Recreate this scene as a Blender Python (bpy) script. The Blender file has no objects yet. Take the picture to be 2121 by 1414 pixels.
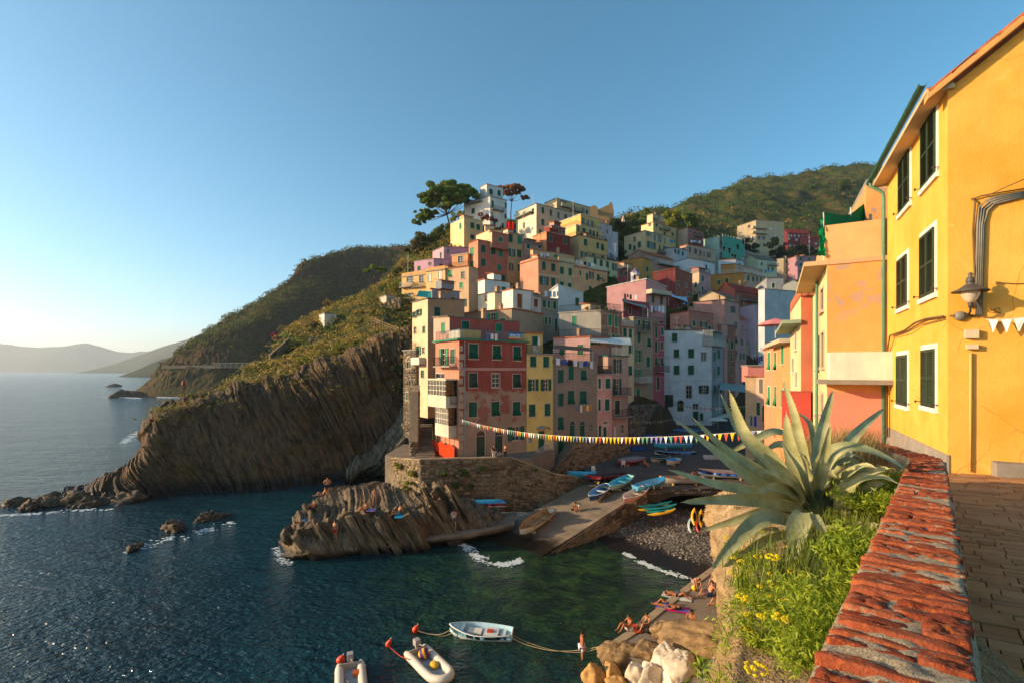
import bpy, bmesh, math, random
import numpy as np
from mathutils import Vector, Matrix
R = math.radians
S = bpy.context.scene
C = S.collection
# ---------------------------------------------------------------- camera, sky, sun, exposure
H, F, CX, HV = 15.5, 1000.0, 1060.5, 767.0        # eye height above the sea, focal length and horizon in photo pixels
cd = bpy.data.cameras.new('camera'); cam = bpy.data.objects.new('camera', cd); C.objects.link(cam)
cam.location = (0, 0, H); cam.rotation_euler = (R(90), 0, 0)
cd.sensor_width = 36; cd.lens = F/2121*36; cd.shift_y = (HV-707)/2121; cd.clip_start = .05; cd.clip_end = 40000
S.camera = cam
SUN_AZ, SUN_EL = R(-95.5), R(15.5)                 # azimuth clockwise from +Y
w = bpy.data.worlds.new('World'); S.world = w; w.use_nodes = True
nt = w.node_tree; bg = nt.nodes['Background']; sky = nt.nodes.new('ShaderNodeTexSky')
sky.sky_type = 'NISHITA'; sky.sun_disc = False; sky.sun_elevation = SUN_EL; sky.sun_rotation = SUN_AZ
sky.altitude = 1200; sky.air_density = 1.0; sky.dust_density = 2.3; sky.ozone_density = 2.4
hs_ = nt.nodes.new('ShaderNodeHueSaturation'); hs_.inputs['Saturation'].default_value = 1.18; hs_.inputs['Hue'].default_value = .478
nt.links.new(sky.outputs[0], hs_.inputs['Color']); nt.links.new(hs_.outputs[0], bg.inputs[0]); bg.inputs[1].default_value = .118
sd = bpy.data.lights.new('sun', 'SUN'); sun = bpy.data.objects.new('sun', sd); C.objects.link(sun)
sd.energy = 4.3; sd.angle = R(.6); sd.color = (1, .74, .45)
sdir = Vector((math.sin(SUN_AZ)*math.cos(SUN_EL), math.cos(SUN_AZ)*math.cos(SUN_EL), math.sin(SUN_EL)))
sun.rotation_euler = sdir.to_track_quat('Z', 'Y').to_euler(); sun.location = (-40, 0, 60)
S.view_settings.view_transform = 'Standard'; S.view_settings.look = 'None'; S.view_settings.gamma = 1
S.view_settings.exposure = 1.0
S.render.engine = 'CYCLES'; S.cycles.use_denoising = True
S.cycles.max_bounces = 6; S.cycles.volume_bounces = 0; S.cycles.transparent_max_bounces = 6
rnd = random.Random(7)

# ---------------------------------------------------------------- pixels to places
def X(u): return (u-CX)/F
def px(u, v, Y): return Vector((X(u)*Y, Y, H-(v-HV)/F*Y))
def pz(u, v, z):                                   # point of the level z seen at a pixel
    Y = (H-z)/((v-HV)/F); return Vector((X(u)*Y, Y, z))

# ---------------------------------------------------------------- noise
def _h(i, j, k, s):
    n = (i*374761393+j*668265263+k*2147483647+s*144665) & 0xffffffff
    n = ((n ^ (n >> 13))*1274126177) & 0xffffffff
    n = (n ^ (n >> 16))*2246822519 & 0xffffffff
    return ((n ^ (n >> 15)) & 0xffff)/32767.5-1
def vnoise(P, s=0):
    P = np.asarray(P, float); i = np.floor(P).astype(np.int64); f = P-i; f = f*f*(3-2*f); r = 0
    for a in (0, 1):
        wx = f[..., 0] if a else 1-f[..., 0]
        for b in (0, 1):
            wy = f[..., 1] if b else 1-f[..., 1]
            for c in (0, 1):
                wz = f[..., 2] if c else 1-f[..., 2]
                r = r+wx*wy*wz*_h(i[..., 0]+a, i[..., 1]+b, i[..., 2]+c, s)
    return r
def fbm(P, o=4, s=0, g=.5):
    P = np.asarray(P, float); r = 0; a = 1
    for k in range(o): r = r+a*vnoise(P*2**k, s+k); a *= g
    return r

# ---------------------------------------------------------------- materials
MC = {}
def lin(c):
    if isinstance(c, str):
        c = tuple(int(c[i:i+2], 16)/255 for i in (0, 2, 4))
        c = tuple(x/12.92 if x <= .04045 else ((x+.055)/1.055)**2.4 for x in c)
    return c
class NM:                                           # small node helper
    def __init__(s, name):
        s.m = bpy.data.materials.new(name); s.m.use_nodes = True; s.t = s.m.node_tree; s.b = s.t.nodes['Principled BSDF']
        s.g = None
    def n(s, k, **kw):
        n = s.t.nodes.new('ShaderNode'+k)
        for a, b in kw.items():
            if a.startswith('i_'):
                key = a[2:]; key = int(key) if key.isdigit() else key.replace('_', ' ')
                s.set(n.inputs[key], b)
            else: setattr(n, a, b)
        return n
    def set(s, sock, v):
        if hasattr(v, 'is_output'): s.t.links.new(v, sock)
        elif hasattr(v, 'outputs'): s.t.links.new(v.outputs[0], sock)
        else:
            if isinstance(v, (tuple, list)) and len(v) == 3 and sock.type == 'RGBA': v = (*v, 1)
            sock.default_value = v
    def co(s, kind='Object', scale=(1, 1, 1), rot=(0, 0, 0)):
        if s.g is None: s.g = s.n('TexCoord')
        return s.n('Mapping', i_Vector=s.g.outputs[kind], i_Scale=scale, i_Rotation=rot)
    def pos(s, scale=(1, 1, 1), rot=(0, 0, 0)):
        return s.n('Mapping', i_Vector=s.n('NewGeometry').outputs['Position'], i_Scale=scale, i_Rotation=rot)
    def noise(s, vec, scale, detail=4, rough=.6, dist=0):
        return s.n('TexNoise', i_Vector=vec, i_Scale=scale, i_Detail=detail, i_Roughness=rough, i_Distortion=dist).outputs['Fac']
    def ramp(s, fac, *st, mode='LINEAR'):
        r = s.n('ValToRGB', i_Fac=fac); e = r.color_ramp; e.interpolation = mode
        while len(e.elements) > 1: e.elements.remove(e.elements[-1])
        for i, (p, c) in enumerate(st):
            if isinstance(c, (int, float)): c = (c, c, c)
            q = e.elements[0] if i == 0 else e.elements.new(p)
            q.position = p; q.color = (*c[:3], 1)
        return r.outputs[0]
    def mix(s, f, a, b, t='MIX'):
        m = s.n('Mix', data_type='RGBA', blend_type=t)
        s.set(m.inputs[0], f); s.set(m.inputs[6], a); s.set(m.inputs[7], b); return m.outputs[2]
    def math(s, op, a, b=0.): return s.n('Math', operation=op, i_0=a, i_1=b).outputs[0]
    def bump(s, h, st=.5, d=.02):
        s.set(s.b.inputs['Normal'], s.n('Bump', i_Strength=st, i_Distance=d, i_Height=h).outputs[0])
    def fin(s, col=None, rough=.8, spec=.3, **kw):
        if col is not None: s.set(s.b.inputs['Base Color'], col)
        s.set(s.b.inputs['Roughness'], rough); s.b.inputs['Specular IOR Level'].default_value = spec
        for a, b in kw.items(): s.set(s.b.inputs[a.replace('_', ' ')], b)
        return s.m
def sc(c, f): return tuple(min(1, x*f) for x in c)
def plaster(col, wear=.35, name=None):
    """painted render: faded patches, rain streaks, grime spots"""
    key = ('pl', col, wear)
    if key in MC: return MC[key]
    c = lin(col); g_ = sum(c)/3; c = tuple(x*.9+g_*.1*k for x, k in zip(c, (1.08, 1, .9))); m = NM('plaster_'+(name or str(len(MC)))); p = m.pos()
    a = m.noise(p, .55, 5, .65); b = m.noise(m.pos((1.3, 1.3, .16)), 1.6, 4, .6); d = m.noise(p, 7, 3, .6)
    base = m.mix(m.ramp(a, (.3, 0), (.72, 1)), sc(c, .78), sc(c, 1.1))
    g = sum(c)/3; grey = (g*.55+.08, g*.52+.07, g*.46+.055)
    base = m.mix(m.math('MULTIPLY', m.ramp(b, (.47, 0), (.75, 1)), wear), base, grey)
    base = m.mix(m.math('MULTIPLY', m.ramp(d, (.56, 0), (.75, 1)), wear*.6), base, sc(c, .6))
    m.bump(m.noise(p, 18, 3, .7), .35, .02); MC[key] = m.fin(base, .88, .2); return MC[key]
def simple(name, col, rough=.6, spec=.3, var=.18, scale=3., metal=0., **kw):
    key = ('s', name)
    if key in MC: return MC[key]
    c = lin(col); m = NM(name); a = m.noise(m.pos(), scale, 4, .65)
    MC[key] = m.fin(m.mix(m.ramp(a, (.3, 0), (.7, 1)), sc(c, 1-var), sc(c, 1+var)), rough, spec, Metallic=metal, **kw); return MC[key]
def leafmat(name, col, col2, trans=.35):
    key = ('l', name)
    if key in MC: return MC[key]
    m = NM(name); a = m.noise(m.pos(), .9, 3, .6); r = m.n('NewGeometry').outputs['Random Per Island']
    f = m.math('ADD', m.math('MULTIPLY', a, .55), m.math('MULTIPLY', r, .45))
    col_ = m.mix(m.ramp(f, (.3, 0), (.75, 1)), lin(col), lin(col2))
    m.fin(col_, .6, .25)
    t = m.n('BsdfTranslucent', i_Color=col_); mx = m.n('MixShader', i_0=trans, i_1=m.b.outputs[0], i_2=t)
    m.t.links.new(mx.outputs[0], m.t.nodes['Material Output'].inputs[0]); MC[key] = m.m; return m.m
def rockmat(name, dark, lite, tilt=(0, 0, 0), sc_=(.25, .25, 3), bumpd=.12, ochre=None, strength=.8, wet=None):
    key = ('r', name)
    if key in MC: return MC[key]
    m = NM(name); p = m.n('Mapping', i_Vector=m.pos((1, 1, 1), tilt), i_Scale=sc_); a = m.noise(p, 1., 7, .7, .4); q = m.pos(); b = m.noise(q, .35, 5, .65); d = m.noise(q, 7, 5, .75)
    col = m.mix(m.ramp(a, (.36, 0), (.62, 1)), lin(dark), lin(lite))
    if ochre: col = m.mix(m.ramp(b, (.5, 0), (.66, .6)), col, lin(ochre))
    col = m.mix(m.ramp(d, (.5, 0), (.8, .55)), col, sc(lin(lite), 1.25))
    rough = .85
    if wet:
        z = m.n('SeparateXYZ', i_0=m.n('NewGeometry').outputs['Position']).outputs[2]
        zz = m.math('ADD', z, m.math('MULTIPLY', m.noise(q, .8, 3), .8)); f = m.ramp(m.math('MULTIPLY', zz, 1/wet), (.35, 1), (.75, 0))
        col = m.mix(f, col, sc(lin(dark), .45)); rough = m.mix(f, (.85,)*3, (.3,)*3)
    h = m.math('ADD', a, m.math('MULTIPLY', d, .35)); m.bump(h, strength, bumpd)
    MC[key] = m.fin(col, rough, .3); return MC[key]

# ---------------------------------------------------------------- meshes and objects
class MB:
    """collects faces; build() links them as one mesh object"""
    def __init__(s): s.v = []; s.f = []; s.mi = []
    def add(s, vs, fs, mi=0):
        o = len(s.v); s.v += [tuple(x) for x in vs]; s.f += [tuple(i+o for i in q) for q in fs]; s.mi += [mi]*len(fs); return s
    def quad(s, a, b, c, d, mi=0): return s.add((a, b, c, d), ((0, 1, 2, 3),), mi)
    def box(s, c, size, th=0, mi=0, m=None):
        x, y, z = (k/2 for k in size); M = m or (Matrix.Translation(c) @ Matrix.Rotation(th, 4, 'Z'))
        vs = [M @ Vector((sx*x, sy*y, sz*z)) for sz in (-1, 1) for sx, sy in ((-1, -1), (1, -1), (1, 1), (-1, 1))]
        return s.add(vs, ((3, 2, 1, 0), (4, 5, 6, 7), (0, 1, 5, 4), (1, 2, 6, 5), (2, 3, 7, 6), (3, 0, 4, 7)), mi)
    def prism(s, pts, z0, z1, mi=0, cap=True):
        n = len(pts); vs = [(p[0], p[1], z0) for p in pts]+[(p[0], p[1], z1) for p in pts]
        fs = [(i, (i+1) % n, n+(i+1) % n, n+i) for i in range(n)]
        if cap: fs += [tuple(range(n-1, -1, -1)), tuple(range(n, 2*n))]
        return s.add(vs, fs, mi)
    def tube(s, pts, r, k=6, mi=0, cap=True):
        pts = [Vector(p) for p in pts]; n = len(pts); rr = r if isinstance(r, (list, tuple)) else [r]*n; vs = []
        for i, p in enumerate(pts):
            t = (pts[min(i+1, n-1)]-pts[max(i-1, 0)]).normalized()
            a = t.cross(Vector((0, 0, 1)) if abs(t.z) < .95 else Vector((1, 0, 0))).normalized(); b = t.cross(a)
            vs += [p+(a*math.cos(j*2*math.pi/k)+b*math.sin(j*2*math.pi/k))*rr[i] for j in range(k)]
        fs = [(i*k+j, i*k+(j+1) % k, (i+1)*k+(j+1) % k, (i+1)*k+j) for i in range(n-1) for j in range(k)]
        if cap: fs += [tuple(range(k-1, -1, -1)), tuple((n-1)*k+j for j in range(k))]
        return s.add(vs, fs, mi)
    def lathe(s, prof, c, k=12, mi=0, axis=None):
        vs = [(c[0]+r*math.cos(j*2*math.pi/k), c[1]+r*math.sin(j*2*math.pi/k), c[2]+z) for r, z in prof for j in range(k)]
        fs = [(i*k+j, i*k+(j+1) % k, (i+1)*k+(j+1) % k, (i+1)*k+j) for i in range(len(prof)-1) for j in range(k)]
        fs += [tuple(range(k-1, -1, -1)), tuple((len(prof)-1)*k+j for j in range(k))]
        return s.add(vs, fs, mi)
    def mesh(s, name, mats, smooth=False):
        me = bpy.data.meshes.new(name); me.from_pydata(s.v, [], s.f)
        for m in (mats if isinstance(mats, (list, tuple)) else [mats]): me.materials.append(m)
        if any(s.mi): me.polygons.foreach_set('material_index', s.mi)
        if smooth: me.polygons.foreach_set('use_smooth', [True]*len(s.f))
        me.update(); return me
    def build(s, name, mats, parent=None, smooth=False, loc=None):
        """world-coordinate geometry; the object is placed at its parent's origin"""
        if loc is None and parent is None and s.v:
            a = np.array(s.v); loc = (a[:, 0].mean(), a[:, 1].mean(), a[:, 2].min())
        o_ = Vector(loc) if loc is not None else (worldloc(parent) if parent else Vector())
        if parent is not None and ROT.get(parent.name):
            iv = ROT[parent.name].inverted(); s.v = [tuple(iv @ Vector(p)) for p in s.v]
        else: s.v = [(p[0]-o_[0], p[1]-o_[1], p[2]-o_[2]) for p in s.v]
        ob = bpy.data.objects.new(name, s.mesh(name, mats, smooth)); C.objects.link(ob)
        if parent is None: ob.location = o_; LOC[ob.name] = o_
        else: ob.parent = parent; LOC[ob.name] = worldloc(parent); ROT[ob.name] = ROT.get(parent.name)
        return ob
LOC, ROT = {}, {}
def worldloc(o): return Vector(LOC.get(o.name, (0, 0, 0)))
def empty(name, loc, label=None, cat=None, group=None):
    o = bpy.data.objects.new(name, None); o.empty_display_size = .3; o.location = loc; C.objects.link(o); LOC[o.name] = Vector(loc)
    if label: tag(o, label, cat, group)
    return o
def tag(o, label=None, cat=None, group=None, kind=None):
    if label: o['label'] = label
    if cat: o['category'] = cat
    if group: o['group'] = group
    if kind: o['kind'] = kind
    return o
def inst(name, me, parent, M, world=True):
    """object sharing mesh data; M is its world matrix (parents are unrotated empties or meshes unless listed in ROT)"""
    o = bpy.data.objects.new(name, me); C.objects.link(o)
    if parent is not None:
        o.parent = parent; L = ROT.get(parent.name)
        M2 = (L.inverted() if L else Matrix.Translation(-worldloc(parent))) @ M
        o.matrix_local = M2; ROT[o.name] = M.copy(); LOC[o.name] = M.translation.copy()
    else: o.matrix_world = M; ROT[o.name] = M.copy(); LOC[o.name] = M.translation.copy()
    return o
def npmesh(name, V, Q, mat, smooth=True, parent=None, loc=None):
    """fast mesh from arrays; Q is (n,3) or (n,4)"""
    V = np.asarray(V, np.float32).reshape(-1, 3); Q = np.asarray(Q, np.int32); k = Q.shape[1]
    o_ = worldloc(parent) if parent else (Vector(loc) if loc is not None else Vector((0, 0, 0)))
    V = V-np.array(o_, np.float32); me = bpy.data.meshes.new(name)
    me.vertices.add(len(V)); me.vertices.foreach_set('co', V.ravel()); me.loops.add(Q.size); me.loops.foreach_set('vertex_index', Q.ravel())
    me.polygons.add(len(Q)); me.polygons.foreach_set('loop_start', np.arange(0, Q.size, k, dtype=np.int32))
    me.polygons.foreach_set('loop_total', np.full(len(Q), k, np.int32))
    if smooth: me.polygons.foreach_set('use_smooth', np.ones(len(Q), bool))
    me.update(calc_edges=True); me.validate()
    for m in (mat if isinstance(mat, (list, tuple)) else [mat]): me.materials.append(m)
    o = bpy.data.objects.new(name, me); C.objects.link(o)
    if parent: o.parent = parent
    else: o.location = o_
    LOC[o.name] = o_; return o
def gridq(nu, nv, wrap=False):
    i, j = np.meshgrid(np.arange(nu if wrap else nu-1), np.arange(nv-1), indexing='ij'); a = i*nv+j; b = ((i+1) % nu)*nv+j
    return np.stack([a, b, b+1, a+1], -1).reshape(-1, 4)
def cr(P, n):
    """resample a polyline (m,3) to n points, Catmull-Rom, by chord length"""
    P = np.asarray(P, float); d = np.r_[0, np.cumsum(np.linalg.norm(np.diff(P, axis=0), axis=1)+1e-6)]; t = np.linspace(0, d[-1], n)
    k = np.clip(np.searchsorted(d, t, 'right')-1, 0, len(P)-2); f = ((t-d[k])/(d[k+1]-d[k]))[:, None]
    p1, p2 = P[k], P[k+1]; p0, p3 = P[np.maximum(k-1, 0)], P[np.minimum(k+2, len(P)-1)]
    return .5*(2*p1+(p2-p0)*f+(2*p0-5*p1+4*p2-p3)*f**2+(3*p1-p0-3*p2+p3)*f**3)
def loft(rows, nu, nv):
    """rows: list of polylines (foot ... top); returns grid (nu, nv, 3)"""
    A = np.stack([cr(r, nu) for r in rows]); return np.stack([cr(A[:, i], nv) for i in range(nu)])
def normals(G):
    a = np.gradient(G, axis=0); b = np.gradient(G, axis=1); n = np.cross(a, b); return n/(np.linalg.norm(n, axis=-1, keepdims=True)+1e-9)
def leaves(name, P, N, size, mat, parent=None, up=0., aspect=2., seed=1, smooth=False, jit=.8):
    """a cloud of folded leaf faces at points P leaning along N"""
    g = np.random.default_rng(seed); P = np.asarray(P, float); n = len(P); N = np.asarray(N, float)+g.normal(0, jit, (n, 3)); N[:, 2] += up
    N /= np.linalg.norm(N, axis=1, keepdims=True)+1e-9; T = np.cross(N, g.normal(0, 1, (n, 3))); T /= np.linalg.norm(T, axis=1, keepdims=True)+1e-9
    B = np.cross(N, T); s = (np.asarray(size)*g.uniform(.6, 1.3, n))[:, None]
    V = np.stack([P-T*s*aspect/2, P+B*s/2+N*s*.12, P+T*s*aspect/2, P-B*s/2+N*s*.12], 1).reshape(-1, 3)
    return npmesh(name, V, np.arange(4*n).reshape(n, 4), mat, smooth, parent)
# ================================================================ sea, cliffs, hills
def cri(P, n):
    P = np.asarray(P, float); t = np.linspace(0, len(P)-1, n); k = np.clip(t.astype(int), 0, len(P)-2); f = (t-k)[:, None]
    p1, p2 = P[k], P[k+1]; p0, p3 = P[np.maximum(k-1, 0)], P[np.minimum(k+2, len(P)-1)]
    return .5*(2*p1+(p2-p0)*f+(2*p0-5*p1+4*p2-p3)*f**2+(3*p1-p0-3*p2+p3)*f**3)
def lofti(rows, nu, nv):
    A = np.stack([cri(r, nu) for r in rows]); return np.stack([cr(A[:, i], nv) for i in range(nu)])
def PX(*L): return [tuple(px(*q)) for q in L]
def PZ(*L): return [tuple(pz(*q)) for q in L]
def sheet(name, G, mat, smooth=True, kind='structure', parent=None):
    nu, nv = G.shape[:2]; o = npmesh(name, G.reshape(-1, 3), gridq(nu, nv), mat, smooth, parent)
    if kind: o['kind'] = kind
    return o
def strata(G, amp=1., freq=1., lean=.45, rot=0., seed=3, wob=1.):
    """slabby displacement: beds that run down the face, leaning"""
    s = G[..., 0]*math.cos(rot)+G[..., 1]*math.sin(rot); z = G[..., 2]
    wv = wob*fbm(G*.09, 3, seed+9); ph = (s+lean*z+wv*1.6)*freq; q = np.zeros_like(ph); zz = np.stack([ph*0, z*.12, q], -1)
    def n1(f, sd): return vnoise(np.stack([ph*f, z*.06+sd, G[..., 1]*.03], -1), sd)
    def stp(f, sd):
        p = ph*f; i = np.floor(p); fr = p-i; h = _h(i.astype(np.int64), np.floor(z*.23+_h(i.astype(np.int64), 0*i.astype(np.int64), 5, sd)*3).astype(np.int64), 1, sd)
        return h*np.clip(np.minimum(fr, 1-fr)*9, 0, 1)-.55*(np.minimum(fr, 1-fr) < .07)
    md_ = np.clip(.75+.9*fbm(G*.11+7, 3, seed+30), .12, 1.5); amp = amp*1.; led = np.floor(z*.42+1.5*fbm(G*[.1, .1, .05], 2, seed+31)); led = .35*_h(led.astype(np.int64), np.floor(s*.3).astype(np.int64), 3, seed+6)
    return amp*(.5*n1(.28, seed)+led+md_*(.40*stp(.5, seed+1)+.36*stp(1.3, seed+2)+.2*stp(2.9, seed+3))+.5*fbm(G*.13, 4, seed+4)+.12*fbm(G*.8, 3, seed+5))

# --- sea
m = NM('sea_water'); p = m.pos()
w1 = m.noise(m.pos((.34, .8, 1), (0, 0, R(-18))), .95, 3, .55, .35); w2 = m.noise(m.pos((.7, 1.25, 1), (0, 0, R(14))), 2.6, 3, .6, .2); w3 = m.noise(m.pos((.05, .11, 1), (0, 0, R(-10))), 1., 3, .5)
hgt = m.math('ADD', m.math('ADD', m.math('MULTIPLY', w1, .55), m.math('MULTIPLY', w2, .34)), m.math('MULTIPLY', w3, .9))
m.set(m.b.inputs['Normal'], m.n('Bump', i_Strength=1., i_Distance=.95, i_Height=hgt).outputs[0])
sep = m.n('SeparateXYZ', i_0=p); gx, gy = sep.outputs[0], sep.outputs[1]
# the shallow harbour has a green bed with stones; offshore the water is deep blue
dx = m.math('SUBTRACT', gx, 6.); dy = m.math('SUBTRACT', gy, 35.)
dd = m.math('SQRT', m.math('ADD', m.math('MULTIPLY', m.math('MULTIPLY', dx, dx), .9), m.math('MULTIPLY', dy, dy)))
shal = m.ramp(m.math('MULTIPLY', m.math('ADD', dd, m.math('MULTIPLY', m.noise(p, .12, 3), 8)), .04), (.40, 1), (.86, 0))
bed = m.mix(m.ramp(m.noise(p, .55, 4, .6, .6), (.42, 0), (.66, 1)), lin('15281c'), lin('2f4a24'))
bed = m.mix(m.ramp(m.noise(p, 2.2, 3, .7), (.66, 0), (.78, .55)), bed, lin('6f8a5c'))
col = m.mix(shal, m.mix(m.ramp(m.noise(p, .05, 3), (.35, 0), (.7, 1)), lin('08282f'), lin('0e3c44')), bed)
SEA = m.fin(col, .09, .5, IOR=1.333)
MBsea = MB().quad((-9000, -60, 0), (9000, -60, 0), (9000, 9500, 0), (-9000, 9500, 0))
tag(MBsea.build('sea', SEA, loc=(0, 0, 0)), kind='structure')

# --- rock and scrub materials
ROCK = rockmat('cliff_rock', '1d150c', '70563a', (0, R(30), 0), (3.4, .6, .3), .25, '7a5a2e', 1., wet=3.2)
ROCKN = rockmat('shore_rock', '2a2118', '8a775c', (0, R(30), 0), (5, 1.2, .5), .2, '70563a', 1., wet=1.6)
def scrubmat(name, g1, g2, earth, rock, slope=(.45, .62), sc_=.12):
    m = NM(name); p = m.pos(); nz = m.n('SeparateXYZ', i_0=m.n('NewGeometry').outputs['True Normal']).outputs[2]
    a = m.noise(p, sc_, 6, .68); b = m.noise(p, sc_*5, 5, .7); st = m.noise(m.pos((1.6, .6, .25), (0, R(-22), 0)), .55, 6, .7)
    g = m.mix(m.ramp(b, (.35, 0), (.68, 1)), lin(g1), lin(g2)); g = m.mix(m.ramp(a, (.5, 0), (.64, .8)), g, lin(earth))
    rk = m.mix(m.ramp(st, (.32, 0), (.7, 1)), sc(lin(rock), .55), sc(lin(rock), 1.3))
    f = m.ramp(m.math('ADD', nz, m.math('MULTIPLY', m.math('SUBTRACT', b, .5), .35)), (slope[0], 0), (slope[1], 1))
    m.bump(m.math('ADD', b, st), .9, 1.2); return m.fin(m.mix(f, rk, g), .95, .1)
SCRUB = scrubmat('scrub_hillside', '222f10', '525c26', '6a5530', '5a4a36')
SCRUBN = scrubmat('scrub_slope', '2c3814', '5d6228', '86683a', '6b5436', (.4, .6), .3)

# --- hills across the bay
def ridge(name, pts, Y, depth, seed, mat, nu=160, nv=40):
    top = np.array([px(u, v, Y+depth*.5) for u, v in pts]); foot = np.array([(px(u, v, Y)[0], Y, -3) for u, v in pts]); back = foot.copy(); back[:, 1] += depth; back[:, 0] *= (Y+depth)/Y
    mid = foot*.45+top*.55; mid[:, 1] -= depth*.08
    G = lofti([foot, mid, top, back], nu, nv); k = np.clip((G[..., 2]+3)/60, 0, 1)
    G += normals(G)*0; G[..., 2] += k*(fbm(G*[.0022, .0022, 0], 4, seed)*depth*.016)
    return sheet(name, G, mat)
FAR = simple('far_hill', '3f4630', .95, .05, .3, .004)
ridge('far_hills', [(-420, 735), (-260, 700), (-120, 690), (0, 712), (60, 724), (130, 718), (180, 716), (250, 733), (330, 730), (420, 742), (560, 750), (760, 758)], 5200, 1600, 4, FAR)
ridge('coast_hill', [(170, 772), (230, 757), (290, 737), (350, 714), (412, 695), (500, 660), (640, 620), (800, 600), (1000, 640)], 2900, 900, 6, FAR)
ridge('coast_point', [(258, 777), (290, 764), (335, 744), (400, 728), (520, 700), (700, 700)], 1150, 260, 8, simple('coast_scrub', '343a22', .95, .05, .35, .02))

# --- the next headland round the bay
rowsB = [PX((262, 822, 293), (330, 824, 283), (400, 822, 285), (470, 819, 292), (560, 814, 320), (700, 807, 360), (930, 802, 400)),
         PX((285, 805, 297), (332, 792, 293), (400, 790, 294), (490, 788, 300), (570, 786, 323), (715, 780, 363), (930, 775, 402)),
         PX((300, 788, 301), (340, 759, 304), (400, 758, 303), (510, 758, 308), (580, 758, 325), (720, 752, 365), (930, 747, 404)),
         PX((305, 784, 306), (345, 755, 310), (405, 754, 310), (512, 752, 314), (585, 750, 332), (722, 745, 372), (930, 740, 410)),
         PX((318, 770, 315), (365, 728, 322), (430, 700, 326), (500, 674, 333), (590, 650, 350), (740, 640, 385), (930, 630, 420)),
         PX((330, 754, 330), (395, 717, 342), (470, 674, 357), (560, 618, 372), (650, 572, 390), (760, 560, 410), (940, 560, 430)),
         PX((335, 750, 345), (400, 714, 362), (480, 666, 382), (590, 599, 400), (660, 546, 420), (745, 515, 440), (870, 526, 460)),
         PX((330, 768, 420), (400, 760, 450), (480, 745, 480), (590, 720, 500), (680, 690, 520), (760, 670, 540), (880, 660, 560))]
G = lofti(rowsB, 340, 230); nB = normals(G); nB *= np.sign(-nB[..., 1:2]+.2*nB[..., 2:3]+1e-6)
k = np.clip(G[..., 2]/12, .15, 1)[..., None]
rav = fbm(G*[.02, .02, .02], 5, 21); rel = 1-abs(rav)
G = G+nB*k*(2.6*fbm(G*.035, 5, 20)+4*(rel-.85)*np.clip((G[..., 2]-22)/20, 0, 1)+.9*strata(G, 1, .5, .3, 0, 25))[..., None]; G[..., 2] = np.maximum(G[..., 2], -2)
GB = G; sheet('next_headland', G, scrubmat('headland_ground', '222f10', '525c26', '6a5530', '54432f', (.62, .8)))
b = MB(); pts = [px(340+i*8.5, 758.5-.02*i, 304) for i in range(21)]
for a, c in zip(pts, pts[1:]): b.quad(a+Vector((0, -2.2, -1.2)), c+Vector((0, -2.2, -1.2)), c+Vector((0, -2.2, .6)), a+Vector((0, -2.2, .6))); b.quad(a+Vector((0, -2.2, .6)), c+Vector((0, -2.2, .6)), c+Vector((0, -1.7, .6)), a+Vector((0, -1.7, .6)))
tag(b.build('cliff_path_wall', simple('path_wall_stone', '8a7a66', .9, .1)), 'low pale wall of the footpath cut along the far headland', 'wall')
b = MB(); c0 = px(490, 757, 304)
b.box(c0+Vector((0, -1.5, 1.6)), (26, 3, .5)); b.box(c0+Vector((0, .2, .2)), (26, 1.2, 3.2))
for i in range(8): b.box(c0+Vector((-12+i*3.4, -2.7, .2)), (.5, .5, 3))
tag(b.build('path_gallery', simple('gallery_concrete', '8d8578', .9, .1)), 'long concrete gallery roofing the footpath on the far headland', 'gallery')

# --- village hill and the ridge behind it: one height field through points read off the picture
GP = [(-62, 52, -6), (-45, 95, 14), (-70, 110, 2), (-100, 140, -6), (-60, 170, -6), (-40, 230, 5), (0, 260, 40), (-10, 200, 40)]
GP += [tuple(px(*q)) for q in [(700, 634, 122), (660, 654, 118), (600, 690, 112), (566, 704, 107), (640, 690, 104), (530, 765, 92), (780, 600, 125), (835, 560, 122), (855, 520, 128), (880, 500, 132), (700, 745, 84), (545, 800, 76), (420, 836, 70),
    (850, 695, 84), (850, 690, 96), (640, 735, 92), (760, 660, 100), (790, 690, 92),
    (860, 770, 72), (900, 790, 66), (1000, 715, 76), (1100, 700, 80), (1200, 710, 80), (1290, 790, 76), (1350, 770, 88), (1400, 740, 99), (1300, 860, 75), (1380, 866, 92), (1480, 862, 95), (1540, 850, 99), (1600, 830, 100),
    (980, 620, 106), (1080, 610, 103), (1200, 630, 100), (1260, 650, 100), (1330, 655, 100), (1430, 660, 106), (1520, 690, 106), (1620, 690, 110), (1700, 700, 110),
    (920, 535, 117), (1000, 500, 124), (1100, 500, 136), (1190, 530, 128), (1250, 545, 124), (1300, 595, 118), (1400, 615, 124), (1480, 620, 134), (1590, 630, 130),
    (960, 470, 146), (920, 470, 140), (1040, 460, 156), (1150, 460, 162), (1250, 455, 190), (1285, 500, 175), (1330, 545, 158), (1400, 535, 172), (1450, 545, 188), (1560, 570, 215), (1650, 585, 222), (1720, 590, 222),
    (1310, 470, 240), (1400, 450, 270), (1500, 512, 275), (1600, 510, 280), (1700, 520, 290), (1500, 470, 330), (1650, 470, 340), (1500, 400, 450), (1400, 430, 400), (1330, 450, 360), (1580, 376, 500), (1650, 362, 540), (1720, 352, 580), (1830, 318, 620), (1950, 270, 640), (1700, 430, 430), (1850, 480, 330), (1900, 400, 480), (1850, 640, 200), (2100, 600, 240)]]
GP += [(90, 520, 110), (150, 620, 150), (330, 760, 190), (420, 700, 240)]
GP = np.array(GP)
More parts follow.
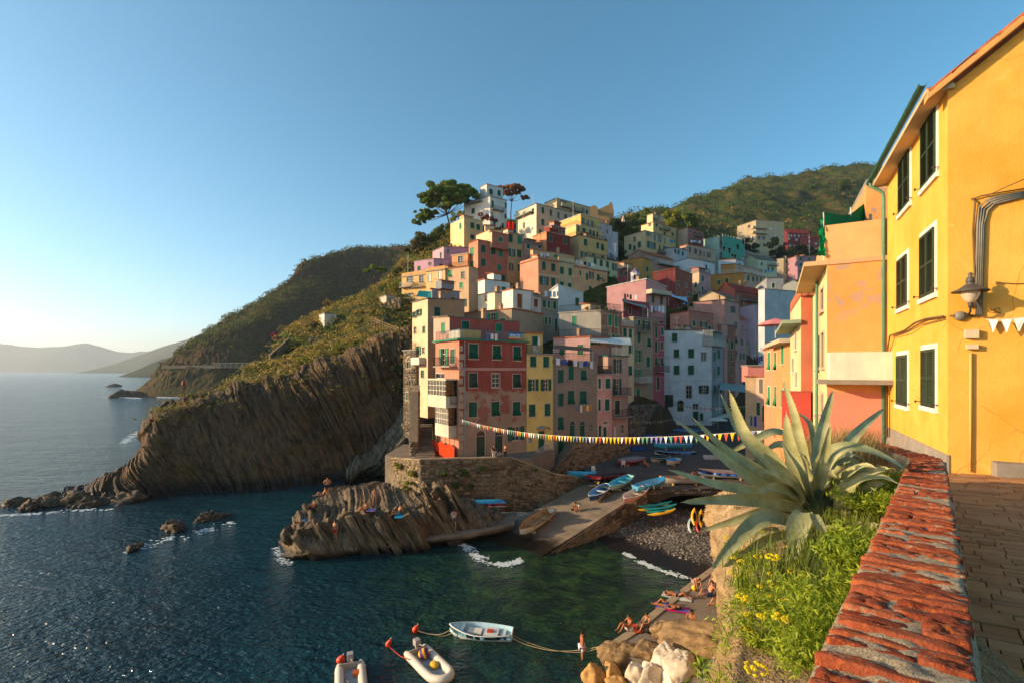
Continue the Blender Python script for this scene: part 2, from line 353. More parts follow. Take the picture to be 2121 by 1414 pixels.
def tps(P, Q, reg=.6):
    def U(r2): return r2*np.log(r2+1e-9)
    n = len(P); d = ((P[:, None, :2]-P[None, :, :2])**2).sum(-1)/1e4; K = U(d)+reg*1e-3*np.eye(n); A = np.c_[np.ones(n), P[:, :2]/100]
    w_ = np.linalg.solve(np.block([[K, A], [A.T, np.zeros((3, 3))]]), np.r_[P[:, 2], 0, 0, 0])
    q = Q.reshape(-1, 2); d = ((q[:, None]-P[None, :, :2])**2).sum(-1)/1e4
    return (U(d) @ w_[:n]+np.c_[np.ones(len(q)), q/100] @ w_[n:]).reshape(Q.shape[:-1])
def ground(x, y): return tps(GP, np.array([[x, y]], float))[0]
xs = np.r_[np.linspace(-75, 110, 150), np.linspace(111, 420, 110)]; ys = np.r_[np.linspace(66, 240, 150), np.linspace(242, 760, 130)]
gx_, gy_ = np.meshgrid(xs, ys, indexing='ij'); Z = tps(GP, np.stack([gx_, gy_], -1)); G = np.stack([gx_, gy_, Z], -1)
far = np.clip((gy_-220)/60, 0, 1)
G[..., 2] += fbm(G*[.07, .07, 0], 5, 31)*(1.1+2.6*far)+far*fbm(G*[.015, .015, 0], 4, 33)*6
cx = np.array([px(u, v, Y_) for u, v, Y_ in [(3, 1049, 55), (90, 1037, 57), (160, 1012, 58.5), (240, 985, 60), (292, 950, 61), (318, 872, 62.5), (400, 832, 66), (545, 797, 71), (700, 745, 76), (850, 690, 81)]])
yl = np.interp(gx_, cx[:, 0], cx[:, 1], left=60, right=72); zl = np.interp(gx_, cx[:, 0], cx[:, 2], left=-5, right=12)
yl = np.where(gx_ > -16.5, 74-np.clip((gx_+16.5)/6, 0, 1)*9, yl); cut = gy_ < yl+2.2
G[..., 2] = np.where(cut & (gx_ < 14), np.where(gx_ < -9, -9, np.minimum(G[..., 2], zl-7)), np.where((gx_ < -17) & (gy_ < yl+12), np.minimum(G[..., 2], zl+.2+(gy_-yl-2.2)*.55), G[..., 2]))
G[..., 2] = np.minimum(G[..., 2], (gx_+46+(gy_-66)*.32)*3); GV = G; sheet('village_hill', G, SCRUB)

# --- the near headland: tilted beds of dark rock
fo = PZ((4, 1058, -.6), (90, 1054, -.6), (160, 1055, -.6), (240, 1050, -.6), (300, 1040, -.6), (400, 1033, -.6), (520, 1026, -.6), (640, 1016, -.6), (740, 1000, -.6), (845, 985, -.6))
tp = PX((3, 1049, 55), (90, 1037, 57), (160, 1012, 58.5), (240, 985, 60), (292, 950, 61), (318, 872, 62.5), (400, 832, 66), (545, 797, 71), (700, 745, 76), (850, 690, 81))
md = [tuple(np.array(a)*.5+np.array(b_)*.5+np.array((0, -.9, 0))) for a, b_ in zip(fo, tp)]
bk = PX((0, 1052, 56.5), (88, 1042, 59), (158, 1020, 61), (236, 990, 63), (290, 955, 65), (330, 862, 69), (420, 826, 75), (560, 788, 82), (712, 738, 88), (852, 684, 92))
bb = [(x_, y_+8, z_-6-(3 if i < 5 else 0)) for i, (x_, y_, z_) in enumerate(bk)]
G = lofti([fo, md, tp, bk, bb], 900, 260); nn = normals(G); nn *= np.sign(-nn[..., 1:2]+nn[..., 2:3]+1e-6)
ku = np.clip(np.linspace(0, 1, 900)*6, .25, 1)[:, None]; G = G+nn*(strata(G, .8, 1.15, np.interp(G[..., 0], [-56, -40, -22], [1.05, .65, .32]), .2, 3, .7)*ku)[..., None]
sheet('near_headland', G, ROCK, False); GN = G

# --- the rocky point below the terrace
rows = [PZ((566, 1122, -.5), (580, 1150, -.5), (625, 1166, -.5), (690, 1166, -.5), (760, 1150, -.5), (840, 1142, -.5), (950, 1130, -.5), (1012, 1118, -.5)),
        PZ((584, 1112, 1.), (600, 1128, 1.1), (646, 1132, 1.2), (706, 1130, .9), (770, 1122, .9), (850, 1112, 1.1), (960, 1096, 1.2), (1024, 1088, 1.2)),
        PZ((608, 1078, 2.2), (636, 1056, 2.8), (690, 1062, 2.6), (740, 1062, 3.0), (800, 1060, 3.1), (860, 1068, 2.9), (950, 1062, 2.4), (1036, 1066, 1.5)),
        PZ((650, 1034, 3.0), (690, 1024, 3.4), (738, 1024, 3.6), (790, 1028, 3.6), (835, 1040, 3.5), (880, 1040, 3.3), (955, 1034, 2.9), (1046, 1050, 1.6)),
        PZ((664, 1024, 2.2), (702, 1014, 3.0), (752, 1006, 3.2), (800, 1004, 3.4), (850, 1018, 3.4), (890, 1015, 3.2), (970, 1020, 2.7), (1060, 1040, 1.6)),
        PZ((680, 1018, -.6), (720, 1008, .2), (770, 1000, 1.5), (815, 996, 2.6), (850, 1004, 3.), (900, 1000, 3.), (980, 1010, 2.6), (1070, 1030, 1.5))]
G = lofti(rows, 330, 170); nn = normals(G); nn *= np.sign(nn[..., 2:3]-.5*nn[..., 1:2]+1e-6)
G = G+nn*(strata(G, .42, 2.1, .55, .25, 13, .5))[..., None]; RP = sheet('rock_point', G, ROCKN, False); GR = G
def rock_slab(c, size, lean, yaw, seed, mat, parent, pitch=0.):
    g = np.random.default_rng(seed); n = (4, 9, 7); V = []; Q = []; a_ = [np.linspace(-1, 1, k_+1) for k_ in n]
    for ax in range(3):
        b_, c_ = [i for i in range(3) if i != ax]; B, C_ = np.meshgrid(a_[b_], a_[c_], indexing='ij')
        for sg in (-1, 1):
            P = np.zeros(B.shape+(3,)); P[..., ax] = sg; P[..., b_] = B; P[..., c_] = C_; q = gridq(*B.shape)+sum(len(v) for v in V); V.append(P.reshape(-1, 3)); Q.append(q if (sg > 0) == (ax != 1) else q[:, ::-1])
    V = np.concatenate(V); Q = np.concatenate(Q); tp_ = V[:, 2]
    V = V*np.array(size)/2; W_ = V+seed*3.7; V = V+np.stack([fbm(W_*1.6, 3, seed), fbm(W_*1.1, 3, seed+5), fbm(W_*.9, 3, seed+9)], -1)*np.array((.10, .28, .32))*min(1, size[1]/2)
    V[:, 2] += np.where(tp_ > .5, V[:, 1]*g.uniform(-.35, .15), 0)
    M = np.array(Matrix.Translation(c) @ Matrix.Rotation(yaw, 4, 'Z') @ Matrix.Rotation(lean, 4, 'Y') @ Matrix.Rotation(pitch, 4, 'X')); V = V @ M[:3, :3].T+M[:3, 3]
    return npmesh('rock_slab', V, Q, mat, False, parent)
k_ = 0
for (u0, v0, u1, v1, z0_, z1_, n_, hh) in [(600, 1130, 690, 1105, 1.0, 1.7, 9, (2., 3.4)), (640, 1066, 770, 1054, 2.2, 2.6, 14, (1.5, 2.3)), (735, 1112, 860, 1092, 1.3, 1.9, 16, (3.4, 4.6)), (770, 1062, 860, 1066, 2.2, 2.3, 9, (1.4, 2.2)), (850, 1085, 935, 1068, 1.7, 2.4, 11, (3., 4.6)), (888, 1040, 960, 1040, 3.2, 3.4, 9, (2.6, 4.4)), (960, 1082, 1040, 1070, 1.3, 1.5, 9, (.8, 1.5))]:
    for i in range(n_):
        t = (i+rnd.random()*.6)/n_; c_ = pz(u0+(u1-u0)*t, v0+(v1-v0)*t+rnd.uniform(-5, 5), z0_+(z1_-z0_)*t); h_ = rnd.uniform(*hh); rock_slab(c_+Vector((0, .7, -.3)), (rnd.uniform(.28, .62), rnd.uniform(1.4, 2.6), h_), R(rnd.uniform(-36, -24)), R(rnd.uniform(8, 30)), 300+k_, ROCKN, RP, R(rnd.uniform(-14, 2))); k_ += 1
# tilted beds that break out of the cove between the point and the headland
rows = [PZ((700, 1008, -.5), (760, 990, 0), (830, 975, 2)), PX((720, 985, 66), (780, 960, 67), (838, 935, 68)), PX((745, 955, 70), (800, 915, 71), (845, 880, 71)), PX((800, 905, 76), (835, 840, 77), (852, 790, 77))]
G = lofti(rows, 150, 150); nn = normals(G); nn *= np.sign(-nn[..., 1:2]+1e-6); G = G+nn*strata(G, .7, 1.3, -.9, .3, 43, .6)[..., None]
sheet('cove_rock', G, rockmat('cove_rock', '383228', '6e6654', (0, R(40), 0), (2.4, .6, .4), .15, None, .9, wet=2), False)

def boulder(name, c, size, seed, mat, n=18, rot=0, rough=.28, label=None, cat='rock', group=None, parent=None, cut=True):
    th, ph = np.meshgrid(np.linspace(0, 2*np.pi, 2*n, endpoint=False), np.linspace(.02, np.pi-.02, n), indexing='ij')
    D = np.stack([np.sin(ph)*np.cos(th), np.sin(ph)*np.sin(th), np.cos(ph)], -1); r = 1+rough*fbm(D*1.3+seed*7.1, 3, seed)
    if cut:
        g = np.random.default_rng(seed)
        for _ in range(9):
            d = g.normal(0, 1, 3); d /= np.linalg.norm(d); q = D @ d; lim = g.uniform(.55, .85); r = np.where(q*r > lim, lim/np.maximum(q, .05), r)
    r = r+.09*rough/.28*fbm(D*4+seed, 4, seed+1); P = D*r[..., None]*np.array(size); a = math.cos(rot), math.sin(rot)
    P = np.stack([P[..., 0]*a[0]-P[..., 1]*a[1], P[..., 0]*a[1]+P[..., 1]*a[0], P[..., 2]], -1)+np.array(c)
    o = npmesh(name, P.reshape(-1, 3), gridq(2*n, n, True), mat, False, parent, None if parent else tuple(c))
    if label: tag(o, label, cat, group)
    return o
WET = rockmat('wet_rock', '2a2119', '6e5a44', (0, R(20), 0), (1.5, 1.5, 1), .1, None, .9, wet=.9)
for i, (u, v, s, lb) in enumerate([(362, 1094, (1.3, .9, .95), 'wave-washed rock with a tall wet crown west of the rocky point'), (434, 1074, (1.6, .9, .75), 'broad wave-washed rock nearest the dark headland'), (278, 1134, (.95, .6, .4), 'small flat rock awash, farthest out of the three in the cove')]):
    q = pz(u, v, .1); boulder('sea_rock', q, s, 60+i, WET, 30, i, .75, lb, 'rock', 'rocks awash in the cove')
for i, (u, v, Y, s, lb) in enumerate([(250, 817, 283, (9, 6, 4.4), 'long low rock off the tip of the far headland'), (238, 799, 470, (8, 5, 3.2), 'small lone islet rock out in the bay'), (284, 816, 289, (8, 6, 4.4), 'hump of rock joined to the tip of the far headland')]):
    q = px(u, v, Y); boulder('sea_rock', (q[0], q[1], 0), s, 70+i, WET, 20, i, .4, lb)
for i, (u, v, z, s, r_, lb) in enumerate([(708, 1100, 1.5, (1.1, .7, 1.5), .4, 'tilted pale block leaning among the beds of the rocky point'), (690, 1128, .7, (2.7, .9, .75), -.1, 'long flat boulder at the water edge of the rocky point'), (722, 1120, .9, (.8, .7, .9), .7, 'rounded grey block wedged behind the long flat boulder'), (676, 1100, 1.2, (.7, .6, .9), .1, 'upright grey block left of the tilted pale block')]):
    boulder('boulder', pz(u, v, z), s, 80+i, ROCKN, 20, r_, .25, lb)
for i in range(26):                                # broken rocks strung along the low spit
    t = rnd.random(); u = 8+t*275; v = 1050-t*t*20+rnd.uniform(-6, 4); q = pz(u, v, .1); s = rnd.uniform(.4, 1.1)+t*.5
    boulder('spit_rock', (q[0], q[1]+rnd.uniform(0, 2), q[2]), (s*1.5, s, s*.9), 100+i, WET, 18, rnd.uniform(0, 3), .75, 'dark broken rock in the low spit running out from the headland', 'rock', 'broken rocks of the low spit')

# --- foam where the swell breaks: frothy raised patches
FOAM = simple('foam', 'c4cccc', .7, .2, .12, 9)
def foam(name, pts, wd, n, label, seed=1, size=.12):
    g = np.random.default_rng(seed); L = cr(np.array([tuple(pz(u, v, .03)) for u, v in pts]), 200); i = g.integers(0, 199, n); P = L[i]+0
    t = L[i+1]-L[i]; nr = np.stack([-t[:, 1], t[:, 0], 0*t[:, 0]], -1); nr /= np.linalg.norm(nr, axis=1, keepdims=True)+1e-9
    prof = .35+.65*np.sin(np.linspace(0, np.pi, 200))[i]*(.6+.4*vnoise(np.stack([i*.06, 0*i, 0*i], -1), seed))
    off = g.normal(0, 1, n)*wd*prof; br = fbm(np.stack([i*.11, off/wd*.8, 0*off], -1), 3, seed+3); keep_ = br > .0; P = P+nr*off[:, None]; P, s_k, off = P[keep_], keep_, off[keep_]; n = len(P); P[:, :2] += g.normal(0, .12, (n, 2)); s = size*g.uniform(.3, 1.2, n)*np.clip(1.2-abs(off)/(2.2*wd), .2, 1)
    V = []; Q = []
    for j, (q, r_) in enumerate(zip(P, s)):
        o = len(V); a0 = g.uniform(0, 6)
        V += [(q[0]+math.cos(a0+k_*1.2566)*r_*1.3, q[1]+math.sin(a0+k_*1.2566)*r_*.8, .008) for k_ in range(5)]+[(q[0], q[1], .02+r_*.28)]
        Q += [(o+k_, o+(k_+1) % 5, o+5) for k_ in range(5)]
    return tag(npmesh(name, V, Q, FOAM, True), label, 'foam', kind='stuff')
foam('breaking_foam', [(948, 1122), (965, 1130), (985, 1146), (1010, 1160), (1045, 1168), (1080, 1158)], .36, 1300, 'curl of white foam washing off the foot of the slipway', 3)
foam('breaking_foam', [(1298, 1146), (1330, 1163), (1365, 1178), (1400, 1188), (1432, 1196)], .16, 1000, 'thin line of white foam running up the pebble beach', 5, .11)
foam('breaking_foam', [(262, 1142), (320, 1120), (370, 1112), (440, 1092), (480, 1080)], .9, 420, 'scattered froth around the rocks awash in the cove', 7, .14)
foam('breaking_foam', [(5, 1066), (90, 1062), (150, 1056), (230, 1054)], .5, 330, 'froth along the low spit of the headland', 9, .16)
foam('breaking_foam', [(330, 822), (365, 823), (400, 821), (425, 818)], 1.6, 900, 'surf at the foot of the far headland', 11, .9)
foam('breaking_foam', [(205, 822), (240, 822), (290, 824)], 1.2, 500, 'surf around the rock off the far headland', 13, .7)
foam('breaking_foam', [(255, 918), (280, 900), (300, 888), (308, 880)], .9, 500, 'froth at the seaward side of the near headland', 15, .3)
foam('breaking_foam', [(572, 1132), (585, 1156), (605, 1168)], .3, 300, 'froth at the tip of the rocky point', 17, .1)
# ================================================================ harbour: terrace, slipway, square, vault, beach, quay, near cliff
def stonemat(name, c1, c2, mortar, scale=1.):
    key = ('st', name)
    if key in MC: return MC[key]
    m = NM(name); p = m.pos(); r = m.n('NewGeometry').outputs['Random Per Island']; a = m.noise(p, 2.2, 5, .7); b_ = m.noise(p, .35, 4, .6); d = m.noise(p, 14, 3, .7)
    col = m.mix(m.ramp(m.math('ADD', m.math('MULTIPLY', r, .6), m.math('MULTIPLY', a, .4)), (.25, 0), (.8, 1)), lin(c1), lin(c2))
    col = m.mix(m.ramp(b_, (.48, 0), (.68, .75)), col, lin(mortar)); col = m.mix(m.ramp(d, (.6, 0), (.8, .4)), col, sc(lin(c1), .5))
    m.bump(m.math('ADD', d, a), .6, .03); MC[key] = m.fin(col, .92, .15); return MC[key]
STONE = stonemat('rubble_stone', '544534', '978468', '8f8068'); MORTAR = simple('wall_mortar', '6f5f4a', .95, .1, .3, 1.5)
STONEG = stonemat('grey_rubble', '4a4238', '8a7c68', '6f675a')
def stonework(name, a, b_, c, d, mat, parent, rh=(.16, .34), ln=(.22, .75), pr=(.01, .09), seed=1, skip=None):
    """irregular courses of stone blocks proud of the patch a,b (bottom) c,d (top right, top left)"""
    g = random.Random(seed); a, b_, c, d = map(Vector, (a, b_, c, d)); n = (b_-a).cross(d-a).normalized(); V = []; Q = []; hL = max((d-a).length, (c-b_).length); z = 0
    while z < hL:
        h = g.uniform(*rh); t0, t1 = z/hL, min(1, (z+h-.025)/hL); z += h; W = ((b_-a)*(1-t0)+(c-d)*t0).length; s = -g.random()*.4
        if t1-t0 < .004: break
        while s < W:
            l = g.uniform(*ln); s0, s1 = max(0, s/W), min(1, (s+l-.025)/W); s += l
            if s1-s0 < .03/W: continue
            P = lambda S_, T_: (a*(1-S_)+b_*S_)*(1-T_)+(d*(1-S_)+c*S_)*T_
            if skip and skip(P((s0+s1)/2, (t0+t1)/2)): continue
            e = g.uniform(*pr); k_ = .018; j = [g.uniform(-.02, .02) for _ in range(4)]; o = len(V)
            q = [P(s0, t0+j[0]/hL), P(s1, t0+j[1]/hL), P(s1, t1+j[2]/hL), P(s0, t1+j[3]/hL)]; cn = (q[0]+q[1]+q[2]+q[3])/4
            V += [p-n*.03 for p in q]+[p+(cn-p).normalized()*k_*1.6+n*e*g.uniform(.7, 1.1) for p in q]
            Q += [(o+4, o+5, o+6, o+7)]+[(o+i, o+(i+1) % 4, o+4+(i+1) % 4, o+4+i) for i in range(4)]
    return tag(npmesh(name, V, Q, mat, False, parent), kind='stuff')
def stonewall(name, pts, tops, bots, label, mat=None, thick=.6, seed=1, coping=True, cat='wall', **kw):
    """rubble wall along pts (x,y); tops and bots give z at each point"""
    c = Vector((sum(p[0] for p in pts)/len(pts), sum(p[1] for p in pts)/len(pts), min(bots))); e = empty(name, c, label, cat); core = MB(); cop = []
    for i in range(len(pts)-1):
        p, q = Vector((*pts[i], 0)), Vector((*pts[i+1], 0)); d = (q-p).normalized(); n = Vector((d.y, -d.x, 0)); bk_ = -n*thick
        A, B, B2, A2 = [Vector((p.x, p.y, z)) for z in (bots[i], tops[i])], [Vector((q.x, q.y, z)) for z in (bots[i+1], tops[i+1])], None, None
        vs = [A[0], B[0], B[1], A[1], A[0]+bk_, B[0]+bk_, B[1]+bk_, A[1]+bk_]
        core.add(vs, ((0, 1, 2, 3), (5, 4, 7, 6), (3, 2, 6, 7), (1, 5, 6, 2), (4, 0, 3, 7)))
        stonework('stones', A[0], B[0], B[1], A[1], mat or STONE, e, seed=seed+i*7, **kw)
        if coping:
            L = (q-p).length; s = 0
            while s < L:
                l = min(rnd.uniform(.5, 1.), L-s+.02); m0, m1 = s/L, min(1, (s+l-.02)/L); z0, z1 = tops[i]*(1-m0)+tops[i+1]*m0, tops[i]*(1-m1)+tops[i+1]*m1; s += l
                P0, P1 = p.lerp(q, m0), p.lerp(q, m1); up = Vector((0, 0, rnd.uniform(.07, .12))); f = n*rnd.uniform(.04, .1); g0 = bk_-n*.05
                v0 = [Vector((P0.x, P0.y, z0+.004))+f, Vector((P1.x, P1.y, z1+.004))+f, Vector((P1.x, P1.y, z1+.004))+g0, Vector((P0.x, P0.y, z0+.004))+g0]
                cop.append(v0+[x_+up for x_ in v0])
    core.build('wall_core', MORTAR, e)
    for v0 in cop: MB().add(v0, ((3, 2, 1, 0), (4, 5, 6, 7), (0, 1, 5, 4), (1, 2, 6, 5), (2, 3, 7, 6), (3, 0, 4, 7))).build('coping_stone', STONEG if mat else COPE, e)
    return e
COPE = simple('coping', '9a8468', .9, .15, .2, 2)
xy = lambda q: (q[0], q[1])
tA, tC, tB, tD, tE = px(811, 949, 52.5), px(870, 952, 48), px(1060, 948, 51), px(1150, 982, 52), px(1217, 990, 54.2)
stonewall('terrace_wall', [xy(tA), xy(tC), xy(tB), xy(tD), xy(tE)], [tA.z, tC.z, tB.z, tD.z, tE.z], [2.2, 1.2, .6, .3, .3], 'rubble stone retaining wall of the terrace under the red house', seed=5)
CONC = None
m = NM('harbour_concrete'); p = m.pos(); a = m.noise(p, .5, 5, .65); b_ = m.noise(p, 4, 4, .7); r = m.n('NewGeometry').outputs['Random Per Island']
col = m.mix(m.ramp(a, (.3, 0), (.7, 1)), lin('645849'), lin('8c7c68')); col = m.mix(m.ramp(b_, (.52, 0), (.75, .6)), col, lin('5a4d40'))
z_ = m.n('SeparateXYZ', i_0=m.n('NewGeometry').outputs['Position']).outputs[2]
wetf = m.ramp(m.math('ADD', z_, m.math('MULTIPLY', a, .5)), (.65, 1), (1.0, 0)); col = m.mix(wetf, col, lin('1f1a12'))
m.bump(b_, .4, .03); CONC = m.fin(col, m.mix(wetf, (.9,)*3, (.35,)*3), .3)
ASPH = simple('square_paving', '55504b', .9, .15, .2, .6)
b = MB(); tz = 6.05
fl = [xy(tA+Vector((.5, .5, 0))), xy(tC+Vector((.2, .5, 0))), xy(tB+Vector((0, .5, 0))), (2.2, 52.2), (4.6, 59), (-3, 62), (-14, 62), (-14.2, 54)]
b.prism(fl, 3, tz); tag(b.build('terrace_floor', CONC), kind='structure')
# stairs up the side of the red house and the stone walls beside them
e = empty('side_stairs', (-9.3, 54, 6), 'flight of worn stone steps climbing left of the red house', 'stairs')
for i in range(14):
    y = 52.6+i*.62; b = MB(); b.box((-9.4-.13*i, y, 6.06+.2*i+.09-.6), (2.1, .66, 1.2)); b.build('step', CONC, e)
stonewall('stair_wall', [(-12.2, 59.6), (-11.9, 56.8), (-11.3, 53.4), (-10.5, 53.5), (-11.1, 58)], [13.6, 12.9, 7.6, 7.6, 13], [1.5]*5, 'tall sunlit stone wall beside the stairs', seed=31, thick=.8)
# slipway: slabs on a sloping bed
LR, LT, RT, LL = Vector((1.6, 39.6, -.35)), Vector((8.6, 54.4, 3.05)), Vector((13.6, 48.9, 3.4)), Vector((-4.2, 43.6, -.35))
def bil(s, t): return (LL*(1-s)+LR*s)*(1-t)+(LT*(1-s)+RT*s)*t
e = tag(bpy.data.objects.new('slipway', None), kind='structure'); C.objects.link(e); e.location = (4, 46, 0); LOC[e.name] = Vector((4, 46, 0))
dn = Vector((0, 0, -.12)); ns, ntr = 3, 17
bd = MB(); q = [bil(0, 0), bil(1, 0), bil(1, 1), bil(0, 1)]; bd.add([p_+dn*.5 for p_ in q]+[Vector((p_.x, p_.y, -1.5)) for p_ in q], ((0, 1, 2, 3), (4, 5, 1, 0), (5, 6, 2, 1), (6, 7, 3, 2), (7, 4, 0, 3))); bd.build('slipway_bed', CONC, e)
for j in range(ntr):
    cuts = [0, .3+rnd.uniform(-.05, .05), .66+rnd.uniform(-.05, .05), .93, 1]
    for i in range(4):
        s0, s1, t0, t1 = cuts[i]+.004, cuts[i+1]-.004, j/ntr+.0025, (j+1)/ntr-.0025; up = Vector((0, 0, rnd.uniform(-.012, .014)+(.09 if i == 3 else 0)))
        v = [bil(s0, t0)+up, bil(s1, t0)+up, bil(s1, t1)+up, bil(s0, t1)+up]
        MB().add([x_+dn for x_ in v]+v, ((4, 5, 6, 7), (0, 1, 5, 4), (1, 2, 6, 5), (2, 3, 7, 6), (3, 0, 4, 7))).build('kerb' if i == 3 else 'slab', CONC, e)
stonework('side_stones', (1.7, 39.65, -1), (13.7, 48.95, -1), (13.7, 48.95, 3.3), (1.7, 39.65, -.38), STONEG, e, rh=(.3, .5), ln=(.4, 1.1), seed=12)
# ledge in front of the rocky point
rows = [PZ((790, 1146, -.4), (860, 1140, -.4), (960, 1128, -.4), (1068, 1108, -.4)), PZ((800, 1134, .55), (862, 1120, .8), (960, 1106, 1.), (1066, 1086, 1.1)), PZ((812, 1124, .8), (866, 1104, 1.05), (958, 1086, 1.1), (1070, 1072, 1.15)), PZ((830, 1112, .8), (880, 1088, 1.1), (958, 1070, 1.1), (1072, 1060, 1.1))]
G = lofti(rows, 90, 40); G += .05*np.stack([fbm(G*.9, 3, 5), fbm(G*.9, 3, 6), fbm(G*1.3, 4, 7)], -1); sheet('shore_ledge', G, CONC)
b = MB(); rows = [(8., 30, 50.2, 3.42), (8.4, 32, 54.5, 3.5), (9, 34, 62, 4.0), (13, 40, 75, 5.1), (14, 44, 88, 6.1), (16, 50, 100, 6.8)]
for (x0, x1, y0, z0), (x2, x3, y1, z1) in zip(rows, rows[1:]): b.quad((x0, y0, z0), (x1, y0, z0), (x3, y1, z1), (x2, y1, z1))
b.quad((13.6, 48.9, 3.42), (24, 50, 3.42), (30, 50.2, 3.42), (8.6, 50.2, 3.42)); tag(b.build('harbour_square', ASPH), kind='structure')
# vault under the square
e = empty('boat_vault', (18, 50, 0), 'dark stone vault under the square where kayaks hang', 'vault'); b = MB(); a0, a1 = Vector((13.55, 48.95, 0)), Vector((24.5, 50.2, 0)); dv = (a1-a0).normalized(); nb = Vector((-dv.y, dv.x, 0)); L = (a1-a0).length; N = 26
def arch(s): return 2.75-1.5*abs((s-4.6)/4.2)**3 if .5 < s < 8.8 else -1.2
for i in range(N):
    s0, s1 = L*i/N, L*(i+1)/N; z0, z1 = arch((s0+s1)/2), arch((s0+s1)/2); p_, q = a0+dv*s0, a0+dv*s1; up = lambda v, z: Vector((v.x, v.y, z))
    b.quad(up(p_, z0), up(q, z0), up(q, 3.40), up(p_, 3.40))
    if z0 > -1: b.quad(up(p_, z0), up(p_+nb*9, z0), up(q+nb*9, z0), up(q, z0)); b.quad(up(p_+nb*9, -1), up(q+nb*9, -1), up(q+nb*9, z0), up(p_+nb*9, z0))
for s in (.55, 8.75): p_ = a0+dv*s; b.quad(up(p_, -1), up(p_+nb*9, -1), up(p_+nb*9, 2.7), up(p_, 2.7))
b.build('vault_wall', simple('vault_stone', '4b4136', .95, .1, .35, 1.2), e)
stonework('stones', a0+dv*8.9+Vector((0, 0, -.5)), a1+Vector((0, 0, -.5)), a1+Vector((0, 0, 3.35)), a0+dv*8.9+Vector((0, 0, 3.35)), STONEG, e, seed=22, rh=(.25, .4))
stonework('arch_stones', a0+Vector((0, 0, 2.9)), a1+Vector((0, 0, 2.9)), a1+Vector((0, 0, 3.38)), a0+Vector((0, 0, 3.38)), STONEG, e, seed=23, rh=(.22, .25))
# pebble beach
xs = np.linspace(2, 24, 70); ys = np.linspace(35, 58, 70); gx2, gy2 = np.meshgrid(xs, ys, indexing='ij'); zb = .1*((gx2-9.7)*.79+(gy2-40.9)*.61); zb = np.minimum(zb, .6+.02*zb)+.05*fbm(np.stack([gx2, gy2, 0*gx2], -1)*.8, 3, 9)
m = NM('pebbles'); p = m.pos(); vo = m.n('TexVoronoi', i_Vector=p, i_Scale=7.); cc = m.ramp(vo.outputs['Color'], (.1, lin('2c2925')), (.5, lin('5b554d')), (.9, lin('857c70')))
z_ = m.n('SeparateXYZ', i_0=p).outputs[2]; wf = m.ramp(m.math('ADD', z_, m.math('MULTIPLY', m.noise(p, .7), .4)), (.38, 1), (.6, 0))
m.bump(vo.outputs['Distance'], .8, .06); PEB = m.fin(m.mix(wf, cc, lin('1d1915')), m.mix(wf, (.85,)*3, (.3,)*3), .3)
sheet('pebble_beach', np.stack([gx2, gy2, zb], -1), PEB)
g = np.random.default_rng(3); V = []; Q = []
for i in range(2600):
    x_, y_ = g.uniform(10, 23), g.uniform(37, 52); h_ = .1*((x_-9.7)*.79+(y_-40.9)*.61)
    if not .22 < h_ < 1.4: continue
    h_ = min(h_, .6+.02*h_); s = g.uniform(.04, .13); o = len(V); a0_ = g.uniform(0, 6)
    V += [(x_+math.cos(a0_+k_*1.0472)*s*1.3, y_+math.sin(a0_+k_*1.0472)*s, h_) for k_ in range(6)]+[(x_+math.cos(a0_+k_*1.0472)*s*.8, y_+math.sin(a0_+k_*1.0472)*s*.6, h_+s*.8) for k_ in range(6)]
    Q += [(o+k_, o+(k_+1) % 6, o+6+(k_+1) % 6, o+6+k_) for k_ in range(6)]+[(o+6, o+7, o+8, o+9), (o+6, o+9, o+10, o+11)]
PB2 = stonemat('pebble_stones', '3f3b35', '8a8174', '645e55'); tag(npmesh('pebble_stones', V, Q, PB2, True), 'loose grey pebbles on the beach below the square', 'pebbles', kind='stuff')
# concrete quay with sunbathers
b = MB(); q = [pz(1482, 1170, 1.12), pz(1418, 1217, 1.12), pz(1360, 1262, 1.12), pz(1305, 1306, 1.12), pz(1262, 1334, 1.1), pz(1300, 1360, 1.1), pz(1480, 1400, 1.1), pz(1640, 1340, 1.12), pz(1600, 1200, 1.12), pz(1520, 1150, 1.12)]
b.prism([xy(p_) for p_ in q], -1.5, 1.12); tag(b.build('quay', CONC), kind='structure')
b = MB()
for p_, q_ in zip(q[:4], q[1:5]):
    d = (q_-p_).normalized(); n = Vector((d.y, -d.x, 0)); n = n if n.x < 0 else -n
    b.add([p_+n*.06, q_+n*.06, q_-n*.4, p_-n*.4]+[x_+Vector((0, 0, .06)) for x_ in (p_+n*.06, q_+n*.06, q_-n*.4, p_-n*.4)], ((4, 5, 6, 7), (0, 1, 5, 4), (1, 2, 6, 5), (2, 3, 7, 6), (3, 0, 4, 7)))
tag(b.build('quay_edge', simple('quay_edge', 'a08c70', .9, .15, .2, 2)), kind='structure')
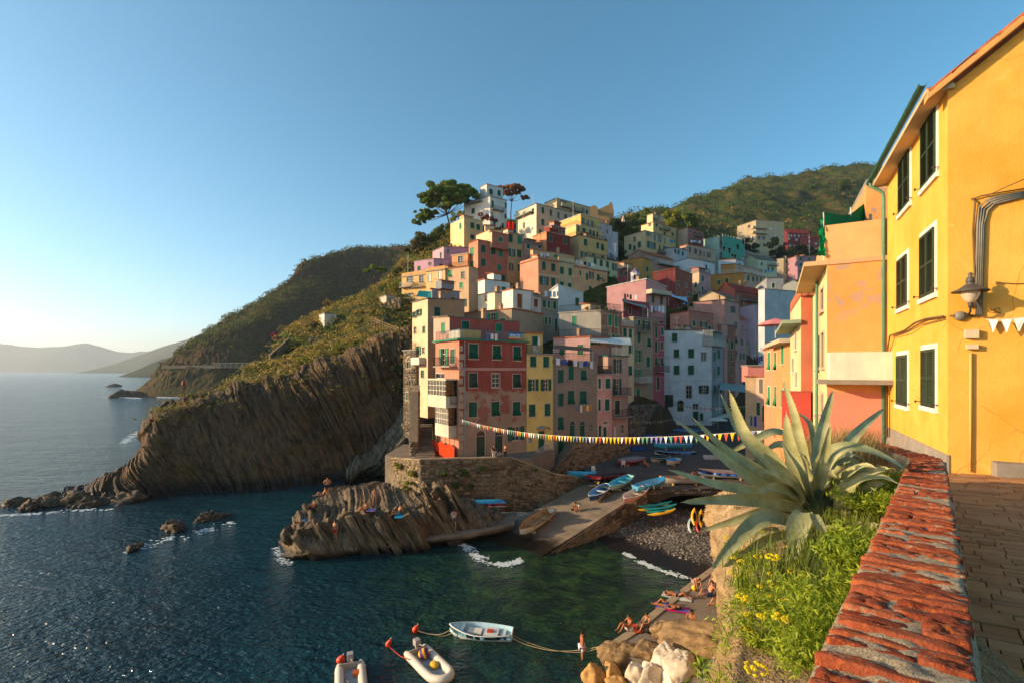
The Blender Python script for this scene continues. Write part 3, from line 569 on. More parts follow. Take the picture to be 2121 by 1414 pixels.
# the cliff under the viewpoint
ft = PZ((1478, 1078, .6), (1486, 1120, .8), (1506, 1180, 1.), (1503, 1262, 1.), (1540, 1330, .9), (1556, 1414, .8))+[(8.4, 15, .5), (4.5, 8, .3), (.5, 3, 0), (-4, -4, 0)]
rm = [(18., 41.5, 4.6), (16.2, 36.5, 5.4), (13.6, 30.2, 6.6), (11.1, 24.6, 8.2), (8.8, 19.3, 9.6), (6.5, 14., 11.0), (4.5, 9.6, 12.2), (2.7, 5.6, 13.1), (1.2, 2.9, 13.6), (-.4, -.8, 13.9)]
m1 = [tuple(np.array(a_)*.62+np.array(c_)*.38+np.array((-.35, -.1, 0))) for a_, c_ in zip(ft, rm)]; m2 = [tuple(np.array(a_)*.25+np.array(c_)*.75+np.array((-.4, .1, 0))) for a_, c_ in zip(ft, rm)]
top2 = [(x_+1.0*min(1, y_/6+.1), y_+.3, z_+.4) for x_, y_, z_ in rm]; top3 = [(26, 43, 5.6), (24, 38, 6.6), (21, 32, 8), (17, 25.5, 9.6), (13.5, 20.2, 11.), (10.2, 15, 12.4), (7.2, 10, 13.55), (4.9, 6.2, 13.95), (3.0, 3.6, 14.0), (1.6, -.6, 13.9)]
G = lofti([ft, m1, m2, rm, top2, top3], 260, 170); nn = normals(G); nn *= np.sign(-nn[..., 0:1]+nn[..., 2:3]+1e-6)
amp = np.clip(G[..., 1]/34, .03, 1)*np.clip((14.2-G[..., 2])/2, .15, 1); G = G+nn*(amp*(.8*fbm(G*.3, 6, 51)+.6*strata(G, .8, 1.3, -.35, 1.2, 55)))[..., None]
NEAR = rockmat('near_cliff_rock', '806646', 'c4a67a', (R(20), 0, 0), (.9, .9, 2.4), .3, '9a7648', 1.)
sheet('viewpoint_cliff', G, NEAR, True)
BL = rockmat('pale_boulder', 'a8967c', 'dccbb2', (0, 0, 0), (1, 1, 1), .05, 'b89a70', .6); BLO = rockmat('ochre_boulder', '8a6436', 'c0965a', (0, 0, 0), (1, 1, 1), .05, None, .6)
for i, (u, v, z, s, r_, mt, lb) in enumerate([(1413, 1378, 1.9, (.95, .7, .85), .3, BL, 'large whitest boulder standing highest below the quay'), (1380, 1362, 1.5, (1., .7, .8), .9, BL, 'grey-white angular boulder left behind the whitest one'), (1348, 1400, 1.1, (.85, .7, .7), .2, BL, 'pale boulder at the bottom edge below the grey-white angular one'), (1395, 1412, 1.2, (.8, .6, .6), 1.4, BL, 'low pale boulder at the bottom edge under the whitest one'), (1316, 1396, 1.1, (.7, .6, .7), .7, BL, 'pale boulder wedged beside the two ochre boulders'), (1232, 1402, .3, (.75, .6, .95), .5, BLO, 'tall ochre boulder standing in the water, leftmost of the heap'), (1267, 1390, .6, (.7, .5, .6), 1.2, BLO, 'split ochre boulder second from the left in the heap'), (1280, 1418, .6, (.7, .6, .5), .2, BLO, 'low ochre boulder at the bottom edge in front of the split one'), (1490, 1400, 1.3, (1.2, .9, .7), .6, BL, 'broad flat pale boulder rightmost in the heap'), (1450, 1420, 1.1, (.8, .6, .5), 1.9, BL, 'small pale boulder between the whitest and the broad flat one')]):
    boulder('boulder', pz(u, v, z), s, 200+i, mt, 22, r_, .22, lb, 'boulder', 'boulders heaped below the quay')
OUT = rockmat('quay_rock', '57452f', '9a7c54', (R(10), R(10), 0), (1, 1, 2.5), .08, '8a6a40', .8)
for i, (u, v, z, s, r_, lb) in enumerate([(1480, 1352, 1.6, (2.3, 1.2, 1.5), -.5, 'big brown outcrop between the quay and the white boulders'), (1405, 1330, 1.3, (1.3, .8, .8), .3, 'dark brown outcrop at the quay end under the seated woman'), (1282, 1362, .7, (1.3, .9, .9), .2, 'brown rock carrying the mooring rope at the quay corner'), (1345, 1345, 1.2, (1.1, .8, .6), .6, 'rough brown rock between the quay corner and the outcrops'), (1375, 1312, 1.4, (.7, .6, .7), .2, 'squat brown rock on the quay beside the black bag')]):
    boulder('rock_outcrop', pz(u, v, z), s, 230+i, OUT, 26, r_, .3, lb, 'rock')
# rubble wall carrying the grey-brown house above the square, with niches
w0, w1, w2, w3 = px(1140, 990, 56.5), px(1192, 915, 57.5), px(1262, 908, 62), px(1304, 908, 66)
stonewall('niche_wall', [xy(w0), xy(w1), xy(w2), xy(w3)], [w0.z+.4, w1.z, w2.z, w3.z], [2.5]*4, 'rubble wall with dark niches under the grey-brown and pink houses', seed=41, thick=1.6, mat=STONE)
w4, w5 = px(1303, 842, 70), px(1378, 836, 83)
stonewall('bank_wall', [xy(w4), xy(w5)], [w4.z, w5.z], [2.5, 3.5], 'dark rubble bank wall between the front row and the big white house', seed=47, thick=2.5, mat=STONEG, rh=(.3, .5), ln=(.4, 1.))
# ================================================================ house kit
Z1, Z2, Z3, Z4, Z5 = (820, 360, .198), (1200, 400, .2475), (820, 560, .198), (820, 660, .2405), (1180, 620, .2193)
ZB, ZC, ZD, ZE, ZF, ZG, ZH = (1060, 390, .1132), (1280, 430, .099), (1440, 420, .1273), (1240, 540, .1061), (1440, 560, .1273), (1500, 640, .198), (820, 640, .2264)
AF = 35.8
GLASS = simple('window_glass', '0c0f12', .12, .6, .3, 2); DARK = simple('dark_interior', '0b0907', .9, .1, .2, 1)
TRIM = {k_: plaster(v_, .25) for k_, v_ in dict(w='d8cdb8', c='c9b48e', p='c8a08a', g='8f8a80').items()}
RAIL = simple('iron_rail', '2b2a28', .6, .4, .2, 4); RAILW = simple('white_rail', 'c8c4ba', .6, .3, .1, 4)
SHC = dict(g='0c5237', h='2f8a52', b='7c3f14', c='3a93ad', k='2c4030', r='5d5850', m='0a7a55', w='cfc8ba')
def shmat(k_):
    key = ('sh', k_)
    if key in MC: return MC[key]
    c = lin(SHC[k_]); m = NM('shutter_paint_'+k_); r = m.n('ObjectInfo').outputs['Random']; a = m.noise(m.pos(), 3, 4, .7)
    col = m.mix(r, sc(c, .72), sc(c, 1.15)); col = m.mix(m.ramp(a, (.5, 0), (.75, .35)), col, sc(c, 1.6)); MC[key] = m.fin(col, .6, .3); return MC[key]
def slatmesh(k_, n=12):
    key = ('slat', k_, n)
    if key in MC: return MC[key]
    b = MB(); f = .09
    for x0, x1, z0, z1 in ((0, f, 0, 1), (1-f, 1, 0, 1), (f, 1-f, 0, f*.6), (f, 1-f, 1-f*.6, 1), (f, 1-f, .47, .53)):
        b.box(((x0+x1)/2, 0, (z0+z1)/2), (x1-x0, 1, z1-z0))
    for i in range(n):
        z = f*.6+(1-1.2*f)*i/n; h = (1-1.2*f)/n; b.quad((f, -.42, z), (1-f, -.42, z), (1-f, .2, z+h), (f, .2, z+h)); b.quad((f, .2, z), (1-f, .2, z), (1-f, -.42, z), (f, -.42, z))
    MC[key] = b.mesh('shutter', shmat(k_)); return MC[key]
def boxmesh(mat):
    key = ('bx', mat.name)
    if key not in MC: MC[key] = MB().box((.5, .5, .5), (1, 1, 1)).mesh('panel', mat)
    return MC[key]
def glazing(w_, h_, nx, ny, mat):
    key = ('gz', round(w_, 1), round(h_, 1), nx, ny, mat.name)
    if key not in MC:
        b = MB()
        b.quad((0, .03, 0), (w_, .03, 0), (w_, .03, h_), (0, .03, h_), 1); t = .05
        for i in range(nx+1): b.box((min(max(w_*i/nx, t/2), w_-t/2), 0, h_/2), (t, .05, h_))
        for i in range(ny+1): b.box((w_/2, .002, min(max(h_*i/ny, t/2), h_-t/2)), (w_-.004, .044, t))
        MC[key] = b.mesh('pane', [mat, GLASS])
    return MC[key]
class Face:
    def __init__(s, O, th, W, z0, z1): s.O, s.th, s.W, s.z0, s.z1 = Vector(O), th, W, z0, z1; s.d = Vector((math.cos(th), math.sin(th))); s.h = []
    def s_at(s, u):
        k_ = X(u); den = s.d.x-k_*s.d.y; return (k_*s.O.y-s.O.x)/den
    def hit(s, u, v):
        t = s.s_at(u); Y = s.O.y+t*s.d.y; return t, H-(v-HV)/F*Y
    def P(s, t, y, z): n = (-s.d.y, s.d.x); return Vector((s.O.x+s.d.x*t+n[0]*y, s.O.y+s.d.y*t+n[1]*y, z))
    def M(s, t, y, z): return Matrix.Translation(s.P(t, y, z)) @ Matrix.Rotation(s.th, 4, 'Z')
def window(f, e, st, t0, z0, t1, z1, sh='g', trim='w', tw=.075, sill=True):
    w_, h_ = t1-t0, z1-z0; d = .16
    f.h.append((t0, t1, z0, z1, d))
    key = ('wf', round(w_, 2), round(h_, 2), trim, tw, sill)
    if key not in MC:
        b = MB()
        for x0, x1, a0, a1 in ((-tw, 0, 0, h_), (w_, w_+tw, 0, h_), (-tw, w_+tw, h_, h_+tw)): b.box(((x0+x1)/2, -.012, (a0+a1)/2), (x1-x0, .06, a1-a0))
        b.box((w_/2, -.04, -.05), (w_+2*tw+(.08 if sill else 0), .14 if sill else .06, .1)); MC[key] = b.mesh('window', TRIM.get(trim) or TRIM['w'])
    name = 'door' if st in 'DA' else 'window'; o = inst(name, MC[key], e, f.M(t0, 0, z0)); o.name = name
    def leaf(x0, x1, a0, a1, y, tilt=0):
        M = f.M(t0+x0, y, z0+a1) @ Matrix.Rotation(-tilt, 4, 'X') @ Matrix.Translation((0, 0, -(a1-a0))) @ Matrix.Diagonal((x1-x0, .045, a1-a0, 1)); return inst('shutter', slatmesh(sh), o, M)
    if st in 'st':
        for x0, x1 in ((.01, w_/2-.005), (w_/2+.005, w_-.01)):
            if st == 't' and rnd.random() < .85: leaf(x0, x1, h_*.42, h_-.01, .045); leaf(x0, x1, .01, h_*.42-.01, .03, R(rnd.uniform(18, 32)))
            else: leaf(x0, x1, .01, h_-.01, .045)
        inst('pane', glazing(w_, h_, 2, 2, TRIM['w']), o, f.M(t0, d-.045, z0))
    elif st in 'od':
        inst('pane', glazing(w_, h_, 2, 3 if h_ > 1.3 else 2, TRIM['w']), o, f.M(t0, d-.045, z0))
        if st == 'o': leaf(-w_/2-.03, -.03, .01, h_-.01, -.075); leaf(w_+.03, w_*1.5+.03, .01, h_-.01, -.075)
    elif st in 'DA':
        inst('door_panel', boxmesh(shmat(sh)), o, f.M(t0+.01, d-.06, z0) @ Matrix.Diagonal((w_/2-.015, .05, h_-.01, 1))); inst('door_panel', boxmesh(shmat(sh)), o, f.M(t0+w_/2+.005, d-.06, z0) @ Matrix.Diagonal((w_/2-.015, .05, h_-.01, 1)))
        if st == 'A':
            b = MB(); n = 12; r0, r1 = w_/2, w_/2+.16
            for i in range(n):
                a0, a1 = math.pi*i/n, math.pi*(i+1)/n; q = [(w_/2+r_*math.cos(a_), h_+.09+r_*math.sin(a_)) for r_, a_ in ((r0, a0), (r1, a0), (r1, a1), (r0, a1))]
                b.add([f.P(t0+x_, -.05, z0+z_) for x_, z_ in q]+[f.P(t0+x_, .0, z0+z_) for x_, z_ in q], ((3, 2, 1, 0), (0, 1, 5, 4), (2, 3, 7, 6)))
            b.build('arch_trim', TRIM.get(trim) or TRIM['w'], o); b = MB(); b.add([f.P(t0+w_/2+r0*math.cos(math.pi*i/n), -.012, z0+h_+.09+r0*math.sin(math.pi*i/n)) for i in range(n+1)], (tuple(range(n+1))[::-1],)); b.build('fanlight', GLASS, o)
    return o
def railing(pts, h=.95, step=.14, r=.016):
    b = MB()
    for p_, q in zip(pts, pts[1:]):
        p_, q = Vector(p_), Vector(q); L = (q-p_).length; up = Vector((0, 0, h)); b.tube([p_+up, q+up], r*1.6, 4); b.tube([p_+up*.1, q+up*.1], r, 4)
        n = max(2, int(L/step))
        for i in range(n+1): a = p_.lerp(q, i/n); b.tube([a, a+up], r if i % 6 else r*1.6, 3, cap=False)
    return b
def balcony(f, e, u0, u1, v, depth=.9, slab=None, rail=None, h=.95, solid=None):
    (t0, z), (t1, _) = f.hit(u0, v), f.hit(u1, v); b = MB()
    b.add([f.P(t0, .02, z-.14), f.P(t1, .02, z-.14), f.P(t1, -depth, z-.14), f.P(t0, -depth, z-.14), f.P(t0, .02, z), f.P(t1, .02, z), f.P(t1, -depth, z), f.P(t0, -depth, z)], ((0, 1, 2, 3), (7, 6, 5, 4), (3, 2, 6, 7), (2, 1, 5, 6), (0, 3, 7, 4)))
    o = b.build('balcony', slab or TRIM['g'], e); q = [f.P(t0+.04, 0, z), f.P(t0+.04, -depth+.04, z), f.P(t1-.04, -depth+.04, z), f.P(t1-.04, 0, z)]
    if solid:
        b = MB()
        for a, c in zip(q, q[1:]): d = (c-a).normalized(); n = Vector((d.y, -d.x, 0))*.05; b.add([a-n, c-n, c+n, a+n]+[x_+Vector((0, 0, h)) for x_ in (a-n, c-n, c+n, a+n)], ((4, 5, 6, 7), (0, 1, 5, 4), (1, 2, 6, 5), (2, 3, 7, 6), (3, 0, 4, 7)))
        b.build('parapet', solid, o)
    else: railing(q, h).build('railing', rail or RAIL, o)
    return o
TILE = None
def tilemat(name, c1, c2, th=0.):
    key = ('tile', name, round(th, 1))
    if key in MC: return MC[key]
    m = NM(name); p = m.pos((1, 1, 1), (0, 0, -th)); wv = m.n('TexWave', i_Vector=p, i_Scale=.75, wave_type='BANDS', bands_direction='X', i_Distortion=.3); w2_ = m.n('TexWave', i_Vector=p, i_Scale=.5, bands_direction='Y', wave_profile='SAW', i_Distortion=.4)
    a = m.noise(p, 2.5, 4, .7); col = m.mix(m.ramp(a, (.3, 0), (.7, 1)), lin(c1), lin(c2)); col = m.mix(m.ramp(m.noise(p, .6), (.5, 0), (.7, .5)), col, lin('6a5a48'))
    m.bump(m.math('ADD', wv.outputs['Fac'], m.math('MULTIPLY', w2_.outputs['Fac'], .5)), .8, .06); MC[key] = m.fin(col, .9, .15); return MC[key]
HOUSES = []
def house(label, Y, us, k_, vt, col, angs=None, vb=None, roof=('flat',), wins=(), z=None, D=None, lcol=None, fcol=None, sh='g', trim=None, tile='terra', wear=.35, bals=(), rail=None, par=None, cornice=None, name='house', cat='house', chim=1, group='houses of the hillside village', auto=(), pipe=None, bands=(), mats=None, zbot=None, ov=.22):
    us = list(us); n = len(us)-1; trim = trim or rnd.choice('wccpg')
    if angs is None: angs = [AF-90, AF] if n == 2 else [AF]
    angs = [AF if a == 'F' else AF-90 if a == 'L' else a for a in angs]; P = [None]*(n+1); P[k_] = Vector((X(us[k_])*Y, Y))
    def step(p_, ang, u):
        d = Vector((math.cos(R(ang)), math.sin(R(ang)))); q = X(u); t = (q*p_.y-p_.x)/(d.x-q*d.y); return p_+d*t
    for i in range(k_, n): P[i+1] = step(P[i], angs[i], us[i+1])
    for i in range(k_, 0, -1): P[i-1] = step(P[i], angs[i-1], us[i-1])
    z1 = H-(vt-HV)/F*Y
    inw = Vector((0, 0))
    for a in angs: inw += Vector((-math.sin(R(a)), math.cos(R(a))))
    if n == 2 and D is None: back = [P[2]+P[0]-P[1]]
    else:
        a_ = R(angs[0] if n == 1 else sum(angs)/len(angs)); back = [P[-1]+Vector((-math.sin(a_), math.cos(a_)))*(D or 7), P[0]+Vector((-math.sin(a_), math.cos(a_)))*(D or 7)]
    poly = P+back
    if zbot is not None: z0 = zbot
    elif vb is not None: z0 = H-(vb-HV)/F*Y
    else: z0 = min(z1-5, min(ground(p_.x, p_.y) for p_ in poly)-1.)
    e = empty(name, (P[k_].x, P[k_].y, z0), label, cat, group)
    faces = [Face(P[i], R(angs[i]), (P[i+1]-P[i]).length, z0, z1) for i in range(n)]
    def fidx(u):
        for i in range(n):
            if u <= us[i+1]: return i
        return n-1
    ox, oy, s_ = z or (0, 0, 1)
    def T(x_, y_): return ox+s_*x_, oy+s_*y_
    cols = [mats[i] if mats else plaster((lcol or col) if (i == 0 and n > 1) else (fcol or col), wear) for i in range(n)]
    W = list(wins)
    for (fi, cs, rs, x0, x1, y0, y1, st, wf, hf) in auto:
        for i in range(cs):
            for j in range(rs):
                cx_, cy_ = x0+(x1-x0)*(i+.5)/cs, y0+(y1-y0)*(j+.5)/rs; a, c = (x1-x0)/cs*wf/2, (y1-y0)/rs*hf/2; W.append((rnd.choice(st), cx_-a, cy_-c, cx_+a, cy_+c))
    for q in W:
        st, x0, y0, x1, y1 = q[:5]; kw = q[5] if len(q) > 5 else {}
        (u0, v0), (u1, v1) = T(x0, y0), T(x1, y1); fi = fidx((u0+u1)/2); f = faces[fi]; t0, zt = f.hit(u0, (v0+v1)/2); t1, _ = f.hit(u1, (v0+v1)/2)
        um = (u0+u1)/2; _, zt = f.hit(um, v0); _, zb_ = f.hit(um, v1); t0, t1 = max(t0, .12), min(t1, f.W-.12)
        if t1-t0 < .35: c_ = (t0+t1)/2; t0, t1 = c_-.25, c_+.25
        if t0 < .05 or t1 > f.W-.05 or zt > z1-.05 or zb_ < z0+.05 or zt-zb_ < .3: continue
        if any(t0 < h_[1]+.05 and t1 > h_[0]-.05 and zb_ < h_[3]+.05 and zt > h_[2]-.05 for h_ in f.h): continue
        window(f, e, st, t0, zb_, t1, zt, kw.get('sh', sh), kw.get('trim', trim))
    if group == 'houses of the hillside village' and name == 'house':   # the plainer windows between the ones picked out above
        for i, f in enumerate(faces):
            if i == 0 and n > 1 and f.h == [] and rnd.random() < .6: continue
            nc = int((f.W-.6)/2.3); w0 = (f.h[0][1]-f.h[0][0], f.h[0][3]-f.h[0][2]) if f.h else (.85, 1.4); w0 = (min(max(w0[0], .7), 1.1), min(max(w0[1], 1.1), 1.6))
            for r_ in range(4):
                for c_ in range(nc):
                    tc, zc = f.W*(c_+.5)/nc, z1-1.75-2.9*r_; t0, t1, a0, a1 = tc-w0[0]/2, tc+w0[0]/2, zc-w0[1]/2, zc+w0[1]/2
                    if a0 < z0+1 or rnd.random() < (.2 if i == n-1 else .7) or any(t0 < h_[1]+.55 and t1 > h_[0]-.55 and a0 < h_[3]+.5 and a1 > h_[2]-.5 for h_ in f.h): continue
                    window(f, e, rnd.choice('sssstod') if t0 > .6 and t1 < f.W-.6 else 's', t0, a0, t1, a1, sh, trim)
    # walls with real openings
    b = MB()
    for i, f in enumerate(faces):
        ts = sorted({0, f.W, *[q[0] for q in f.h], *[q[1] for q in f.h]}); zs = sorted({z0, z1, *[q[2] for q in f.h], *[q[3] for q in f.h]})
        for t0, t1 in zip(ts, ts[1:]):
            run = None
            for a, c in zip(zs, zs[1:]):
                hole = any(q[0] <= (t0+t1)/2 <= q[1] and q[2] <= (a+c)/2 <= q[3] for q in f.h)
                if not hole: b.quad(f.P(t0, 0, a), f.P(t1, 0, a), f.P(t1, 0, c), f.P(t0, 0, c), i)
        for t0, t1, a, c, d in f.h:
            q = [(t0, a), (t1, a), (t1, c), (t0, c)]
            for (p0, r0), (p1, r1) in zip(q, q[1:]+q[:1]): b.quad(f.P(p0, 0, r0), f.P(p0, d, r0), f.P(p1, d, r1), f.P(p1, 0, r1), i)
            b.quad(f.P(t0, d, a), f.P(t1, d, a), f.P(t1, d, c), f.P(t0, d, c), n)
    ring = [P[-1]]+back+[P[0]]
    for p_, q in zip(ring, ring[1:]): b.quad((p_.x, p_.y, z0), (q.x, q.y, z0), (q.x, q.y, z1), (p_.x, p_.y, z1), n-1)
    v3 = lambda p_, zz: Vector((p_.x, p_.y, zz)); rk = roof[0]
    RM = {'terra': ('roof_tiles', '8a4a30', 'b0694a'), 'slate': ('roof_slate', '5a554e', '7a746a'), 'red': ('roof_red', '8a3026', '9a4030'), 'white': ('roof_white', 'c8c4bc', 'd8d4cc')}[tile]
    rm_ = tilemat(*RM, th=R(angs[-1])); cen = sum(poly, Vector((0, 0)))/len(poly)
    def outset(p_, o): d = p_-cen; return p_+d.normalized()*o
    rf = MB()
    def slab(tp_, th=.13):
        m_ = len(tp_); rf.add([t-Vector((0, 0, th)) for t in tp_]+list(tp_), [tuple(range(m_-1, -1, -1)), tuple(range(m_, 2*m_))]+[(i, (i+1) % m_, m_+(i+1) % m_, m_+i) for i in range(m_)])
    if rk == 'flat':
        slab([v3(outset(p_, ov), z1+.1) for p_ in poly], .16)
        rfo = rf.build('roof', cornice and (plaster(cornice, .3)) or (tilemat('roof_tiles', '8a4a30', 'b0694a', th=R(angs[-1])) if rnd.random() < .45 else TRIM['g']), e)
        edge = [P[i] for i in range(n+1)]
        if group == 'houses of the hillside village' and chim >= 0 and 58 < Y < 128 and zbot is None or (rnd.random() < .4 and group == 'houses of the hillside village' and Y > 60):
            for _ in range(rnd.choice((1, 2))):          # terrace clutter: lean-to rooms, tanks
                q_ = P[0].lerp(P[-1], rnd.uniform(.25, .75)).lerp(cen, rnd.uniform(.7, 1.3)); a_ = R(angs[-1]); sx, sy, sz = rnd.uniform(1.6, 2.8), rnd.uniform(1.4, 2.2), rnd.uniform(1., 1.7); c3 = Vector((q_.x, q_.y, z1+.1)); rb_ = MB(); rb_.box(c3+Vector((0, 0, sz/2)), (sx, sy, sz), a_); ro_ = rb_.build('roof_room', plaster(rnd.choice((col, col, 'c8b090', 'b89878')), .5), rfo)
                M_ = Matrix.Translation(c3+Vector((0, 0, sz+.12))) @ Matrix.Rotation(a_, 4, 'Z') @ Matrix.Rotation(R(rnd.uniform(6, 16)), 4, 'X'); rb_ = MB(); rb_.box((0, 0, 0), (sx+.5, sy+.6, .1), m=M_); rb_.build('room_roof', tilemat('roof_tiles', '8a4a30', 'b0694a', th=a_), rfo)
        if rail: railing([v3(outset(p_, -.1), z1+.1) for p_ in edge], 1.).build('railing', rail if not isinstance(rail, bool) else RAIL, rfo)
        if par:
            pb = MB(); h_, pc = par
            for a, c in zip(edge, edge[1:]): d = (c-a).normalized(); nn_ = Vector((-d.y, d.x))*.18; q = [a, c, c+nn_, a+nn_]; pb.prism([(x_.x, x_.y) for x_ in q], z1+.102, z1+h_)
            pb.build('parapet', plaster(pc, .3), rfo)
    else:
        L_, C_, R_, B_ = poly[:4]; f0 = faces[0]
        if rk == 'plane':
            hs = roof[1:5]; wl = [(L_, hs[0]), (C_, hs[1]), (R_, hs[2]), (B_, hs[3])]
            for (p_, a), (q, c) in zip(wl, wl[1:]+wl[:1]):
                if a+c > .01: b.add([v3(p_, z1), v3(q, z1), v3(q, z1+c), v3(p_, z1+a)], ((0, 1, 2, 3),), 0 if p_ is L_ else n-1)
            slab([v3(outset(p_, ov), z1+a+.14) for p_, a in wl])
        else:
            h_ = roof[1]
            if rk == 'gl': A, B2 = (L_+C_)/2, (B_+R_)/2; e0, e1 = (C_, R_), (L_, B_)
            else: A, B2 = (C_+R_)/2, (L_+B_)/2; e0, e1 = (R_, B_), (C_, L_)
            if rk in ('gl', 'gf'):
                b.add([v3(e0[0], z1), v3(e1[0], z1), v3(A, z1+h_)], ((0, 1, 2),), 0 if rk == 'gl' else n-1); b.add([v3(e0[1], z1), v3(e1[1], z1), v3(B2, z1+h_)], ((0, 1, 2),), n-1)
                ax = (B2-A).normalized()*ov; dn_ = .1
                for s0, s1 in (e0, e1):
                    o_ = (s0-A); o_ = (o_-ax*(o_.dot(ax)/ax.length_squared)).normalized()*ov; kz = h_/max(.5, (s0-A).length)*ov*.9
                    slab([v3(s0-ax+o_, z1+.13-kz), v3(s1+ax+o_, z1+.13-kz), v3(B2+ax, z1+h_+.13), v3(A-ax, z1+h_+.13)])
            else:
                ap = v3(cen, z1+h_); pp = [v3(outset(p_, ov), z1+.06) for p_ in poly]
                for i in range(len(pp)): rf.add([pp[i], pp[(i+1) % len(pp)], ap], ((0, 1, 2),))
                rf.add(pp, (tuple(range(len(pp)))[::-1],))
        rfo = rf.build('roof', rm_, e)
    for j in range(chim):
        t = rnd.uniform(.3, .8); p_ = P[0].lerp(P[-1], t).lerp(cen, .6); hh = z1+(roof[1] if rk in ('gl', 'gf', 'hip') else max(roof[1:5]) if rk == 'plane' else 0); s = rnd.uniform(.4, .65); cb = MB()
        a_ = R(angs[-1]); cb.box((p_.x, p_.y, hh+.2), (s, s, 1.5), a_); cb.box((p_.x, p_.y, hh+1.0), (s+.16, s+.16, .09), a_)
        for k2 in (-1, 1): cb.box((p_.x+k2*s*.3*math.cos(a_), p_.y+k2*s*.3*math.sin(a_), hh+1.14), (.1, s, .2), a_)
        cb.box((p_.x, p_.y, hh+1.27), (s+.1, s+.1, .07), a_); cb.build('chimney', plaster('b08a6a', .5), rfo)
    b.build('wall', cols+[DARK], e)
    for (u0, u1, v, kw) in bals:
        (u0, v_), (u1, _) = T(u0, v), T(u1, v); balcony(faces[fidx((u0+u1)/2)], e, u0, u1, v_, **kw)
    for fi, v, c_, h_ in bands:
        f = faces[fi]; _, zz = f.hit(us[k_], T(0, v)[1]); bb_ = MB(); q = [f.P(0, 0, 0), f.P(f.W, 0, 0), f.P(f.W, -.04, 0), f.P(0, -.04, 0)]; bb_.prism([(x_.x, x_.y) for x_ in q][::-1], zz-h_/2, zz+h_/2); bb_.build('string_course', plaster(c_, .3), e)
    if pipe:
        f = faces[pipe[0]]; t = f.W*pipe[1]; pb = MB(); pb.tube([f.P(t, -.09, z0+.2), f.P(t, -.09, z1-.1)], .055, 6); pb.build('drainpipe', simple('pipe_grey', '8f8c86', .5, .4, .1, 3), e)
    HOUSES.append((e, faces)); return e, faces
# ================================================================ the village, house by house (front row first)
Gs = 'houses of the hillside village'
m = NM('red_house_paint'); p = m.pos(); zc = m.n('SeparateXYZ', i_0=p).outputs[2]; a = m.noise(p, .45, 5, .65); d = m.noise(p, 3, 5, .7); st = m.noise(m.pos((1.2, 1.2, .15)), 1.5, 4)
red = m.mix(m.ramp(a, (.3, 0), (.7, 1)), lin('843a30'), lin('9c4c40')); red = m.mix(m.ramp(st, (.5, 0), (.72, .5)), red, lin('8a6452'))
pl_ = m.mix(m.ramp(a, (.3, 0), (.7, 1)), lin('8f745e'), lin('ad9078')); hh = m.math('ADD', zc, m.math('ADD', m.math('MULTIPLY', m.math('SUBTRACT', a, .5), 3.5), m.math('MULTIPLY', m.math('SUBTRACT', d, .5), 1.2)))
f_ = m.ramp(m.math('MULTIPLY', hh, .05), (.655, 0), (.672, 1)); rem = m.math('MULTIPLY', m.ramp(m.noise(p, .5, 4, .6), (.5, 0), (.56, .75)), m.ramp(m.math('MULTIPLY', zc, .05), (.47, 0), (.5, 1)))
m.bump(d, .3, .03); REDP = m.fin(m.mix(f_, m.mix(rem, pl_, red), red), .9, .15)
e1, fr = house('tall red house with worn lower plaster, green cornice and roof terrace above the sea wall', 51, [902, 951, 1090], 1, 703, 'b4574a', zbot=4.5, roof=('flat',), cornice='2f7d58', z=Z4, mats=[plaster('c07c62', .35), REDP], chim=0, ov=.42, trim='p',
    wins=[('t', 628, 215, 706, 345), ('t', 833, 230, 903, 352), ('t', 1010, 238, 1075, 360), ('t', 628, 465, 700, 592, {'sh': 'k'}), ('d', 825, 470, 893, 590), ('t', 1005, 475, 1075, 592, {'sh': 'k'}), ('s', 625, 715, 697, 845), ('t', 820, 712, 890, 838), ('t', 1005, 712, 1070, 835), ('A', 692, 1010, 765, 1185, {'sh': 'k'}), ('A', 852, 1005, 918, 1170, {'sh': 'k'}), ('o', 395, 255, 432, 400, {'sh': 'h'}), ('d', 345, 470, 420, 590)],
    bands=[(1, 432, 'c08a78', .3)], pipe=(1, .07), rail=simple('blue_rail', '3a6a7a', .6, .3, .1, 4))
F_l, F_r = fr
qs = MB()                                            # pale corner stones
for i in range(13):
    zq = 7.2+i*.86; wq = .75 if i % 2 else .45; q = [F_r.P(-.03, -.035, 0), F_r.P(wq, -.035, 0), F_r.P(wq, 0, 0), F_r.P(-.03, 0, 0)]; b = MB(); b.prism([xy(x_) for x_ in q], zq, zq+.6); b.build('quoin', plaster('b89a80', .4), e1)
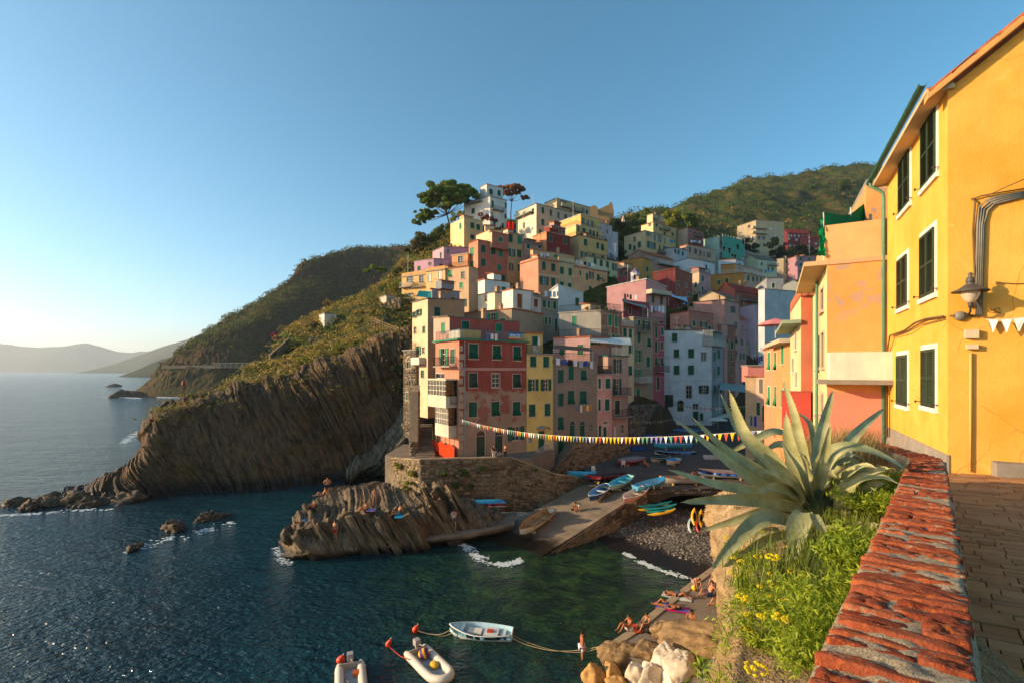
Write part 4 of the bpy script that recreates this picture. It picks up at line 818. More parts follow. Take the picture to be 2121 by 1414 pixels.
# glazed bays on the sea side
for j, (u0, u1, vt_, vb_) in enumerate([(908, 944, 784, 832), (918, 946, 838, 892)]):
    (t0, zt), (t1, _) = F_l.hit(u0, vt_), F_l.hit(u1, vt_); _, zb_ = F_l.hit((u0+u1)/2, vb_); dp = 1.3 if j == 0 else 1.0; t0 = max(.3, t0); t1 = F_l.W-.5
    q = [F_l.P(t0, 0, 0), F_l.P(t0, -dp, 0), F_l.P(t1, -dp, 0), F_l.P(t1, 0, 0)]; b = MB(); b.prism([xy(x_) for x_ in q], zb_-.5, zb_+.75); o = b.build('glazed_bay', plaster('cfc0a4', .5), e1); b = MB(); b.prism([xy(x_) for x_ in [F_l.P(t0-.1, 0, 0), F_l.P(t0-.1, -dp-.1, 0), F_l.P(t1+.1, -dp-.1, 0), F_l.P(t1+.1, 0, 0)]], zt-.08, zt+.06); b.build('bay_roof', plaster('cfc0a4', .5), o)
    n_ = 6
    for i in range(n_): inst('bay_window', glazing((t1-t0)/n_, zt-.09-zb_-.75, 2, 3, TRIM['w']), o, F_l.M(t0+(t1-t0)*i/n_, -dp+.03, zb_+.75))
    for tt in (t0, t1):
        fs = Face(F_l.P(tt, 0, 0) if tt == t1 else F_l.P(tt, -dp, 0), 0, dp, 0, 1); M_ = Matrix.Translation(F_l.P(tt, -dp, zb_+.75)) @ Matrix.Rotation(F_l.th+R(90), 4, 'Z'); inst('bay_window', glazing(dp, zt-.09-zb_-.75, 2, 3, simple('bay_frame', '4a3a2a', .6, .2)), o, M_)
balcony(F_l, e1, 912, 946, 758, .9); balcony(F_l, e1, 922, 948, 832, .8)
# roof terrace of the red house: parapet panel, flag, penthouse
b = MB(); zt_ = H-(703-HV)/F*51+.12; b.prism([xy(x_) for x_ in [F_r.P(.35, .3, 0), F_r.P(2.9, .3, 0), F_r.P(2.9, .4, 0), F_r.P(.35, .4, 0)]], zt_, zt_+1.0); b.build('terrace_panel', plaster('d8b45a', .2), e1)
b = MB(); b.prism([xy(x_) for x_ in [F_l.P(F_l.W-2.6, .2, 0), F_l.P(F_l.W-.2, .2, 0), F_l.P(F_l.W-.2, .35, 0), F_l.P(F_l.W-2.6, .35, 0)]], zt_, zt_+1.0); b.build('terrace_panel', plaster('d8cdb8', .2), e1)
# the flag on the railing
def fontmesh(txt, size, mat, ext=.004):
    cu = bpy.data.curves.new('lettering', 'FONT'); cu.body = txt; cu.size = size; cu.extrude = ext; cu.align_x = 'CENTER'; cu.align_y = 'CENTER'; cu.resolution_u = 2; o = bpy.data.objects.new('lettering', cu); C.objects.link(o); dg = bpy.context.evaluated_depsgraph_get(); me = bpy.data.meshes.new_from_object(o.evaluated_get(dg)); bpy.data.objects.remove(o); me.materials.clear(); me.materials.append(mat); o = bpy.data.objects.new('lettering', me); C.objects.link(o); return o
t0, z0_ = F_r.hit(1053, 703); t1, z1_ = F_r.hit(1079, 690); fl_ = empty('peace_flag', F_r.P(t0, -.05, z0_), 'striped blue and white peace flag hung on the terrace railing of the red house', 'flag'); hs = (z1_-z0_)/5
for i, c_ in enumerate(['b0502a', 'c8a878', '3f86a8', '5aa6c8', '2a5a9a']):
    b = MB()
    for k_ in range(8):
        a0, a1 = t0+(t1-t0)*k_/8, t0+(t1-t0)*(k_+1)/8; y0_, y1_ = -.06-.02*math.sin(k_*1.7), -.06-.02*math.sin((k_+1)*1.7); b.quad(F_r.P(a0, y0_, z0_+hs*i), F_r.P(a1, y1_, z0_+hs*i), F_r.P(a1, y1_, z0_+hs*(i+1)), F_r.P(a0, y0_, z0_+hs*(i+1)))
    b.build('stripe', simple('flag_'+c_, c_, .8, .1, .05), fl_)
o = fontmesh('PACE', .55, simple('flag_white', 'e8e4da', .8, .1, .03)); o.parent = fl_; o.matrix_local = Matrix.Translation(-worldloc(fl_)) @ F_r.M((t0+t1)/2, -.1, z0_+hs*2.6) @ Matrix.Rotation(R(90), 4, 'X')
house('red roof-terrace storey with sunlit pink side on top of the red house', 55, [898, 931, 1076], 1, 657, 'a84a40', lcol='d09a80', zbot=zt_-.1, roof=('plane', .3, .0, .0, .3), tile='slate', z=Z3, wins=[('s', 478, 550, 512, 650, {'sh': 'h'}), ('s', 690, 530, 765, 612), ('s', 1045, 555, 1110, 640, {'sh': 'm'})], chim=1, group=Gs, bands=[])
e2, _ = house('narrow yellow house with green shutters between the red and the grey-brown house', 56.2, [1091, 1145], 0, 733, 'e0bd62', zbot=2.8, D=9, z=Z4, wear=.15, rail=True, chim=0, trim='c',
    wins=[('s', 1155, 322, 1208, 415), ('s', 1268, 325, 1318, 418), ('o', 1160, 518, 1202, 620), ('o', 1270, 518, 1312, 620), ('s', 1145, 735, 1200, 840), ('s', 1280, 730, 1330, 835), ('D', 1226, 965, 1280, 1130), ('d', 1142, 1022, 1170, 1064)])
f2 = HOUSES[-1][1][0]; tq, zq = f2.hit(1122, 887); b = MB()
for i in range(9):
    a0, a1 = math.pi*i/9, math.pi*(i+1)/9; b.quad(f2.P(tq+.8*math.cos(a0), 0, zq+.35*math.sin(a0)), f2.P(tq+.8*math.cos(a0), -.8, zq+.35*math.sin(a0)-.1), f2.P(tq+.8*math.cos(a1), -.8, zq+.35*math.sin(a1)-.1), f2.P(tq+.8*math.cos(a1), 0, zq+.35*math.sin(a1)))
b.build('door_hood', simple('hood_grey', '9a938a', .7, .2), e2)
house('small yellow roof room with a green door above the narrow yellow house', 58.5, [1093, 1124], 0, 689, 'd8b25a', zbot=16.6, D=4, z=Z3, wins=[('s', 1425, 690, 1485, 780)], chim=0)
e3, f3 = house('grey-brown house with tilted green shutters and two arched doors', 58.6, [1145, 1237], 0, 749, '93806c', zbot=2.6, D=10, z=Z4, chim=0, rail=True, pipe=(0, .06), trim='g',
    wins=[('s', 1485, 410, 1530, 525), ('t', 1592, 440, 1640, 528), ('t', 1480, 618, 1535, 735), ('t', 1582, 622, 1640, 733), ('A', 1497, 915, 1540, 1040), ('A', 1582, 915, 1624, 1040), ('d', 1668, 905, 1695, 970)])
house('salmon pink house with a railed terrace left of the balconied stone house', 63, [1237, 1268], 0, 775, 'd69a86', zbot=2.6, D=9, z=Z4, wear=.2, rail=True, chim=0, wins=[('s', 1742, 512, 1766, 600), ('s', 1803, 512, 1848, 600), ('s', 1741, 690, 1763, 790), ('s', 1798, 690, 1840, 788), ('D', 1745, 915, 1770, 1010), ('D', 1785, 930, 1815, 1015), ('d', 1785, 880, 1825, 908)])
house('pinkish stone house with stacked balconies at the end of the front row', 64.8, [1268.5, 1301], 0, 737, 'b08a78', zbot=3, D=9, z=Z4, wear=.8, cornice='3f6a50', rail=RAILW, chim=0, wins=[('o', 1890, 345, 1922, 470, {'sh': 'k'}), ('o', 1888, 512, 1920, 655, {'sh': 'k'}), ('D', 1885, 702, 1930, 820, {'sh': 'k'}), ('d', 1938, 908, 1965, 985), ('D', 1880, 930, 1905, 1020, {'sh': 'w'})], bals=[(1866, 1996, 655, {'depth': .7}), (1866, 1996, 840, {'depth': 1.})])
house('pink wall house with a canopied terrace behind the grey-brown house', 66, [1146, 1222, 1262], 1, 697, 'b48c88', zbot=12, z=Z5, wear=.2, chim=1, rail=True, wins=[('o', 215, 380, 262, 430, {'sh': 'm'})], angs=[-30, AF])
# --- second tier, left
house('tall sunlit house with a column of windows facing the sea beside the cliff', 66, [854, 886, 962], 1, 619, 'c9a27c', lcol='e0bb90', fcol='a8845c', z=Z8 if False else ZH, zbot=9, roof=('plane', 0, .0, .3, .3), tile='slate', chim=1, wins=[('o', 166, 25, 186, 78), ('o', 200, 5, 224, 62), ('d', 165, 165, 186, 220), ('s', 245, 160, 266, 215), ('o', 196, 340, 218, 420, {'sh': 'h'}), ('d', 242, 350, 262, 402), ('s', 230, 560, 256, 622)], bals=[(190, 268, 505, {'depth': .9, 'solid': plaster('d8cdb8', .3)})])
house('grey stone lean-to with an arched opening at the foot of the tall sunlit house', 70, [836, 862], 0, 726, '7f7668', z=ZH, zbot=5, D=5, mats=[STONEG], angs=[-40], wins=[('A', 98, 480, 142, 540, {'sh': 'k'}), ('s', 65, 760, 82, 832), ('s', 92, 760, 112, 832)], roof=('flat',), chim=0, rail=True)
eL, fL = HOUSES[-1]; fL = fL[0]; stonework('stones', fL.P(0, 0, fL.z0), fL.P(fL.W, 0, fL.z0), fL.P(fL.W, 0, fL.z1), fL.P(0, 0, fL.z1), STONEG, eL, seed=77, skip=lambda p_: any(h_[0]-.25 < (Vector((p_.x, p_.y))-fL.O).dot(fL.d) < h_[1]+.25 and h_[2]-.3 < p_.z < h_[3]+.5 for h_ in fL.h))
house('grey-brown house with green open shutters behind the red roof terrace', 68, [955, 1060], 1, 640, '9a8468', z=Z3, angs=[-37], D=8, roof=('plane', .0, .0, .0, .0), tile='terra', wins=[('o', 990, 450, 1040, 520, {'sh': 'm'})])
house('blue-grey roof terrace block above the tall sunlit house', 80, [892, 895, 952], 1, 598, '7d8085', z=Z3, chim=1, wins=[('d', 705, 250, 745, 305)])
house('white house with tall brown shutters in the middle of the village', 74, [1040, 1062.5, 1104], 1, 599, 'd5ccc0', z=Z3, roof=('plane', 0, 0, 0, 0), wear=.15, sh='b', pipe=(1, .93), wins=[('D', 1270, 250, 1320, 395, {'sh': 'b'}), ('o', 1268, 445, 1312, 550, {'sh': 'b'})], bands=[(1, 400, '9a9088', .12)])
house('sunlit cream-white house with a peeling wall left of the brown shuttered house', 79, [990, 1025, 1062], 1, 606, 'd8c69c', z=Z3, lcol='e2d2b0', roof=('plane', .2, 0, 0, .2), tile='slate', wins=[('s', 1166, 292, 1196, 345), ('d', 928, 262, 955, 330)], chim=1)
house('white flat-roofed block in front of the tall salmon house', 88, [990, 1004, 1056], 1, 578, 'd4cdc4', z=Z3, wear=.15, chim=2, wins=[('o', 1215, 140, 1250, 180, {'sh': 'b'})])
house('narrow pinkish house with brown shutters right of the white one', 77.5, [1104, 1121], 0, 613, 'cdb0a4', z=Z3, sh='b', D=7, wins=[('s', 1445, 300, 1482, 382), ('d', 1440, 475, 1482, 560)], bals=[(1432, 1512, 570, {'depth': .8})], chim=0)
house('grey-beige house with green shutters and a dark tall door', 79, [1121, 1156], 0, 617, '94836f', z=Z3, D=8, wins=[('s', 1535, 310, 1567, 390), ('s', 1588, 318, 1612, 398), ('s', 1643, 325, 1677, 410), ('s', 1558, 485, 1582, 565), ('s', 1597, 490, 1620, 562), ('D', 1660, 505, 1690, 640, {'sh': 'k'})], chim=1)
house('streaked bare concrete house with a rubble front under a planted terrace', 70, [1158, 1245, 1288], 1, 643, '8d8a80', z=Z2, angs=[-28, AF], zbot=14, mats=[plaster('96938a', 1.), stonemat('pink_rubble', '7a5a46', 'b08a70', '9a7a66')], chim=0, rail=True, sh='m', wins=[('s', -58, 1030, -26, 1110, {'trim': 'g'}), ('s', 240, 1015, 270, 1110), ('s', 293, 1025, 320, 1120), ('s', 242, 1182, 258, 1214), ('s', 270, 1182, 296, 1214), ('s', 316, 1186, 336, 1216)])
house('white shed-roofed block above the grey-beige house', 84, [1140, 1156, 1208], 1, 600, 'cfcac2', z=Z3, roof=('plane', 0, .8, 0, 0), tile='white', chim=0, wear=.2)
# --- second tier, right of the square
house('cream narrow house with green shutters behind the end of the front row', 75, [1289, 1313], 0, 677, 'd8b884', z=Z5, D=8, wins=[('s', 508, 275, 535, 350), ('s', 560, 283, 585, 360), ('t', 560, 435, 590, 505), ('t', 558, 630, 585, 712)], chim=0, rail=RAILW, zbot=5)
house('tall brown-grey house with a balcony of laundry in the shaded row', 77, [1312, 1353], 0, 657, '9c8468', z=Z5, D=9, zbot=5, chim=0, rail=True, wins=[('s', 640, 195, 668, 250), ('o', 705, 205, 738, 285), ('s', 637, 312, 670, 410), ('t', 730, 365, 765, 450), ('o', 642, 472, 668, 590, {'sh': 'h'}), ('s', 722, 540, 757, 640), ('o', 632, 657, 660, 742, {'sh': 'h'}), ('D', 628, 842, 662, 945, {'sh': 'm'})], bals=[(632, 726, 300, {'depth': .8}), (610, 740, 785, {'depth': .9, 'rail': RAILW})])
house('tall narrow raspberry-red house left of the big white one', 80, [1353, 1376], 0, 670, 'a8505a', z=Z5, D=9, zbot=5, chim=0, rail=True, wear=.2, wins=[('s', 805, 258, 829, 370), ('s', 862, 265, 886, 340), ('s', 803, 395, 828, 505), ('s', 859, 403, 882, 475), ('t', 803, 545, 832, 622), ('t', 857, 548, 884, 625), ('D', 820, 730, 848, 850, {'sh': 'k'})], bals=[(800, 905, 680, {'depth': .9})])
e9, f9 = house('big plain white house with dark green shutters standing on the harbour square', 85, [1376, 1474, 1497], 1, 683, 'ccd0d2', angs=[-3, 52], z=Z5, zbot=4.5, D=10, wear=.25, chim=1, roof=('flat',), cornice='5a4a42', lcol='ccd0d2', fcol='8f9294', trim='g',  # grey flank colour carries the shade on the right side of the white walls
    wins=[('s', 968, 322, 1013, 398), ('s', 985, 472, 1031, 552), ('s', 1122, 468, 1172, 548), ('s', 985, 625, 1033, 705), ('s', 1120, 623, 1171, 705), ('d', 1102, 812, 1152, 930), ('A', 1018, 985, 1073, 1050, {'sh': 'k'}), ('d', 1165, 985, 1212, 1030), ('D', 1166, 1058, 1214, 1138), ('D', 1231, 1075, 1258, 1138), ('D', 890, 900, 975, 1010, {'sh': 'k'}), ('s', 1395, 475, 1418, 555), ('s', 1393, 632, 1415, 710)], bands=[(0, 549, 'b4b8ba', .08), (0, 770, 'b4b8ba', .08)])
fw, fs = f9; (t0, zt), (_, zb_) = fw.hit(1455, 685), fw.hit(1455, 714); b = MB(); q = [fw.P(t0, -.5, 0), fw.P(fw.W+.4, -.5, 0), fs.P(fs.W-.6, -.5, 0), fs.P(fs.W-.6, .1, 0), fw.P(t0, .3, 0)]
b.prism([xy(x_) for x_ in q], zb_-.2, zb_+.95); o = b.build('glazed_loggia', plaster('a8a49a', .5), e9); b = MB(); b.prism([xy(x_) for x_ in q], zt-.1, zt+.1); b.build('loggia_roof', plaster('a8a49a', .5), o)
for i in range(4): inst('loggia_window', glazing((fw.W-t0)/4, zt-zb_-1.05, 2, 2, RAILW), o, fw.M(t0+(fw.W-t0)*i/4, -.45, zb_+.95))
house('terracotta-pink house with a dark glazed roof storey above the big white house', 93, [1388, 1427, 1486], 1, 650, 'b8705c', z=Z5, lcol='c08068', angs=[-20, AF], roof=('plane', 0, .5, .5, 0), tile='red', wear=.5, wins=[('d', 1212, 138, 1275, 188), ('d', 1290, 140, 1330, 190), ('s', 1305, 250, 1335, 300)], chim=2)
house('dim red-brown house right of the big white one', 97, [1490, 1523], 0, 672, '9a6050', z=Z5, D=9, zbot=5, wear=.3, angs=[20], wins=[('s', 1465, 380, 1500, 480), ('s', 1518, 395, 1545, 470), ('s', 1465, 505, 1482, 600), ('s', 1518, 505, 1535, 580), ('s', 1465, 635, 1480, 710), ('s', 1515, 640, 1532, 715)], chim=1)
house('tall cream house with three dark shuttered windows deep in the street', 101, [1523, 1543], 0, 684, 'c0a478', z=Z5, D=8, zbot=5, angs=[15], wins=[('s', 1576, 325, 1615, 430), ('s', 1571, 457, 1615, 565), ('s', 1569, 608, 1612, 682), ('D', 1565, 770, 1612, 830, {'sh': 'k'})], roof=('flat',), chim=0)
house('low ochre-cream house with a teal window box at the end of the street', 104, [1543, 1568], 0, 709, 'a8946c', z=Z5, D=8, zbot=5, angs=[10], wins=[('s', 1690, 450, 1738, 555), ('s', 1690, 600, 1735, 680)], chim=0)
house('pink gabled block with brown tiles above the street', 98, [1500, 1509, 1546], 1, 660, 'b87a80', z=ZF, roof=('plane', 1, 0, 0, 1), wear=.2, wins=[('d', 785, 690, 830, 730)])
house('lilac-pink house with a grey drainpipe high in the street gap', 104, [1533, 1562, 1570], 1, 636, 'c098a4', z=ZF, angs=[-15, AF], roof=('plane', 0, .6, .6, 0), tile='slate', chim=0)
house('long pink house with pale plaster patches under a green-edged roof', 97, [1436, 1500, 1531], 1, 624, 'c48878', z=ZF, angs=[-22, AF], roof=('plane', 0, .3, -.0, .3), tile='slate', wear=.7, wins=[('s', 575, 590, 650, 690, {'sh': 'r'})], chim=1)
house('cream gabled cottage with two small windows below the red-roofed house', 101, [1447, 1502, 1522], 1, 616, 'c8a880', z=ZF, angs=[-30, AF], roof=('gl', 1.4), tile='slate', wins=[('d', 510, 425, 555, 480), ('d', 585, 430, 617, 475)], chim=0)
house('brick-red gabled house with a red tiled roof and deep loggia', 108, [1484, 1523, 1588], 1, 601, 'a05848', z=ZF, roof=('gl', 1.9), tile='red', wear=.2, wins=[('d', 925, 335, 960, 430), ('d', 975, 345, 1050, 440), ('d', 1105, 350, 1140, 430), ('d', 780, 520, 815, 555), ('d', 930, 530, 970, 560)], bals=[(720, 1140, 480, {'depth': 1.2, 'rail': RAIL}), ], chim=2)
house('large blank white gable wall behind the sunlit street houses', 74, [1584, 1660], 0, 599, 'b4b9ba', angs=[20], D=1.2, wear=.6, zbot=6, roof=('flat',), ov=.05, chim=0, group='blank walls')  # white wall with bluish shade put into its colour, face turned from the sun
house('grey house with one green shutter above the blank white wall', 112, [1588, 1623], 0, 583, '8f9296', z=ZF, angs=[-10], D=8, wins=[('s', 1245, 205, 1298, 290)], roof=('plane', .8, .8, 0, 0), tile='slate', chim=0)
house('pale cream gabled house above the blank white wall', 108, [1622, 1662, 1690], 1, 590, 'c8c0a8', z=ZF, angs=[-12, AF], roof=('gl', 1.2), tile='slate', chim=0, wins=[('d', 1540, 262, 1570, 280)])
# --- third tier
house('big pink house with white quoins, a roof terrace and white laundry', 92, [1257, 1338, 1380], 1, 588, 'c88a84', z=ZE, angs=[-33, AF], roof=('plane', 0, .9, 0, .0), tile='white', wear=.15, lcol='b88484', wins=[('s', 880, 412, 930, 495), ('s', 1026, 450, 1076, 545), ('s', 1036, 682, 1086, 832), ('s', 1197, 706, 1250, 862), ('s', 1030, 962, 1085, 1020)], bals=[(925, 1310, 640, {'depth': 1.4, 'solid': plaster('c8b090', .3), 'h': .7})], chim=1)
house('raspberry-walled terrace house with a long awning below the big pink house', 84, [1290, 1291, 1345], 1, 622, 'a03a4c', z=ZE, wins=[('s', 452, 835, 525, 960, {'sh': 'm'})], chim=0, roof=('plane', 0, 0, 0, 0), tile='slate')
house('dark red house with peeling white patches on its side', 106, [1352, 1399, 1434], 1, 562, '7c2e30', z=ZE, angs=[-25, AF], fcol='96503c', wear=.8, roof=('plane', 0, .6, 0, 0), wins=[('s', 1530, 400, 1570, 480, {'sh': 'r'}), ('s', 1690, 440, 1730, 520, {'sh': 'r'})], chim=0)
house('pink and cream house with washing under a window in the centre of the hill', 112, [1420, 1448, 1472], 1, 563, 'bc8f8a', z=Z2, lcol='c0a488', roof=('flat',), rail=True, wins=[('s', 1020, 690, 1042, 738), ('s', 1022, 782, 1040, 822), ('t', 965, 745, 985, 790), ('s', 955, 848, 995, 882)], chim=1)
house('cream house under a blue-grey awning roof left of the pink and cream one', 108, [1376, 1402, 1437], 1, 600, 'c0a070', z=ZE, wear=.4, roof=('plane', .3, .3, 0, 0), tile='slate', wins=[('s', 1350, 935, 1400, 1040), ('s', 1455, 950, 1490, 1030)], chim=1, zbot=20)
house('ochre striped house with pinkish front and roof terrace', 138, [1471, 1541, 1586], 1, 565, 'b07c30', z=ZD, fcol='c89a80', angs=[-25, AF], wear=.15, trim='c', wins=[('s', 310, 1090, 362, 1172), ('s', 486, 1062, 512, 1142), ('s', 360, 1260, 412, 1335), ('s', 487, 1232, 538, 1310), ('s', 845, 1185, 880, 1265), ('s', 925, 1200, 960, 1285), ('s', 990, 1205, 1018, 1285), ('s', 1058, 1215, 1083, 1295)], rail=RAILW, chim=0)
house('pinkish upper storey set back on the ochre striped house', 143, [1493, 1522, 1580], 1, 547, 'c49a7c', z=ZD, angs=[-20, AF], lcol='b07c30', roof=('plane', 0, 0, 0, 0), tile='slate', wins=[('d', 690, 1055, 750, 1095), ('d', 1025, 1070, 1050, 1150)], chim=0)
house('mustard house with a pent roof above the white turret', 124, [1288, 1331, 1352], 1, 537, 'b8863c', z=ZC, angs=[-18, AF], roof=('plane', 0, .4, 0, 0), wear=.2, wins=[('s', 585, 1240, 640, 1350)], chim=1)
house('small crimson house with two tall windows left of the turret', 110, [1279, 1281, 1306], 1, 556, 'a04a4c', z=ZE, wins=[('s', 408, 165, 450, 290), ('s', 510, 185, 552, 300)], chim=1, wear=.2)
house('dusky pink gabled house with a white railed terrace', 136, [1301, 1345, 1394], 1, 528, 'b48878', z=ZC, angs=[-22, AF], roof=('gl', 1.6), wins=[('d', 690, 1060, 790, 1120)], chim=0, bals=[(810, 1215, 1180, {'depth': 1.5, 'rail': RAILW})])
house('white house with a dark shallow gable in the middle of the hill', 140, [1396, 1457, 1480], 1, 540, 'c6ccd0', z=ZC, angs=[-20, AF], roof=('gl', 1.), tile='slate', wear=.3, wins=[('d', 1790, 1110, 1830, 1160), ('d', 1885, 1130, 1930, 1220)], chim=1)
house('white-walled terrace block between the white gable and the ochre house', 150, [1488, 1524, 1540], 1, 537, 'bcc4cc', angs=[-15, AF], roof=('flat',), chim=0)
house('bluish-white house with three windows right of the peach loggia house', 152, [1396, 1423], 0, 513, 'b8b4b8', z=ZC, D=8, wins=[('s', 1180, 870, 1215, 955), ('s', 1248, 890, 1285, 975), ('s', 1335, 920, 1372, 1005)], roof=('plane', 0, 0, .6, .6), tile='slate', chim=0)
house('long salmon house stepping down below the green scaffold', 162, [1408, 1424, 1482], 1, 507, 'c49a80', z=ZC, lcol='b89484', roof=('plane', 0, 0, .6, .6), wins=[('s', 1490, 830, 1525, 940, {'sh': 'r'}), ('s', 1595, 865, 1650, 970, {'sh': 'r'}), ('s', 1700, 900, 1740, 1000, {'sh': 'r'})], chim=0)
# --- third tier, left: the orange row
house('orange house with roof-terrace laundry and a slanted pink side wall', 97, [1077, 1115, 1157], 1, 536, 'cf8c5c', z=Z1, lcol='b88468', roof=('flat',), par=(.5, 'b88468'), wear=.15, wins=[('s', 1530, 920, 1566, 1005), ('s', 1625, 940, 1666, 1020), ('o', 1528, 1078, 1572, 1162), ('s', 1625, 1092, 1666, 1175)], bands=[(1, 1050, 'd0b8a0', .25)], chim=1)
house('beige house between the orange and the peach house', 100.5, [1157, 1189], 0, 541, 'c8a878', z=Z1, D=9, par=(.9, 'c8a878'), wins=[('s', 1715, 975, 1756, 1050), ('s', 1804, 990, 1841, 1066), ('s', 1715, 1130, 1756, 1190), ('s', 1800, 1145, 1836, 1186)], chim=0)
house('peach house with grey terrace rail at the right of the orange row', 103, [1189, 1258], 0, 552, 'd49c6c', z=Z2, D=10, wear=.15, rail=RAILW, wins=[('s', -15, 488, -5, 520), ('o', 30, 510, 48, 545), ('s', -15, 555, 0, 590), ('o', 90, 658, 108, 720), ('s', 145, 680, 169, 736), ('s', 79, 780, 103, 820), ('s', 140, 800, 166, 840), ('s', 12, 592, 26, 618), ('s', 2, 650, 14, 690)], chim=0)
house('terrace storey with laundry poles on top of the orange row', 104, [1098, 1104, 1190], 1, 517, 'c8986c', z=Z1, zbot=35, roof=('plane', 0, 0, .3, .3), wins=[('d', 1470, 800, 1505, 840), ('s', 1650, 845, 1690, 880, {'sh': 'h'}), ('d', 1735, 885, 1758, 915)], chim=1, lcol='d8b080')
house('pale green-cream house with tall green windows right of the yellow villa', 113, [1216, 1280], 0, 531, 'cdbf8c', z=Z2, D=9, wear=.2, wins=[('s', 170, 560, 196, 615), ('s', 222, 572, 247, 626), ('o', 285, 590, 308, 650), ('s', 232, 682, 248, 738, {'sh': 'h'}), ('s', 280, 692, 305, 742, {'sh': 'h'}), ('s', 120, 545, 142, 595)], rail=True, chim=2)
# --- salmon tower and the sunlit row on the left
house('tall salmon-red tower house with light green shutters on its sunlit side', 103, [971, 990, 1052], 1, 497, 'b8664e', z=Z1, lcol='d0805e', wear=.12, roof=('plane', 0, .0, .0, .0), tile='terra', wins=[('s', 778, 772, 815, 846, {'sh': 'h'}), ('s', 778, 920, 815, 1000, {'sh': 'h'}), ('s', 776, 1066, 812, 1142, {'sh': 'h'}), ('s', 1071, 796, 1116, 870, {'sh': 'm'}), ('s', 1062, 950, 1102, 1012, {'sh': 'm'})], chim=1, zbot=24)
house('salmon top storey of the tower house with one green shutter', 104, [1014, 1019, 1052.5], 1, 480, 'b8664e', z=Z1, zbot=42, roof=('plane', 0, 0, 0, 0), wins=[('s', 1070, 666, 1116, 714, {'sh': 'm'})], chim=0, lcol='d8b080')
house('narrow yellow-beige house joined to the right of the salmon tower', 107, [1052.5, 1085], 0, 481, 'c89a64', z=Z1, D=9, zbot=26, wins=[('s', 1180, 632, 1220, 715), ('s', 1274, 652, 1315, 732, {'sh': 'm'}), ('o', 1195, 787, 1228, 865), ('s', 1270, 797, 1310, 872), ('o', 1192, 937, 1212, 1010), ('s', 1275, 950, 1295, 1015)], chim=1)
house('pink house with a railed terrace right of the narrow yellow-beige one', 109, [1086, 1129], 0, 502, 'b87c6c', z=ZB, D=6, rail=True, wins=[('s', 275, 1020, 336, 1110), ('s', 475, 1050, 536, 1100)], chim=0)
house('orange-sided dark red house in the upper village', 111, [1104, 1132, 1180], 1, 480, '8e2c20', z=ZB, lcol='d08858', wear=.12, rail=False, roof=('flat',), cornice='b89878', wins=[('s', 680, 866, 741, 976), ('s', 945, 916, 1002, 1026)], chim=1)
house('dark pink penthouse on the dark red house', 116, [1128, 1143, 1171], 1, 467, '9c4a4c', z=ZB, lcol='c07860', zbot=45, wins=[('s', 805, 716, 850, 790), ('s', 925, 766, 962, 825)], chim=0)
house('golden yellow row house with balconies facing the sea, leftmost in the village', 106, [832, 883], 1, 568, 'd8ac62', z=Z1, angs=[-29.4], D=9, zbot=20, rail=False, wear=.2, wins=[('d', 112, 1078, 180, 1140), ('d', 242, 1064, 290, 1140), ('d', 92, 1252, 165, 1310), ('s', 105, 1390, 140, 1470, {'sh': 'r'}), ('d', 110, 1560, 138, 1600)], bals=[(60, 185, 1195, {'depth': 1., 'rail': RAILW}), (60, 185, 1355, {'depth': 1., 'rail': RAILW}), (190, 300, 1190, {'depth': .8})], chim=0, par=(.9, 'd09a58'))
house('cream row house with pale shutters in the sunlit left row', 102.5, [883, 922], 1, 558, 'dcb676', z=Z1, angs=[-29.4], D=9, zbot=22, wear=.2, wins=[('s', 335, 1046, 370, 1126, {'sh': 'w'}), ('s', 444, 1016, 480, 1100, {'sh': 'w'}), ('s', 440, 1175, 478, 1230, {'sh': 'r'})], chim=0, par=(.8, 'd09a58'))
house('beige row house with small light green shutters left of the salmon tower', 100, [922, 971], 1, 551, 'c8a27c', z=Z1, angs=[-29.4], D=9, zbot=22, wear=.2, wins=[('t', 545, 1006, 580, 1080, {'sh': 'h'}), ('t', 665, 976, 705, 1052, {'sh': 'h'}), ('s', 666, 1136, 700, 1196, {'sh': 'h'}), ('s', 540, 1170, 576, 1225, {'sh': 'h'})], chim=0, rail=True)
house('lilac-pink cottage with dark windows above the sunlit left row', 111, [896, 919, 987], 1, 511, 'c890a0', z=Z1, angs=['L', 20], roof=('plane', .0, .0, .3, .3), tile='slate', wear=.15, wins=[('d', 530, 790, 560, 836), ('d', 640, 757, 666, 790)], chim=1)
house('lilac terrace wall block under the lilac-pink cottage', 108, [858, 898, 930], 1, 536, 'c090a4', angs=[-29, 10], wear=.15, chim=0, zbot=26, z=Z1, wins=[('d', 340, 925, 372, 955)])
house('orange loggia room with a white cloth beside the salmon tower', 104.5, [936, 969], 1, 525, 'd09058', z=Z1, angs=[-29], D=4, zbot=34, wins=[('d', 600, 850, 628, 945), ('d', 650, 860, 700, 930)], chim=0, cornice='c8b090')
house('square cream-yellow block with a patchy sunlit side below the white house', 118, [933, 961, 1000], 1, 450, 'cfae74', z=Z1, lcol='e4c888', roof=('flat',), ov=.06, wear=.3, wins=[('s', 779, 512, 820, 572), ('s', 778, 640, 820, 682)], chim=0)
house('sunlit cream terrace room with a pergola above the salmon tower', 113, [986, 1014, 1040], 1, 476, 'd8c090', z=Z1, roof=('flat',), chim=1, angs=['L', 10], wins=[('d', 905, 570, 935, 620)])
